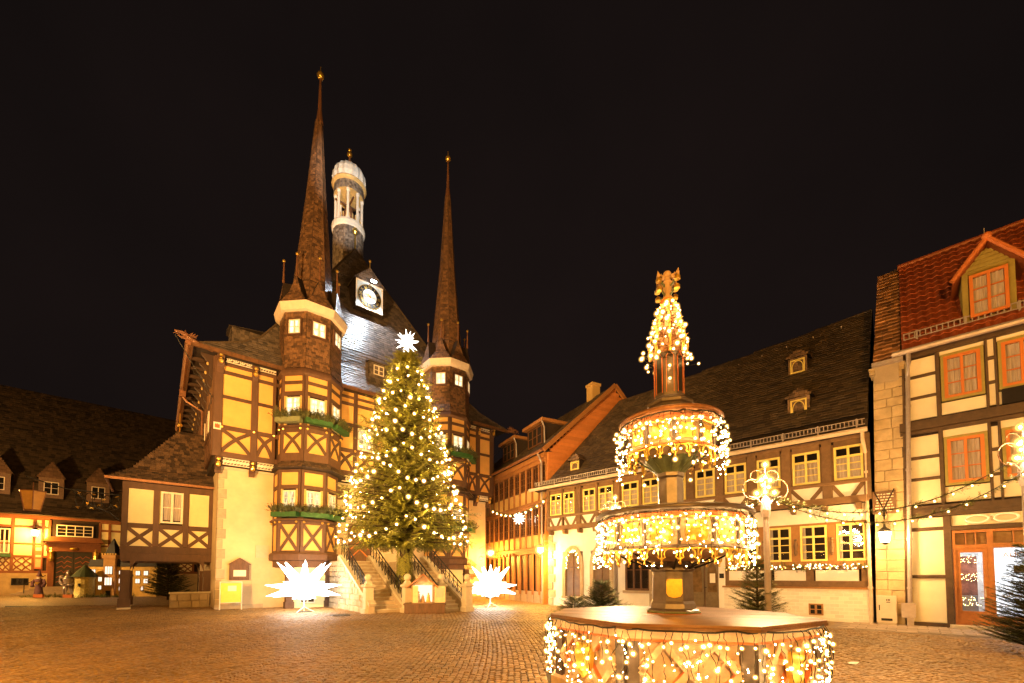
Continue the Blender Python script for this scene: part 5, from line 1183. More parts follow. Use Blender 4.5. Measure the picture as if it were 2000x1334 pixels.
def small_dormer(root, x, y, z, w=.75, h=.85):
    o = MB().box(x - w / 2, x + w / 2, y, y + 1.6, z, z + h).build('dormer', M_UNDER, root); s = MB()
    T, A_, B_ = (x, y - .1, z + h + .42), (x - w / 2 - .12, y - .14, z + h - .02), (x + w / 2 + .12, y - .14, z + h - .02)
    back = 2.0; tri = [A_, B_, (x, y + .1, z + h + .42)]
    MB().face(tri).face([A_, tri[2], (x, y + back, z + h + .42), (A_[0], y + back, A_[2])]).face([B_, tri[2], (x, y + back, z + h + .42), (B_[0], y + back, B_[2])]).build('dormer_roof', M_UNDER, o)
    slates(s, tri, (0, -1, .5), .16, .13, .02)
    for q in ([A_, tri[2], (x, y + back, z + h + .42), (A_[0], y + back, A_[2])], [B_, tri[2], (x, y + back, z + h + .42), (B_[0], y + back, B_[2])]): slates(s, q, ((q[0][0] - x), 0, 1), .18, .15, .02)
    slates(s, [(x - w / 2, y - .003, z), (x + w / 2, y - .003, z), (x + w / 2, y - .003, z + h), (x - w / 2, y - .003, z + h)], (0, -1, 0), .16, .14, .018)
    s.build('slates', mat('dormer_slates_warm', (.30, .19, .12), .6, .2, 9, isl=.7, col2=(.08, .055, .04)), o, kind='stuff')
    p = Pl(x, y); wn = window(o, p, -.27, .27, z + .1, z + h - .1, -.06, 1, 1, .05, .03, M_YEL, panes=True, depth=.055)
    MB().strip(arch_pts(-.2, .2, z + .16, z + .36, z + h - .17), .03, -.055, -.03, p).build('arch_bar', M_YEL, wn); return o
small_dormer(inn, -2.1, .62, 7.88); small_dormer(inn, -2.4, 2.6, 10.42, .7, .8); small_dormer(inn, -12.6, .35, 7.5, .6, .65)
for k in range(11):
    x = -11.5 + k * 1.05; t = (x + 12.3) / 12.35; z = 12.55 + .85 * t - .5; MB().tube([(x, 4.5, z - .1), (x, 4.42, z + .02), (x, 4.36, z - .02)], .025, 5).build('roof_hook', M_ZINC, ro)
pp_ = MB(); pp_.tube([(-.12, -.6, 6.6), (-.12, -.55, 6.3), (-.08, -.18, 5.9), (-.08, -.18, 0)], .055, 8)
for z in (5.2, 3.4, 1.2): pp_.lathe([(.07, z), (.07, z + .08)], 8, (-.08, -.18))
pp_.build('downpipe', mat('cream_gutter', (.62, .5, .38)), inn)

# ------------------------------------------------------------------ stone pier between inn and optician
pr_ = thing('stone_pier', 'tall weathered stone firewall pier between inn and optician house', 'wall', iw(.04, 0), IA); pr_.rotation_euler.y = rad(1.1)
MB().box(0, .74, 0, 1.5, 0, 8.9).build('core', M_STONE, pr_)
M_PST = mat('pier_stone', (.56, .43, .26), .85, .25, 4, rnd=.12, bump=.4, bscale=22); r_ = random.Random(5); z = 0
while z < 8.7:
    h = r_.uniform(.28, .42); x = -.005
    for x1 in (r_.uniform(.25, .5), .745): MB().cbox(x, x1 - .008, -.06 - r_.uniform(0, .012), .2, z, min(z + h, 8.9) - .01, .014).build('stone', M_PST, pr_); x = x1
    z += h
MB().box(-.12, .82, -.2, .4, 8.72, 8.82).box(-.08, .78, -.14, .4, 8.6, 8.72).build('cap_stone', M_PST, pr_)
vg = MB(); vg.add([(.06, -.3, 8.9), (.66, -.3, 8.9), (.66, 3.5, 13.95), (.06, 3.5, 13.95), (.06, -.3, 8.2), (.66, -.3, 8.2), (.66, 3.5, 12.2), (.06, 3.5, 12.2)], [(0, 1, 2, 3), (0, 3, 7, 4), (1, 5, 6, 2), (4, 5, 1, 0)])
vo = vg.build('verge_wall', M_STONE, pr_)
s = MB(); slates(s, [(.0, -.36, 8.86), (.7, -.36, 8.86), (.7, 3.5, 13.99), (.0, 3.5, 13.99)], (0, -1, 1), .2, .24, .06, jit=.35); s.build('verge_tiles', mat('verge_tile', (.46, .23, .10), .75, .25, 6, isl=.7, col2=(.12, .06, .03)), vo, kind='stuff')
MB().box(-.03, .76, -.46, -.3, 8.78, 8.9).build('verge_gutter', M_ZINC, vo)

# ------------------------------------------------------------------ optician house at the right
op = thing('optician_house', 'half-timbered optician house with orange windows and red tiled roof', 'house', iw(.8, 0), IA)
X0 = -.8            # measured x -> local x
bx('wall', M_UNDER, op, .02, 6.5, .12, 6, 3.5, 9.1); bx('wall', M_UNDER, op, .02, 1.05, .12, 6, 0, 3.5)
bx('side_wall', M_PANR, op, 6.15, 6.5, .0, 6, 0, 9.1)
O_ = Pl(0, 0)
def oprail(a, b, z0, z1, **k): rail(op, O_, a + X0, b + X0, z0, z1, m=M_TIMR, **k)
def oppan(a, b, z0, z1): panel(op, O_, a + X0, b + X0, z0, z1, m=M_PANR)
def opwin(a, b, z0, z1):
    o = window(op, O_, a + X0 + .07, b + X0 - .07, z0 + .07, z1 - .07, -.06, 2, 3, .085, .03, M_ORA, curtain=[(0, .5, 0, 1), (.5, 1, 0, 1)])
    MB().box(a + X0, a + X0 + .07, -.075, .05, z0, z1).box(b + X0 - .07, b + X0, -.075, .05, z0, z1).box(a + X0 + .07, b + X0 - .07, -.075, .05, z1 - .07, z1).box(a + X0 + .07, b + X0 - .07, -.075, .05, z0, z0 + .07).build('casing', M_GRNF, o)
for zb, wz0, wz1, zt in ((6.72, 7.22, 8.72, 8.9), (3.9, 4.5, 6.05, 6.3)):
    for a, b in ((zb + .1, (zb + zt) / 2 - .35), ((zb + zt) / 2 - .25, (zb + zt) / 2 + .35), ((zb + zt) / 2 + .45, zt - .1)): oppan(1.0, 1.72, a, b)
    for z in ((zb + zt) / 2 - .35, (zb + zt) / 2 + .35): oprail(1.0, 1.74, z, z + .1)
    for a, b in ((1.84, 2.78), (3.06, 4.0), (4.3, 5.2), (5.5, 6.4)):
        opwin(a, b, wz0, wz1); oppan(a, b, zb + .1, wz0 - .06)
        if wz1 + .12 < zt: oppan(a, b, wz1 + .04, zt - .02)
    for k in range(3): oppan(2.86, 2.98, zb + .12 + k * .75, zb + .75 + k * .75)
    for x, w in ((.92, .16), (1.78, .1), (2.82, .06), (3.02, .06), (4.15, .22), (5.35, .22)): oprail(x - w / 2, x + w / 2, zb, zt, y=-.065)
    for z in (zb + .75, zb + 1.5): oprail(2.84, 3.0, z, z + .1)
oprail(.82, 7, 6.30, 6.42); MB().box(.02, 6.2, -.16, .1, 6.42, 6.56).box(.02, 6.2, -.13, .1, 6.56, 6.72).build('floor_beam', M_TIMR, op); MB().box(.02, 6.2, -.18, .1, 3.66, 3.78).box(.02, 6.2, -.13, .1, 3.55, 3.66).box(.02, 6.2, -.15, .1, 3.78, 3.9).build('floor_beam', M_TIMR, op)
MB().box(.02, 6.2, -.3, .1, 8.98, 9.08).box(.02, 6.2, -.2, .1, 8.86, 8.98).build('eaves_beam', M_TIMR, op)
MB().box(2.3, 3.5, -.18, -.08, 6.75, 7.2).build('dark_sign', M_DARK, op)
# ground floor
for z0, z1 in ((.16, 1.55), (1.68, 3.1), (3.2, 3.5)): oppan(.98, 1.74, z0, z1)
oprail(.82, 1.9, .0, .14); oprail(.9, 1.8, 1.56, 1.67); oprail(.9, 1.8, 3.1, 3.2); oprail(1.74, 1.92, 0, 3.55, y=-.08); oprail(.82, .96, 0, 3.55, y=-.06)
oppan(1.95, 6, 3.22, 3.52); oprail(1.9, 7, 3.05, 3.2, y=-.1)
M_SHOPF = mat('shop_joinery', (.36, .13, .035), .45, .15, 7)
sd = MB().box(1.13, 1.19, -.06, .1, .1, 3.05).box(1.86, 1.93, -.06, .1, .1, 3.05).box(1.19, 1.86, -.06, .1, 2.48, 2.6).box(1.19, 1.86, -.06, .1, 2.97, 3.05).box(1.19, 1.29, -.03, .06, .1, 2.48).box(1.76, 1.86, -.03, .06, .1, 2.48).box(1.29, 1.76, -.03, .06, .1, .55).box(1.29, 1.76, -.03, .06, 2.36, 2.48).box(1.41, 1.435, -.03, .04, 2.6, 2.97).box(1.62, 1.645, -.03, .04, 2.6, 2.97).build('shop_door', M_SHOPF, op)
MB().quad((1.29, .02, .55), (1.76, .02, .55), (1.76, .02, 2.36), (1.29, .02, 2.36)).build('door_glass', GLASS, sd); MB().quad((1.19, .02, 2.6), (1.86, .02, 2.6), (1.86, .02, 2.97), (1.19, .02, 2.97)).build('transom_glass', GLASS, sd)
MB().box(1.77, 1.80, -.055, -.03, 1.0, 1.25).tube([(1.785, -.07, 1.15), (1.69, -.08, 1.15)], .013, 6).build('handle', M_ZINC, sd)
sw = MB().box(1.93, 1.99, -.06, .1, .1, 3.05).box(5.9, 6, -.06, .1, .1, 3.05).box(1.99, 5.9, -.06, .1, .1, .42).box(1.99, 5.9, -.06, .1, 2.48, 2.62).box(1.99, 5.9, -.06, .1, 2.97, 3.05).box(2.38, 2.41, -.03, .05, 2.62, 2.97).box(2.8, 2.83, -.03, .05, 2.62, 2.97).build('shop_window', M_SHOPF, op)
MB().quad((1.99, .02, .42), (5.9, .02, .42), (5.9, .02, 2.48), (1.99, .02, 2.48)).build('glass', GLASS, sw); MB().quad((1.99, .02, 2.62), (5.9, .02, 2.62), (5.9, .02, 2.97), (1.99, .02, 2.97)).build('transom_glass', GLASS, sw)
MB().box(1.06, 5.95, .14, .18, 2.54, 3.3).build('transom_boarding', mat('pale_boarding', (.42, .24, .10), .6, .2, 7), sw); MB().box(1.05, 6, 2.4, 2.5, 0, 3.5).build('back_wall', mat('shop_white', (.8, .8, .8), .8), sw); MB().box(1.06, 6, .12, 2.4, -.0, .08).build('shop_floor', mat('shop_floor', (.3, .22, .16), .4), sw); MB().box(1.06, 6, .12, 2.4, 3.3, 3.4).build('shop_ceiling', mat('shop_white', (.8, .8, .8)), sw); MB().box(1.06, 1.1, .12, 2.4, .08, 3.3).build('side_wall', mat('shop_white', (.8, .8, .8)), sw)
MB().box(1.3, 5, .8, 1.1, 3.24, 3.29).build('ceiling_light', emis('shop_light', (.9, .95, 1), 14), sw); MB().box(2.02, 3.2, .55, .6, .42, 2.48).build('display_panel', emis('display_white', (.93, .96, 1), 1.5), sw)
for z in (.7, 1.0, 1.3, 1.6): MB().box(2.1, 3.1, .3, .52, z, z + .015).build('shelf', mat('glass_shelf', (.5, .6, .6), .2), sw)
for k in range(14):
    x, z = U(2.12, 3.0), rng.choice((.715, 1.015, 1.315, 1.615)); c = rng.choice([(.1, .1, .12), (.5, .25, .1), (.3, .3, .35)]); t = thing('spectacles', 'pair of spectacles on display shelves in the shop window', 'spectacles', op.matrix_basis @ Vector((x, .4, z + .03)), IA, 'spectacles in the optician window')
    for sx in (-.045, .045): MB().tube([(sx + .035 * math.cos(a * .785), 0, .025 * math.sin(a * .785)) for a in range(9)], .006, 4).build('lens_ring', mat('specs%d' % int(c[0] * 10), c, .4), t)
TEXT['AUGEN'].materials.append(mat('letter_pink', (.75, .45, .32), .6)); mobj('lettering', TEXT['AUGEN'], sw, (2.5, .0, 2.25), rot=(rad(90), 0, 0))
MB().box(2.42, 2.75, .5, .545, 1.72, 1.95).build('picture', mat('picture_dark', (.08, .08, .12), .5, .4, 12), sw)
MB().box(1.3, 1.76, 1.7, 1.75, .1, 2.3).build('poster', mat('shop_poster', (.35, .13, .08), .6, .5, 3), sd); MB().box(1.3, 1.7, 1.0, 1.3, .1, 1.0).build('counter', mat('counter_grey', (.25, .25, .27), .4), sd)
dl = thing('door_fairy_lights', 'tiny warm fairy lights hanging behind the shop door glass', 'string lights', iw(.8, 0), IA)
for k in range(90):
    zz = rng.choice((2.15, 1.6, .85)) + U(-.14, .14); mobj('light_bulb', ico_mesh('light_bulb', .006, M_BULB), dl, (U(1.3, 1.75), .12 + U(0, .2), zz))
MB().tube([(1.3 + .05 * k, .2, 2.28 + .03 * math.sin(k * 2)) for k in range(10)], .004, 4).build('wire', M_IRON, dl)
gs = thing('spectacles_sign', 'big white spectacles sign above the optician door', 'sign', iw(2.77, -.17, 3.37), IA)
for sx in (-.29, .29): MB().tube([(sx + .235 * math.cos(a * math.pi / 14), -.02, .115 * math.sin(a * math.pi / 14)) for a in range(29)], .032, 7).build('rim', mat('sign_white', (.9, .9, .88), .4, .02), gs)
MB().tube([(-.07, -.02, .05), (0, -.02, .085), (.07, -.02, .05)], .024, 6).build('bridge', mat('sign_white', (.9, .9, .88)), gs)
MB().box(1.0, 2.1, -.45, .0, 0, .12).build('door_step', M_STONEP, op)
# tiled roof
OE = (0, -.42, 9.02); OR_ = 3.3; sl = math.atan2(13.9 - 9.02, OR_ + .42); ln_ = math.hypot(13.9 - 9.02, OR_ + .42)
ro = MB().quad((.14, -.42, 9.02), (6.6, -.42, 9.02), (6.6, OR_, 13.9), (.14, OR_, 13.9)).quad((-.1, OR_, 13.9), (6.6, OR_, 13.9), (6.6, 7, 9), (-.1, 7, 9)).quad((-.1, -.42, 9.0), (6.6, -.42, 9.0), (6.6, .1, 9.0), (-.1, .1, 9.0)).build('roof', M_UNDER, op)
M_TILE = mat('red_pantile', (.34, .085, .03), .5, .25, 8, rnd=.5, bump=.2)
tm = MB(); n = 8; hh = .36; ww = .235; vs = []
cs_, sn = math.cos(sl), math.sin(sl)
for v, lift in ((0, .035), (hh * 1.1, .004)):
    for i in range(n + 1):
        t = i / n; w_ = .028 * math.sin(t * 2 * math.pi) + .022; q = lift + w_
        vs.append((t * ww, v * cs_ - q * sn, v * sn + q * cs_))
for i in range(n + 1): vs.append((i / n * ww, 0, 0))
tm.add(vs, [(i, i + 1, n + 2 + i, n + 1 + i) for i in range(n)] + [(2 * n + 2 + i, 2 * n + 3 + i, i + 1, i) for i in range(n)])
tme = tm.mesh('roof_tile', M_TILE)
def dorm_clear(x, v): return not (2.2 - .62 < x < 2.2 + .5 and .6 < v < 2.95)
cand = []
for r_ in range(int(ln_ / hh)):
    for c in range(28):
        x = .15 + c * ww; v = r_ * hh
        if dorm_clear(x, v) and x < 6.4: cand.append((x, v))
cand.sort(key=lambda q: q[0])
for x, v in cand[:300]: mobj('roof_tile', tme, ro, (x, -.42 + v * cs_ + U(-.004, .004), 9.03 + v * sn))
tb = MB()
for x, v in cand[300:]: tb.add([(a + x, b - .42 + v * cs_, c + 9.03 + v * sn) for a, b, c in tm.v], tm.f)
if cand[300:]: tb.build('roof_tiles', M_TILE, ro, kind='stuff')
MB().tube([(.12, OR_, 13.93), (6.6, OR_, 13.93)], .1, 8).build('ridge_tiles', M_TILE, ro)
MB().tube([(-.1, -.5, 8.98), (6.4, -.5, 8.98)], .09, 8).build('gutter', M_ZINC, op)
snow_guard(ro, .2, 6, -.14, 9.5, .22, .13)
pp_ = MB(); pp_.tube([(.3, -.48, 8.95), (.3, -.45, 8.6), (.27, -.2, 8.25), (.1, -.2, .6)], .06, 8)
for z in (7.2, 5.1, 2.8, 1.2): pp_.lathe([(.075, z), (.075, z + .08)], 8, (.1 + .17 * (z - .6) / 7.65, -.2))
pp_.box(.02, .18, -.28, -.1, .02, .75); pp_.build('downpipe', M_ZINC, op)
# dormer
dx = 2.14; do_ = MB().box(dx - .55, dx + .55, .0, 2.4, 9.45, 11.05).build('dormer', M_GRNF, op)
MB().prism([(dx - .55, 11.05), (dx + .55, 11.05), (dx, 11.75)], .0, 2.4).build('gable', M_GRNF, do_)
for k in range(5): MB().box(dx - .55 + .1 * k, dx + .55 - .1 * k, -.02, .0, 11.05 + k * .13, 11.165 + k * .13).build('gable_board', M_GRNF, do_)
for sx in (-1, 1): MB().box(min(dx + sx * .55, dx + sx * .42), max(dx + sx * .55, dx + sx * .42), -.06, .0, 9.45, 11.1).build('corner_post', M_GRNF, do_)
window(do_, Pl(dx, -.02), -.4, .42, 9.62, 10.95, -.06, 2, 3, .08, .03, M_ORA, curtain=[(0, 1, 0, 1)], depth=.075) if False else window(do_, Pl(dx, -.12), -.4, .4, 9.62, 10.95, -.06, 2, 3, .08, .03, M_ORA, curtain=[(0, .49, 0, 1), (.51, 1, 0, 1)], depth=.155)
for sx in (-1, 1):
    q = MB(); q.add([(dx + sx * .76, -.25, 10.86), (dx + sx * .76, 2.6, 10.86), (dx, 2.6, 11.88), (dx, -.25, 11.88), (dx + sx * .76, -.25, 10.80), (dx + sx * .76, 2.6, 10.80), (dx, 2.6, 11.80), (dx, -.25, 11.80)], [(0, 1, 2, 3), (4, 5, 6, 7), (0, 3, 7, 4), (0, 1, 5, 4)]); rs = q.build('dormer_roof', M_TILE, do_)
    for k in range(6):
        t = k / 6; p0 = (dx + sx * .78 * (1 - t), -.30, 10.88 + 1.03 * t); p1 = (dx + sx * .78 * (1 - t - .19), -.30, 10.88 + 1.03 * (t + .19)); MB().tube([p0, p1], [.075, .062], 7).build('verge_tile', mat('bright_tile', (.55, .17, .05), .55, .2, 6, rnd=.3), rs)
MB().ball((dx, -.3, 11.95), .12, 9, 6).build('ridge_end', mat('bright_tile', (.55, .17, .05)), do_); MB().tube([(dx, .2, 11.9), (dx, .2, 12.5)], .012, 5).build('lightning_rod', M_ZINC, do_)

# ------------------------------------------------------------------ things on and by the pier
pl_ = thing('inscription_plaque', 'brown stone plaque with pale lettering on the pier', 'plaque', iw(.36, -.085, 3.75), IA)
MB().box(-.3, .3, -.04, 0, 0, .78).build('slab', mat('plaque_brown', (.16, .09, .05), .6, .15), pl_)
for k in range(7):
    x = -.24 + U(0, .06)
    while x < .2: 
        w_ = U(.03, .1); MB().box(x, min(x + w_, .24), -.045, -.04, .08 + k * .095, .105 + k * .095 + U(0, .012)).build('letter', M_WHITE, pl_); x += w_ + .03
wl_ = thing('wall_lantern', 'glowing lantern on iron stays on the stone pier', 'lantern', iw(.36, -.62, 2.75), IA, 'lit wall lanterns')
lantern_parts(wl_, M_LAMP, .68); b = MB(); b.tube([(0, 0, .75), (-.02, .05, 1.15), (-.24, .5, 1.75)], .018, 5); b.tube([(0, 0, .75), (.02, .05, 1.15), (.26, .5, 1.82)], .018, 5); b.tube([(.06 * math.cos(a), .02, .98 + .12 * math.sin(a)) for a in [k * .7 for k in range(10)]], .014, 5); b.build('stays', M_IRON, wl_)
lamp('lantern_light', 'POINT', (0, -.32, .2), 280, WARM, wl_, .2)
cb = thing('utility_cabinet', 'white metal utility cabinet standing at the pier foot', 'cabinet', iw(.33, -.5), IA)
MB().box(-.23, .23, 0, .3, .0, .1).build('plinth', M_STONEP, cb); MB().box(-.25, .25, -.02, .32, .1, .98).build('case', mat('cabinet_paint', (.66, .58, .48), .5, .05), cb); MB().box(-.235, .235, -.03, -.02, .13, .95).build('door', mat('cabinet_paint', (.66, .58, .48)), cb); MB().box(-.19, -.165, -.045, -.03, .5, .68).build('handle', M_IRON, cb); MB().box(.0, .03, -.034, -.03, .82, .87).box(.05, .09, -.034, -.03, .82, .87).box(.0, .1, -.034, -.03, .76, .785).build('marking', M_IRON, cb); MB().box(-.14, .14, -.036, -.03, .16, .24).build('vent', M_IRON, cb)
gb_ = thing('grey_meter_box', 'small grey box on the wall beside the downpipe', 'box', iw(.86, -.3), IA); MB().box(-.17, .17, -.08, .1, .28, .72).build('case', M_ZINC, gb_); MB().box(-.18, .18, -.1, .11, .72, .75).build('lid', M_ZINC, gb_); MB().box(-.05, .05, -.02, .04, 0, .28).build('foot', M_ZINC, gb_)
pv = MB().face([iw(.8, -.05, .006), iw(6, -.05, .006), iw(6, -2.6, .006), iw(-1, -2.6, .006), iw(-1, -.2, .006)]).build('pavement', mat('pavement', (.26, .2, .15), .8, .2, 4)); pv['kind'] = 'structure'
vs_ = [MB().cbox(0, .46, 0, .02, 0, .29, .01).v]
pm = MB(); pm.add([(0, 0, 0), (.45, 0, 0), (.45, .28, 0), (0, .28, 0), (.012, .012, .022), (.438, .012, .022), (.438, .268, .022), (.012, .268, .022)], [(4, 5, 6, 7), (0, 1, 5, 4), (1, 2, 6, 5), (2, 3, 7, 6), (3, 0, 4, 7)]); pme = pm.mesh('paving_slab', mat('paving_slab', (.36, .28, .21), .7, .2, 8, rnd=.5, bump=.3))
for r_ in range(8):
    for c in range(13):
        p = iw(-.8 + c * .465 + (.23 if r_ % 2 else 0), -2.5 + r_ * .295, .008); mobj('paving_slab', pme, pv, p, rot=(0, 0, rad(IA)))

# ------------------------------------------------------------------ street house behind the inn
st_h = thing('street_house', 'tall timber-framed house with rows of brown windows along the side street', 'house', (2.13, 25.3, 0), -62.7)
bx('wall', M_UNDER, st_h, -12, -.02, .15, 10, 0, 9.2); SP = Pl(0, 0)
M_TS = mat('street_timber', (.34, .15, .05), .6, .25, 6, rnd=.25); M_PS = mat('street_panel', (.62, .40, .15), .8, .1, 4, rnd=.2); M_WS = mat('street_window', (.13, .055, .022), .5, .2, 6)
for k in range(14):
    x = -.1 - k * .82
    for z0, z1 in ((.5, 3.1), (3.45, 6.05), (6.3, 8.6)): rail(st_h, SP, x - .07, x + .07, z0, z1, y=-.09, m=M_TS)
    a, b = x - .75, x - .07
    panel(st_h, SP, a, b, 3.45, 4.2, m=M_PS); panel(st_h, SP, a, b, 6.3, 7.15, m=M_PS)
    window(st_h, SP, a, b, 4.25, 5.9, -.04, 2, 3, .06, .03, M_WS, panes=False, depth=.3); window(st_h, SP, a, b, 7.2, 8.5, -.04, 2, 3, .06, .03, M_WS, panes=False, depth=.3)
    if k < 7: rail(st_h, SP, x - .3, x - .14, .75, 3.0, y=-.06, m=M_TS); rail(st_h, SP, x - .5, x - .36, .75, 3.0, y=-.03, m=M_WS); panel(st_h, SP, a, b, .0, .7, m=M_STONE)
    else: window(st_h, SP, a, b, .7, 3.0, -.04, 1, 2, .06, .03, M_TS, panes=False, depth=.3); panel(st_h, SP, a, b, 0, .7, m=M_STONE)
for z0, z1, y in ((3.05, 3.25, -.12), (3.25, 3.45, -.18), (5.95, 6.12, -.14), (6.12, 6.3, -.2), (8.55, 8.8, -.15), (8.8, 9.15, -.25)): rail(st_h, SP, -12, .02, z0, z1, y=y, d=.3, m=M_TS)
for k in range(10): MB().box(-8.6 + k * .5, -8.45 + k * .5, -.32, .0, 3.02, 3.18).build('beam_end', M_TS, st_h)
ga = MB().prism([(-.4, 0), (9.9, 0), (9.9, 9.1), (5, 14.0), (-.02, 9.1)], -.12, .0, Pl(0, 0, 90)).build('gable_wall', mat('tile_hung_gable', (.55, .22, .07), .75, .15, 5), st_h)
for k in range(26):
    z = 8.0 + k * .23; half = min(5.0, (14.0 - z) * 1.02)
    if half > .1: MB().box(.125, .145, 5 - half, 5 + half, z, z + .2).build('cladding_board', mat('gable_board', (.58, .21, .06), .7, .15, 5, rnd=.4), ga)
ro = MB().quad((-12, -.5, 9.15), (.35, -.5, 9.15), (.35, 5, 14.15), (-12, 5, 14.15)).quad((-12, 5, 14.15), (.35, 5, 14.15), (.35, 10.5, 9.1), (-12, 10.5, 9.1)).quad((-12, -.5, 9.1), (.35, -.5, 9.1), (.35, .1, 9.1), (-12, .1, 9.1)).build('roof', M_UNDER, st_h)
s = MB(); slates(s, [(-12, -.5, 9.16), (.35, -.5, 9.16), (.35, 5, 14.16), (-12, 5, 14.16)], (0, -1, 1), .3, .25); s.build('slates', M_SLATED, ro, kind='stuff')
vb = MB(); vb.strip([(-.5, 9.1), (5, 14.12)], .26, -.42, -.30, Pl(0, 0, 90)); vb.strip([(5, 14.12), (10.5, 9.05)], .26, -.42, -.30, Pl(0, 0, 90)); vb.build('verge_board', M_TS, ro)
MB().tube([(-12, -.58, 9.1), (.35, -.58, 9.1)], .09, 8).build('gutter', M_COPP, st_h); MB().tube([(-.2, -.58, 9.0), (-.2, -.3, 8.5), (-.2, -.25, .3)], .06, 8).build('downpipe', M_ZINC, st_h)
MB().tube([(-8.6, -.58, 9.0), (-8.6, -.3, 8.5), (-8.6, -.25, .3)], .06, 8).build('downpipe', M_COPP, st_h)
for x in (-2.4, -6.2):
    d_ = MB().box(x - 1.1, x + 1.1, .6, 4, 9.9, 11.5).build('dormer', M_UNDER, st_h); MB().box(x - 1.3, x + 1.3, .3, 4.2, 11.5, 11.7).build('dormer_roof', M_TS, d_)
    window(d_, Pl(x, .56), -.9, .9, 10.2, 11.4, -.04, 3, 2, .07, .04, M_WS, panes=False, depth=.035); MB().tube([(x + 1.25, .3, 11.5), (x + 1.25, .5, 11.1), (x + 1.2, .55, 10.1)], .05, 7).build('downpipe', M_ZINC, d_)
MB().box(-2.2, -1.55, 4.65, 5.3, 13.2, 14.95).box(-2.26, -1.49, 4.59, 5.36, 14.88, 15.05).build('chimney', M_PS, ro)
# far end of the side street: a plain house closing the view
ch = thing('far_house', 'dim house front closing the view at the end of the side street', 'house', (-4.4, 42, 0), 10)
MB().box(-3, 6, 0, 6, 0, 8).build('wall', mat('far_wall', (.32, .2, .1), .9, .15, 3), ch); MB().prism([(-3.4, 8), (6.4, 8), (1.5, 13)], -.3, 6).build('roof', M_UNDER, ch)
for x in (-2, 0, 2, 4):
    for z in (1.2, 4.6): window(ch, Pl(0, 0), x, x + .9, z, z + 1.5, -.06, 2, 3, .07, .04, M_WHITE, panes=False, depth=.055)
# ------------------------------------------------------------------ fountain
M_FST = mat('fountain_stone', (.44, .30, .21), .65, .2, 5, bump=.3, bscale=25); M_FRED = mat('red_trim', (.48, .13, .045), .55, .15, 8); M_FCOL = mat('fountain_iron', (.105, .08, .078), .4, .25, 5, metal=.25)
M_FGRN = mat('verdigris', (.12, .15, .085), .55, .3, 8); M_COVER = mat('wood_cover', (.21, .105, .05), .42, .3, 5, stretch=(.35, 3.2, 1), bump=.35, bscale=18, rnd=.35)
fo = thing('fountain', 'tall tiered cast-iron and stone fountain with gilded bowls and wooden basin cover', 'fountain', (FX, FY, 0))
fa = [-105 + 45 * k for k in range(8)]
def oct_(R, z, a0=-127.5): return [(R * math.cos(rad(a0 + 45 * k)), R * math.sin(rad(a0 + 45 * k)), z) for k in range(8)]
bs = MB().lathe([(1.92, 0), (1.92, .16), (1.80, .2), (1.78, .82), (1.86, .88), (1.9, .98), (1.84, 1.0)], 8, a0=rad(-127.5)).build('basin', M_FST, fo)
AP = 1.79 * math.cos(rad(22.5)); HW = 1.79 * math.sin(rad(22.5))
for i, th in enumerate(fa):
    p = face_pl(0, 0, AP, th); q = MB(); r_ = MB()
    for xx in (-HW + .07, HW - .07): MB().box(xx - .07, xx + .07, -.06, .02, .18, .84, p).build('pilaster', M_FCOL, bs)
    cell = (2 * HW - .3) / 2
    for c in range(2):
        a = -HW + .15 + c * cell; m_ = a + cell / 2
        for pts in ([(a, .5), (m_, .82)], [(m_, .82), (a + cell, .5)], [(a, .5), (m_, .2)], [(m_, .2), (a + cell, .5)]):
            q.strip(pts, .075, -.085, .0, p); r_.strip([(x * .86 + m_ * .14, z * .86 + .51 * .14) for x, z in pts], .026, -.06, .0, p)
        for sx in (-1, 1):
            q.strip([(m_ + sx * .18 + .09 * math.cos(t), .56 + .09 * math.sin(t)) for t in [math.pi * k / 8 + (0 if sx < 0 else 0) for k in range(9)]], .03, -.05, 0, p)
    q.build('tracery', M_FST, bs); r_.build('tracery_edge', M_FRED, bs)
    MB().box(-HW, HW, -.05, .02, .835, .87, p).build('red_moulding', M_FRED, bs)
    if i % 2:
        MB().prism([(-.13, .72), (.13, .72), (.16, .6), (.12, .36), (0, .26), (-.12, .36), (-.16, .6)], -.13, -.06, p).build('gilded_shield', M_GOLD, bs)
# cover: two overlapping board halves
def clip(poly, nx, ny, d):
    out = []
    for i in range(len(poly)):
        a, b = poly[i], poly[(i + 1) % len(poly)]; fa_, fb = a[0] * nx + a[1] * ny - d, b[0] * nx + b[1] * ny - d
        if fa_ <= 0: out.append(a)
        if fa_ * fb < 0: t = fa_ / (fa_ - fb); out.append((a[0] + (b[0] - a[0]) * t, a[1] + (b[1] - a[1]) * t))
    return out
ocp = [(1.92 * math.cos(rad(-37.5 + 45 * k)), 1.92 * math.sin(rad(-37.5 + 45 * k))) for k in range(8)]
nx, ny = math.cos(rad(-105)), math.sin(rad(-105))
for k in range(9):
    lo, hi = -1.82 + k * .405, -1.82 + (k + 1) * .405 - .006; pg = clip(clip(ocp, nx, ny, hi), -nx, -ny, -lo)
    if len(pg) < 3: continue
    m_ = len(pg); z1 = (1.052 if lo > .1 else 1.034) + U(-.002, .002); b = MB()
    b.add([(x, y, 1.02) for x, y in pg] + [(x, y, z1) for x, y in pg], [tuple(range(m_ - 1, -1, -1)), tuple(range(m_, 2 * m_))] + [(i, (i + 1) % m_, (i + 1) % m_ + m_, i + m_) for i in range(m_)])
    b.build('cover_board', M_COVER, fo)
MB().lathe([(1.86, .985), (1.93, .985), (1.93, 1.018), (1.86, 1.018)], 8, a0=rad(-127.5)).build('cover_rim', M_WOODP, fo)
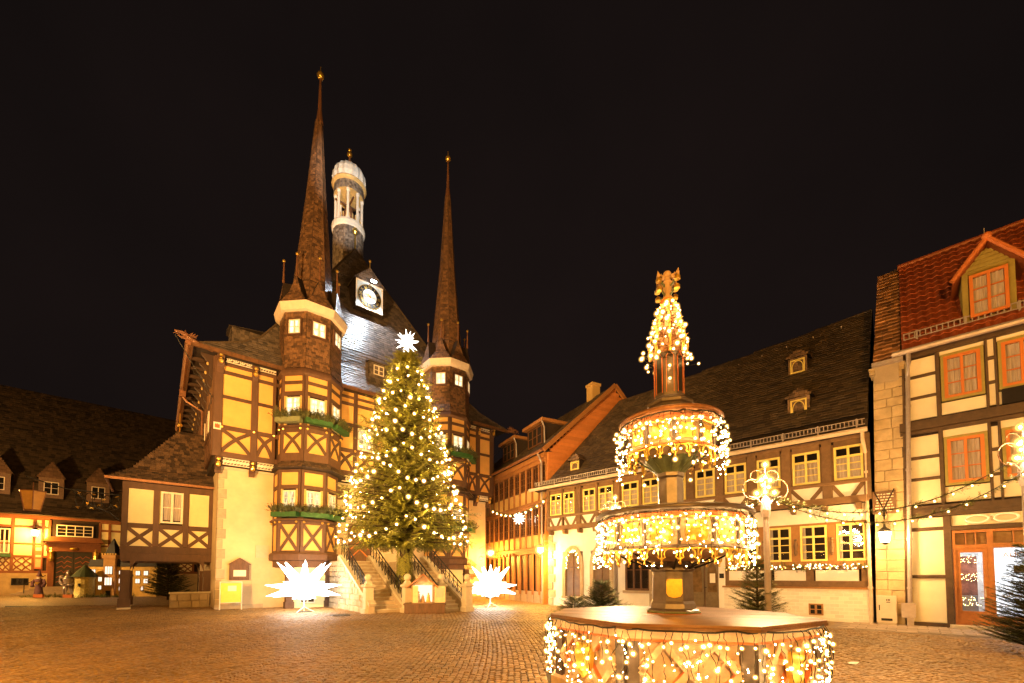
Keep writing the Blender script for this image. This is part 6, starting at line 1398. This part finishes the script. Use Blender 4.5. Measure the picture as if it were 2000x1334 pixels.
cl_ = MB().lathe([(.40, 1.05), (.40, 1.10), (.35, 1.13), (.34, 1.2), (.315, 1.24), (.305, 1.68), (.335, 1.70), (.335, 1.74), (.29, 1.78), (.24, 1.95)], 8, a0=rad(-127.5)).build('column', M_FCOL, fo)
MB().lathe([(.405, 1.06), (.415, 1.075), (.405, 1.09)], 8, a0=rad(-127.5)).build('green_base', M_FGRN, cl_); MB().lathe([(.42, 1.048), (.422, 1.058), (.405, 1.06)], 8, a0=rad(-127.5)).build('red_base', M_FRED, cl_)
p = face_pl(0, 0, .308 * math.cos(rad(22.5)), -105); MB().prism([(-.108, 1.57), (.108, 1.57), (.112, 1.36), (.08, 1.31), (0, 1.29), (-.08, 1.31), (-.112, 1.36)], -.03, .0, p).build('gilded_shield', M_GOLD, cl_)
def tracery_unit(w, h):
    b = MB(); r_ = w * .36
    b.strip([(-w / 2, 0), (-w / 2, -h)], .018, -.012, .012); b.strip([(-w / 2, 0), (w / 2, 0)], .022, -.012, .012)
    b.strip([(r_ * math.cos(t), -h * .42 + r_ * math.sin(t)) for t in [math.pi * k / 8 for k in range(9)]], .016, -.01, .01)
    b.strip([(-w * .48, -h * .75), (-w * .3, -h * .6), (-r_, -h * .42)], .016, -.01, .01); b.strip([(w * .48, -h * .75), (w * .3, -h * .6), (r_, -h * .42)], .016, -.01, .01)
    b.ball((-w / 2, 0, -h), .022, 6, 4)
    return b.mesh('tracery', M_GOLD)
def bowl(name, R, z0, z1, lip, n, fh, a0, stem):
    o = MB().lathe([(stem, z0 - .16), (R * .75, z0 - .06), (R, z0), (R + .015, z0 + .02), (R - .02, z0 + .05), (R - .03, z1 - .05), (R + .03, z1), (R + .02, z1 + .02)], n, a0=rad(a0)).build(name, M_FST, fo)
    MB().lathe([(R + .02, z1 + .015), (lip - .01, z1 + .05), (lip, z1 + .085), (lip - .03, z1 + .115), (lip - .08, z1 + .10), (stem, z1 + .17)], 40).build('rim', M_FCOL if lip > 1 else M_COPP, o, smooth=True)
    MB().lathe([(R + .035, z1 - .035), (R + .05, z1 + .01), (R + .03, z1 + .016)], n, a0=rad(a0)).build('red_band', M_FRED, o); MB().lathe([(R + .01, z1 - .062), (R + .022, z1 - .05), (R + .01, z1 - .038)], n, a0=rad(a0)).build('gold_band', M_GOLD, o)
    MB().lathe([(R + .0, z0 - .01), (R + .05, z0 + .01), (R + .045, z0 + .04), (R, z0 + .05)], n, a0=rad(a0)).build('lower_band', M_FRED if lip < 1 else M_FCOL, o)
    ap = (R - .025) * math.cos(math.pi / n); w = 2 * (R - .025) * math.sin(math.pi / n)
    for k in range(n):
        th = a0 + 360 / n * (k + .5); q = face_pl(0, 0, ap, th)
        MB().prism([(-w * .3, z0 + .1), (w * .3, z0 + .1), (w * .34, z0 + .2), (w * .26, z1 - .16), (w * .32, z1 - .1), (-w * .32, z1 - .1), (-w * .26, z1 - .16), (-w * .34, z0 + .2)], -.018, .01, q).build('gilded_panel', M_GOLD, o)
        MB().box(-w * .2, w * .2, -.026, .0, z0 + .14, z0 + .2, q).box(-w * .14, w * .14, -.03, 0, z0 + .26, z1 - .2, q).build('relief', M_GOLD, o)
        MB().box(w / 2 - .02, w / 2 + .02, -.03, .01, z0 + .05, z1 - .06, q).build('rib', M_FCOL, o)
    un = 2 * n; uw = 2 * math.pi * (R - .01) / un; me = tracery_unit(uw * .98, fh)
    for k in range(un):
        a = rad(a0) + 2 * math.pi * (k + .5) / un; mobj('tracery', me, o, ((R - .01) * math.cos(a), (R - .01) * math.sin(a), z0 - .005), rot=(0, 0, a + math.pi / 2))
    # iron consoles under the bowl
    for k in range(8):
        a = rad(-105 + 45 * k); q = MB(); R2 = R * .8
        q.tube([(stem * .9 * math.cos(a), stem * .9 * math.sin(a), z0 - .30), (R2 * .5 * math.cos(a), R2 * .5 * math.sin(a), z0 - .22), (R2 * .8 * math.cos(a), R2 * .8 * math.sin(a), z0 - .12), (R2 * math.cos(a), R2 * math.sin(a), z0 - .03)], [.022, .016, .012, .016], 6)
        q.build('console', M_FGRN if lip < 1 else M_IRON, o)
    return o
bowl('lower_bowl', 1.03, 1.99, 2.46, 1.155, 14, .2, -105, .24)
MB().lathe([(.22, 2.55), (.215, 2.64), (.195, 2.68), (.19, 3.12), (.215, 3.15), (.215, 3.2), (.18, 3.24), (.16, 3.5)], 8, a0=rad(-127.5)).build('upper_column', M_FCOL, fo)
MB().lathe([(.2, 3.2), (.3, 3.3), (.42, 3.42)], 8, a0=rad(-127.5), cap=False).build('leaf_capital', M_FGRN, fo)
bowl('upper_bowl', .64, 3.50, 3.92, .775, 10, .17, -105, .18)
MB().lathe([(.4, 4.06), (.34, 4.2), (.33, 4.24), (.36, 4.26), (.36, 4.3), (.27, 4.36), (.235, 4.4)], 8, a0=rad(-127.5)).build('plinth', M_FCOL, fo)
shf = MB().lathe([(.23, 4.38), (.225, 5.1)], 8, a0=rad(-127.5)).build('shaft', M_FCOL, fo)
for k in range(8):
    q = face_pl(0, 0, .225 * math.cos(rad(22.5)), fa[k]); MB().box(-.05, .05, -.008, .004, 4.46, 5.0, q).build('niche', M_IRON if k % 2 else M_FCOL, shf); MB().strip([(-.055, 4.44), (-.055, 5.0), (0, 5.08), (.055, 5.0), (.055, 4.44)], .008, -.014, .0, q).build('niche_edge', M_FRED, shf)
sp = MB().lathe([(.235, 5.08), (.27, 5.12), (.25, 5.3), (.18, 5.5), (.12, 5.75), (.085, 5.95)], 8, a0=rad(-127.5)).build('pinnacle', M_COPP, fo)
M_CROC = mat('gilded_crocket', (.72, .42, .12), .4, .2, 12, metal=.5)
for k in range(8):
    a = rad(-105 + 45 * k); c, d = math.cos(a), math.sin(a)
    MB().tube([(.27 * c, .27 * d, 5.05), (.29 * c, .29 * d, 5.3), (.26 * c, .26 * d, 5.42)], [.028, .02, .004], 5).build('small_pinnacle', M_CROC, sp)
    for j in range(7):
        z = 5.28 + j * .095; r_ = .25 - j * .024; MB().cone((r_ * c, r_ * d, z), (c, d, .8), .1, .03, 4).ball((r_ * 1.12 * c, r_ * 1.12 * d, z + .04), .022, 6, 4).build('crocket', M_CROC, sp)
MB().lathe([(.075, 5.93), (.11, 5.96), (.11, 6.0), (.07, 6.02)], 8).build('orange_collar', mat('collar_orange', (.6, .2, .04), .5), fo)
MB().lathe([(.075, 6.0), (.06, 6.1), (.075, 6.25), (.09, 6.28), (.05, 6.32)], 8).build('finial_stem', M_FST, fo)
fn = MB().ball((0, 0, 6.42), .068, 10, 8).ball((0, -.0, 6.34), .06, 8, 6).build('finial_knob', M_FST, fo, smooth=True)
for k in range(4):
    a = rad(-60 + 90 * k); c, d = math.cos(a), math.sin(a)
    for zz, rr in ((6.27, .195), (6.13, .185)):
        if (k % 2 == 0) == (zz > 6.2) or True:
            MB().tube([(.05 * c, .05 * d, zz - .06), (rr * .6 * c, rr * .6 * d, zz - .03), (rr * c, rr * d, zz + .02)], [.02, .016, .02], 5).build('arm', M_FGRN, fn); MB().lathe([(.044, zz - .035), (.046, zz + .01), (.025, zz + .035)], 9, (rr * c, rr * d)).build('gilded_bell', M_GOLD, fn)
    MB().cone((.19 * c, .19 * d, 6.31), (.25 * c, .25 * d, 1), .11, .045, 5).cone((.17 * c, .17 * d, 6.31), (-.4 * c, -.4 * d, 1), .1, .04, 5).ball((.12 * c, .12 * d, 6.33), .045, 7, 5).build('leaf', M_FST, fn)
# string lights on the fountain
def drop_lights(name, label, R, z, n, l0, l1, per, rb, jr=.05, arc=None):
    t = thing(name, label, 'string lights', (FX, FY, 0), 0, 'light curtains on the fountain'); me = ico_mesh('light_bulb', rb, M_BULB); ring = []
    for k in range(n):
        f_k = (k + U(-.3, .3)) / n; a = (rad(-111 - 118 + 236 * f_k / .82) if f_k < .82 else rad(7 + 124 * (f_k - .82) / .18)); l = U(l0, l1); r_ = R + U(0, jr); x, y = r_ * math.cos(a), r_ * math.sin(a); ring.append((R * math.cos(2 * math.pi * k / n), R * math.sin(2 * math.pi * k / n), z + U(-.015, .015)))
        pts = [(R * math.cos(a), R * math.sin(a), z)]; m_ = max(1, int(per * l / l1 + .5))
        for j in range(m_):
            f = (j + U(.6, 1)) / m_; da = U(-.03, .03); rr = r_ + U(-.01, .05); q = (rr * math.cos(a + da), rr * math.sin(a + da), z - l * f)
            pts.append(q); mobj('light_bulb', me, t, q).scale = (U(.45, 1.6),) * 3
        cur = [pts[0]]
        for q0, q1 in zip(pts, pts[1:]):
            for g in (.33, .67): cur.append(tuple(q0[i] + (q1[i] - q0[i]) * g + U(-.022, .022) for i in range(3)))
            cur.append(q1)
        MB().tube(cur, .0045, 4, cap=False).build('wire', M_IRON, t)
    tiny = MB(); io = [tuple(v.co) for v in ico_mesh('tiny', .0075, M_BULB).vertices]; jf = [tuple(p.vertices) for p in ico_mesh('tiny', .0075, M_BULB).polygons]
    for k in range(int(n * 2.6)):
        a = rad(U(-111 - 118, 7)); r_ = R + U(0, .06); c = (r_ * math.cos(a), r_ * math.sin(a), z - U(.06, l1)); s_ = U(.5, 1.3); tiny.add([(x * s_ + c[0], y * s_ + c[1], w * s_ + c[2]) for x, y, w in io], jf)
    tiny.build('tiny_bulbs', M_BULB, t, kind='stuff')
    MB().tube(ring + ring[:1], .012, 5, cap=False).build('main_cable', M_IRON, t); return t
drop_lights('basin_string_lights', 'curtain of warm string lights hanging round the fountain basin', 1.885, .99, 100, .25, .9, 4, .0145, .06)
drop_lights('bowl_string_lights', 'curtain of warm string lights round the wide lower fountain bowl', 1.09, 2.50, 80, .22, .76, 5, .0135, .04)
drop_lights('bowl_string_lights', 'curtain of warm string lights round the small upper fountain bowl', .76, 3.93, 56, .12, .8, 5, .0135, .05)
t = thing('spire_string_lights', 'cluster of warm lights wound round the fountain pinnacle', 'string lights', (FX, FY, 0), 0); me = ico_mesh('light_bulb', .0155, M_BULB); pts = []
for k in range(120):
    f = k / 119; z = 4.95 + f * .98; a = k * 1.9; r_ = (.36 - .27 * f) * U(.8, 1.25) + .03; q = (r_ * math.cos(a), r_ * math.sin(a), z + U(-.04, .04)); pts.append(q); mobj('light_bulb', me, t, q).scale = (U(.45, 1.6),) * 3
MB().tube(pts, .004, 4, cap=False).build('wire', M_IRON, t)
for z in (4.62, 4.82): mobj('light_bulb', me, t, (-.08, -.26, z))

# ------------------------------------------------------------------ ornament street lamps, garlands
LAMPC = (1, .66, .32)
M_ORN = emis('ornament_glow', (1, .82, .52), 38)
def street_lamp(x, y, label, s=1., power=170, rz=0., h=3.35, col=WARM):
    t = thing('street_lamp', label, 'street lamp', (x, y, 0), rz, 'decorated street lamps')
    MB().lathe([(.095, 0), (.095, .7), (.07, .75), (.062, 1.2), (.056, h - .45)], 12).build('pole', mat('pole_grey', (.26, .21, .19), .45, .1, 6), t)
    MB().lathe([(.07, h - .45), (.1, h - .3), (.09, h - .1), (.05, h)], 12).build('collar', M_ZINC, t)
    for k in range(2):
        sx = -1 if k else 1; MB().tube([(sx * .27 + .23 * s * math.cos(a * .4), 0, h + .16 + .22 * s * math.sin(a * .4)) for a in range(17)], .008, 5, cap=False).build('ring', M_COPP, t); MB().tube([(sx * .17 + .14 * s * math.cos(a * .4), .02, h + .45 + .13 * s * math.sin(a * .4)) for a in range(17)], .007, 5, cap=False).build('ring', M_COPP, t)
        MB().tube([(0, 0, h - .25), (sx * .2, 0, h - .02), (sx * .34, 0, h + .0)], .012, 5).build('arm', M_ZINC, t)
    MB().tube([(0, 0, h - .1), (0, 0, h + .78)], .014, 6).build('rod', M_ZINC, t)
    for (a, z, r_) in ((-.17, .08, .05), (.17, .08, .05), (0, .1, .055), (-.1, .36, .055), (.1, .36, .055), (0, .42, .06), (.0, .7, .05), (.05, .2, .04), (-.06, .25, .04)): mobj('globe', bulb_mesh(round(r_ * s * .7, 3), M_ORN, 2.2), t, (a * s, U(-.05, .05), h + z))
    lamp('lamp_light', 'POINT', (0, -.12, h + .3), power, col, t, .25); return t
street_lamp(5.52, 9.2, 'ornate street lamp with glowing rings right behind the fountain', power=800, col=LAMPC)
street_lamp(3.18, 13.0, 'ornate street lamp glowing left of the fountain bowl', power=850, col=LAMPC)
street_lamp(9.86, 8.1, 'ornate street lamp at the right picture edge above the spruce', h=3.8, power=260, col=LAMPC)
def garland(name, label, p0, p1, sag, n, rb=.018, r=.062, bulb=M_BULB, group='fir garlands strung across the square'):
    p0, p1 = Vector(p0), Vector(p1); t = thing(name, label, 'garland', p0, 0, group); L_ = (p1 - p0); pts = []
    for k in range(25): f = k / 24; pts.append(L_ * f + Vector((0, 0, -4 * sag * f * (1 - f))))
    MB().tube(pts, .008, 5).build('cable', M_IRON, t); b = MB(); length = L_.length
    for k in range(int(length * 80)):
        f = U(0, 1); q = L_ * f + Vector((0, 0, -4 * sag * f * (1 - f))); dd = (L_.normalized() + Vector((U(-.9, .9), U(-.9, .9), U(-.9, .9)))).normalized(); spray(b, q, dd, Vector((0, 0, 1)), r * U(1.6, 2.6), 4, .014)
    b.build('foliage', M_GREEN, t)
    for k in range(n):
        f = (k + .5) / n; mobj('light_bulb', ico_mesh('light_bulb', rb, bulb), t, L_ * f + Vector((0, 0, -4 * sag * f * (1 - f) - .05)))
    return t
garland('fir_garland', 'upper fir garland from the ornate lamp to the right lamp', (5.6, 9.2, 3.35), (9.8, 8.1, 3.95), .68, 14, .014)
garland('fir_garland', 'lower fir garland from the ornate lamp to the right lamp', (5.6, 9.15, 3.3), (9.9, 8.0, 3.72), .78, 15, .014)
garland('fir_garland', 'fir garland from the ornate lamp running left behind the fountain', (5.45, 9.2, 3.35), (3.25, 13.0, 3.3), .5, 10, .016)
garland('fir_garland', 'lower fir garland sagging left from the ornate lamp behind the bowl', (5.45, 9.2, 3.28), (3.25, 12.9, 3.2), .8, 10, .016)
hc = hw_(16.6, -.3, 6.55); ic = iw(-14.1, -.35, 6.1)
sg2 = garland('fir_garland', 'fir garland with bulbs strung over the mouth of the side street', hc, ic, .65, 11, .05, .07)
ss = thing('hanging_star', 'white glowing star hanging from the street garland', 'star', (hc + ic) / 2 + Vector((.25, -.3, -.95)), 0)
b = MB(); b.ball((0, 0, 0), .12, 10, 8)
for k in range(12): a = k * math.pi / 6; b.cone((0, 0, 0), (math.cos(a), -.2 * (k % 2), math.sin(a)), .42, .08, 4)
for k in range(8): b.cone((0, 0, 0), (math.cos(k) * .6, -.7, math.sin(k * .8)), .34, .07, 4)
b.build('points', M_STAR, ss); MB().tube([(0, 0, .1), (-.1, .1, .7)], .01, 4).build('wire', M_IRON, ss)
def bracket_lamp(name, label, loc, rz, power, arm, r=.16):
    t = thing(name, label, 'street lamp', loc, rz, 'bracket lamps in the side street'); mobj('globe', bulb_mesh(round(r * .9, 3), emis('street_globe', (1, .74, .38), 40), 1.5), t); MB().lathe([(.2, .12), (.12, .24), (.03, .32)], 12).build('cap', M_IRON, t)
    q = MB(); q.tube([(0, 0, .3), (arm * .2, 0, .5), (arm * .6, 0, .5), (arm, 0, .35)], .02, 6)
    for k in range(3): q.tube([(arm * (.45 + .2 * k) + .16 * math.cos(a * .7), .0, .12 + .16 * math.sin(a * .7) - .25 * k) for a in range(10)], .014, 5)
    q.build('scroll_bracket', M_ZINC, t); lamp('lamp_light', 'POINT', (-.0, 0, -.3), power, SODIUM, t, .2); return t
bracket_lamp('bracket_lamp', 'brightest globe lamp on a scroll bracket at the inn corner', (1.62, 24.2, 3.15), -8, 1150, .95, .22)
bracket_lamp('bracket_lamp', 'globe lamp in the side street behind the hall corner', (-1.5, 30.0, 3.3), 150, 1300, 1.0, .22)
bracket_lamp('bracket_lamp', 'small globe lamp further up the side street', (-1.35, 34.5, 4.7), 150, 500, 1.0, .11)

# ------------------------------------------------------------------ small spruces, boulder
KW = dict(z0=.05, droop=.16, tw=.075, sl=.21, nb=8, wid=.016, lift=.42, hang=.3)
small_spruce('small_spruce', 'small spruce at the foot of the ornate lamp behind the basin', 5.52, 9.6, 2.0, .74, 19, 13, 'small unlit spruces', **KW)
small_spruce('small_spruce', 'bushy spruce left of the fountain in front of the inn', 2.55, 12.1, 1.45, 1.0, 18, 15, 'small unlit spruces', **KW)
small_spruce('small_spruce', 'low leaning spruce by the pale boulder left of the fountain', 1.72, 11.7, 1.0, .85, 14, 14, 'small unlit spruces', **KW)
small_spruce('small_spruce', 'spruce cut off by the right picture edge before the shop', 10.85, 8.95, 2.25, .86, 26, 15, 'small unlit spruces', z0=.05, droop=.16, tw=.06, sl=.16, nb=9, wid=.013, lift=.42, hang=.3)
bo = thing('boulder', 'pale boulder between the two small spruces', 'boulder', (1.98, 11.55, 0)); b = MB(); b.ball((0, 0, .28), .34, 12, 9, .95); b.v = [(x * (1 + .12 * math.sin(7 * z + 3 * y)), y * (1 + .1 * math.sin(5 * x)), max(0, z * (1 + .1 * math.sin(6 * x)))) for x, y, z in b.v]; b.build('stone', mat('pink_stone', (.6, .42, .32), .8, .15, 5, bump=.3), bo, smooth=True)

# ------------------------------------------------------------------ unseen lamps: floodlights inferred, street lamps added to brighten the square
def flood(x, y, label, tgt, power, ang, col=WARM, h=4.2):
    t = thing('floodlight_mast', label, 'floodlight', (x, y, 0), 0, 'floodlight masts of the square')
    MB().lathe([(.12, 0), (.1, .8), (.06, h)], 10).build('mast', M_ZINC, t); MB().box(-.25, .25, -.12, .12, h, h + .28).build('housing', M_IRON, t)
    d = (Vector(tgt) - Vector((x, y, h + .14))).normalized(); o = lamp('flood_beam', 'SPOT', (x + d.x * .4, y + d.y * .4, h + .14 + d.z * .4), power, col, None, .25, tgt, ang, .5); return t
flood(-10.5, -1.0, 'floodlight mast outside the picture at the left lighting the hall', (-6.5, 26, 12.5), 22500, 74)
flood(3.5, -4, 'floodlight mast behind the viewpoint aimed at the bell turret', (-12.3, 30.9, 29.6), 46000, 8.5, (1, .93, .82), 5)
street_lamp(-12.8, 4.2, 'unseen street lamp added at the left to brighten the ground', power=5200, h=4.4, col=SODIUM)
street_lamp(1.0, -5, 'unseen street lamp added behind the viewpoint to light the square', power=14500, h=4.8, col=SODIUM)
street_lamp(-40, 27, 'unseen street lamp added far left to brighten the castle and long house', power=9500, h=5.2)
street_lamp(16.5, 2.5, 'unseen street lamp added at the right to brighten the house fronts', power=2500, h=4.4)
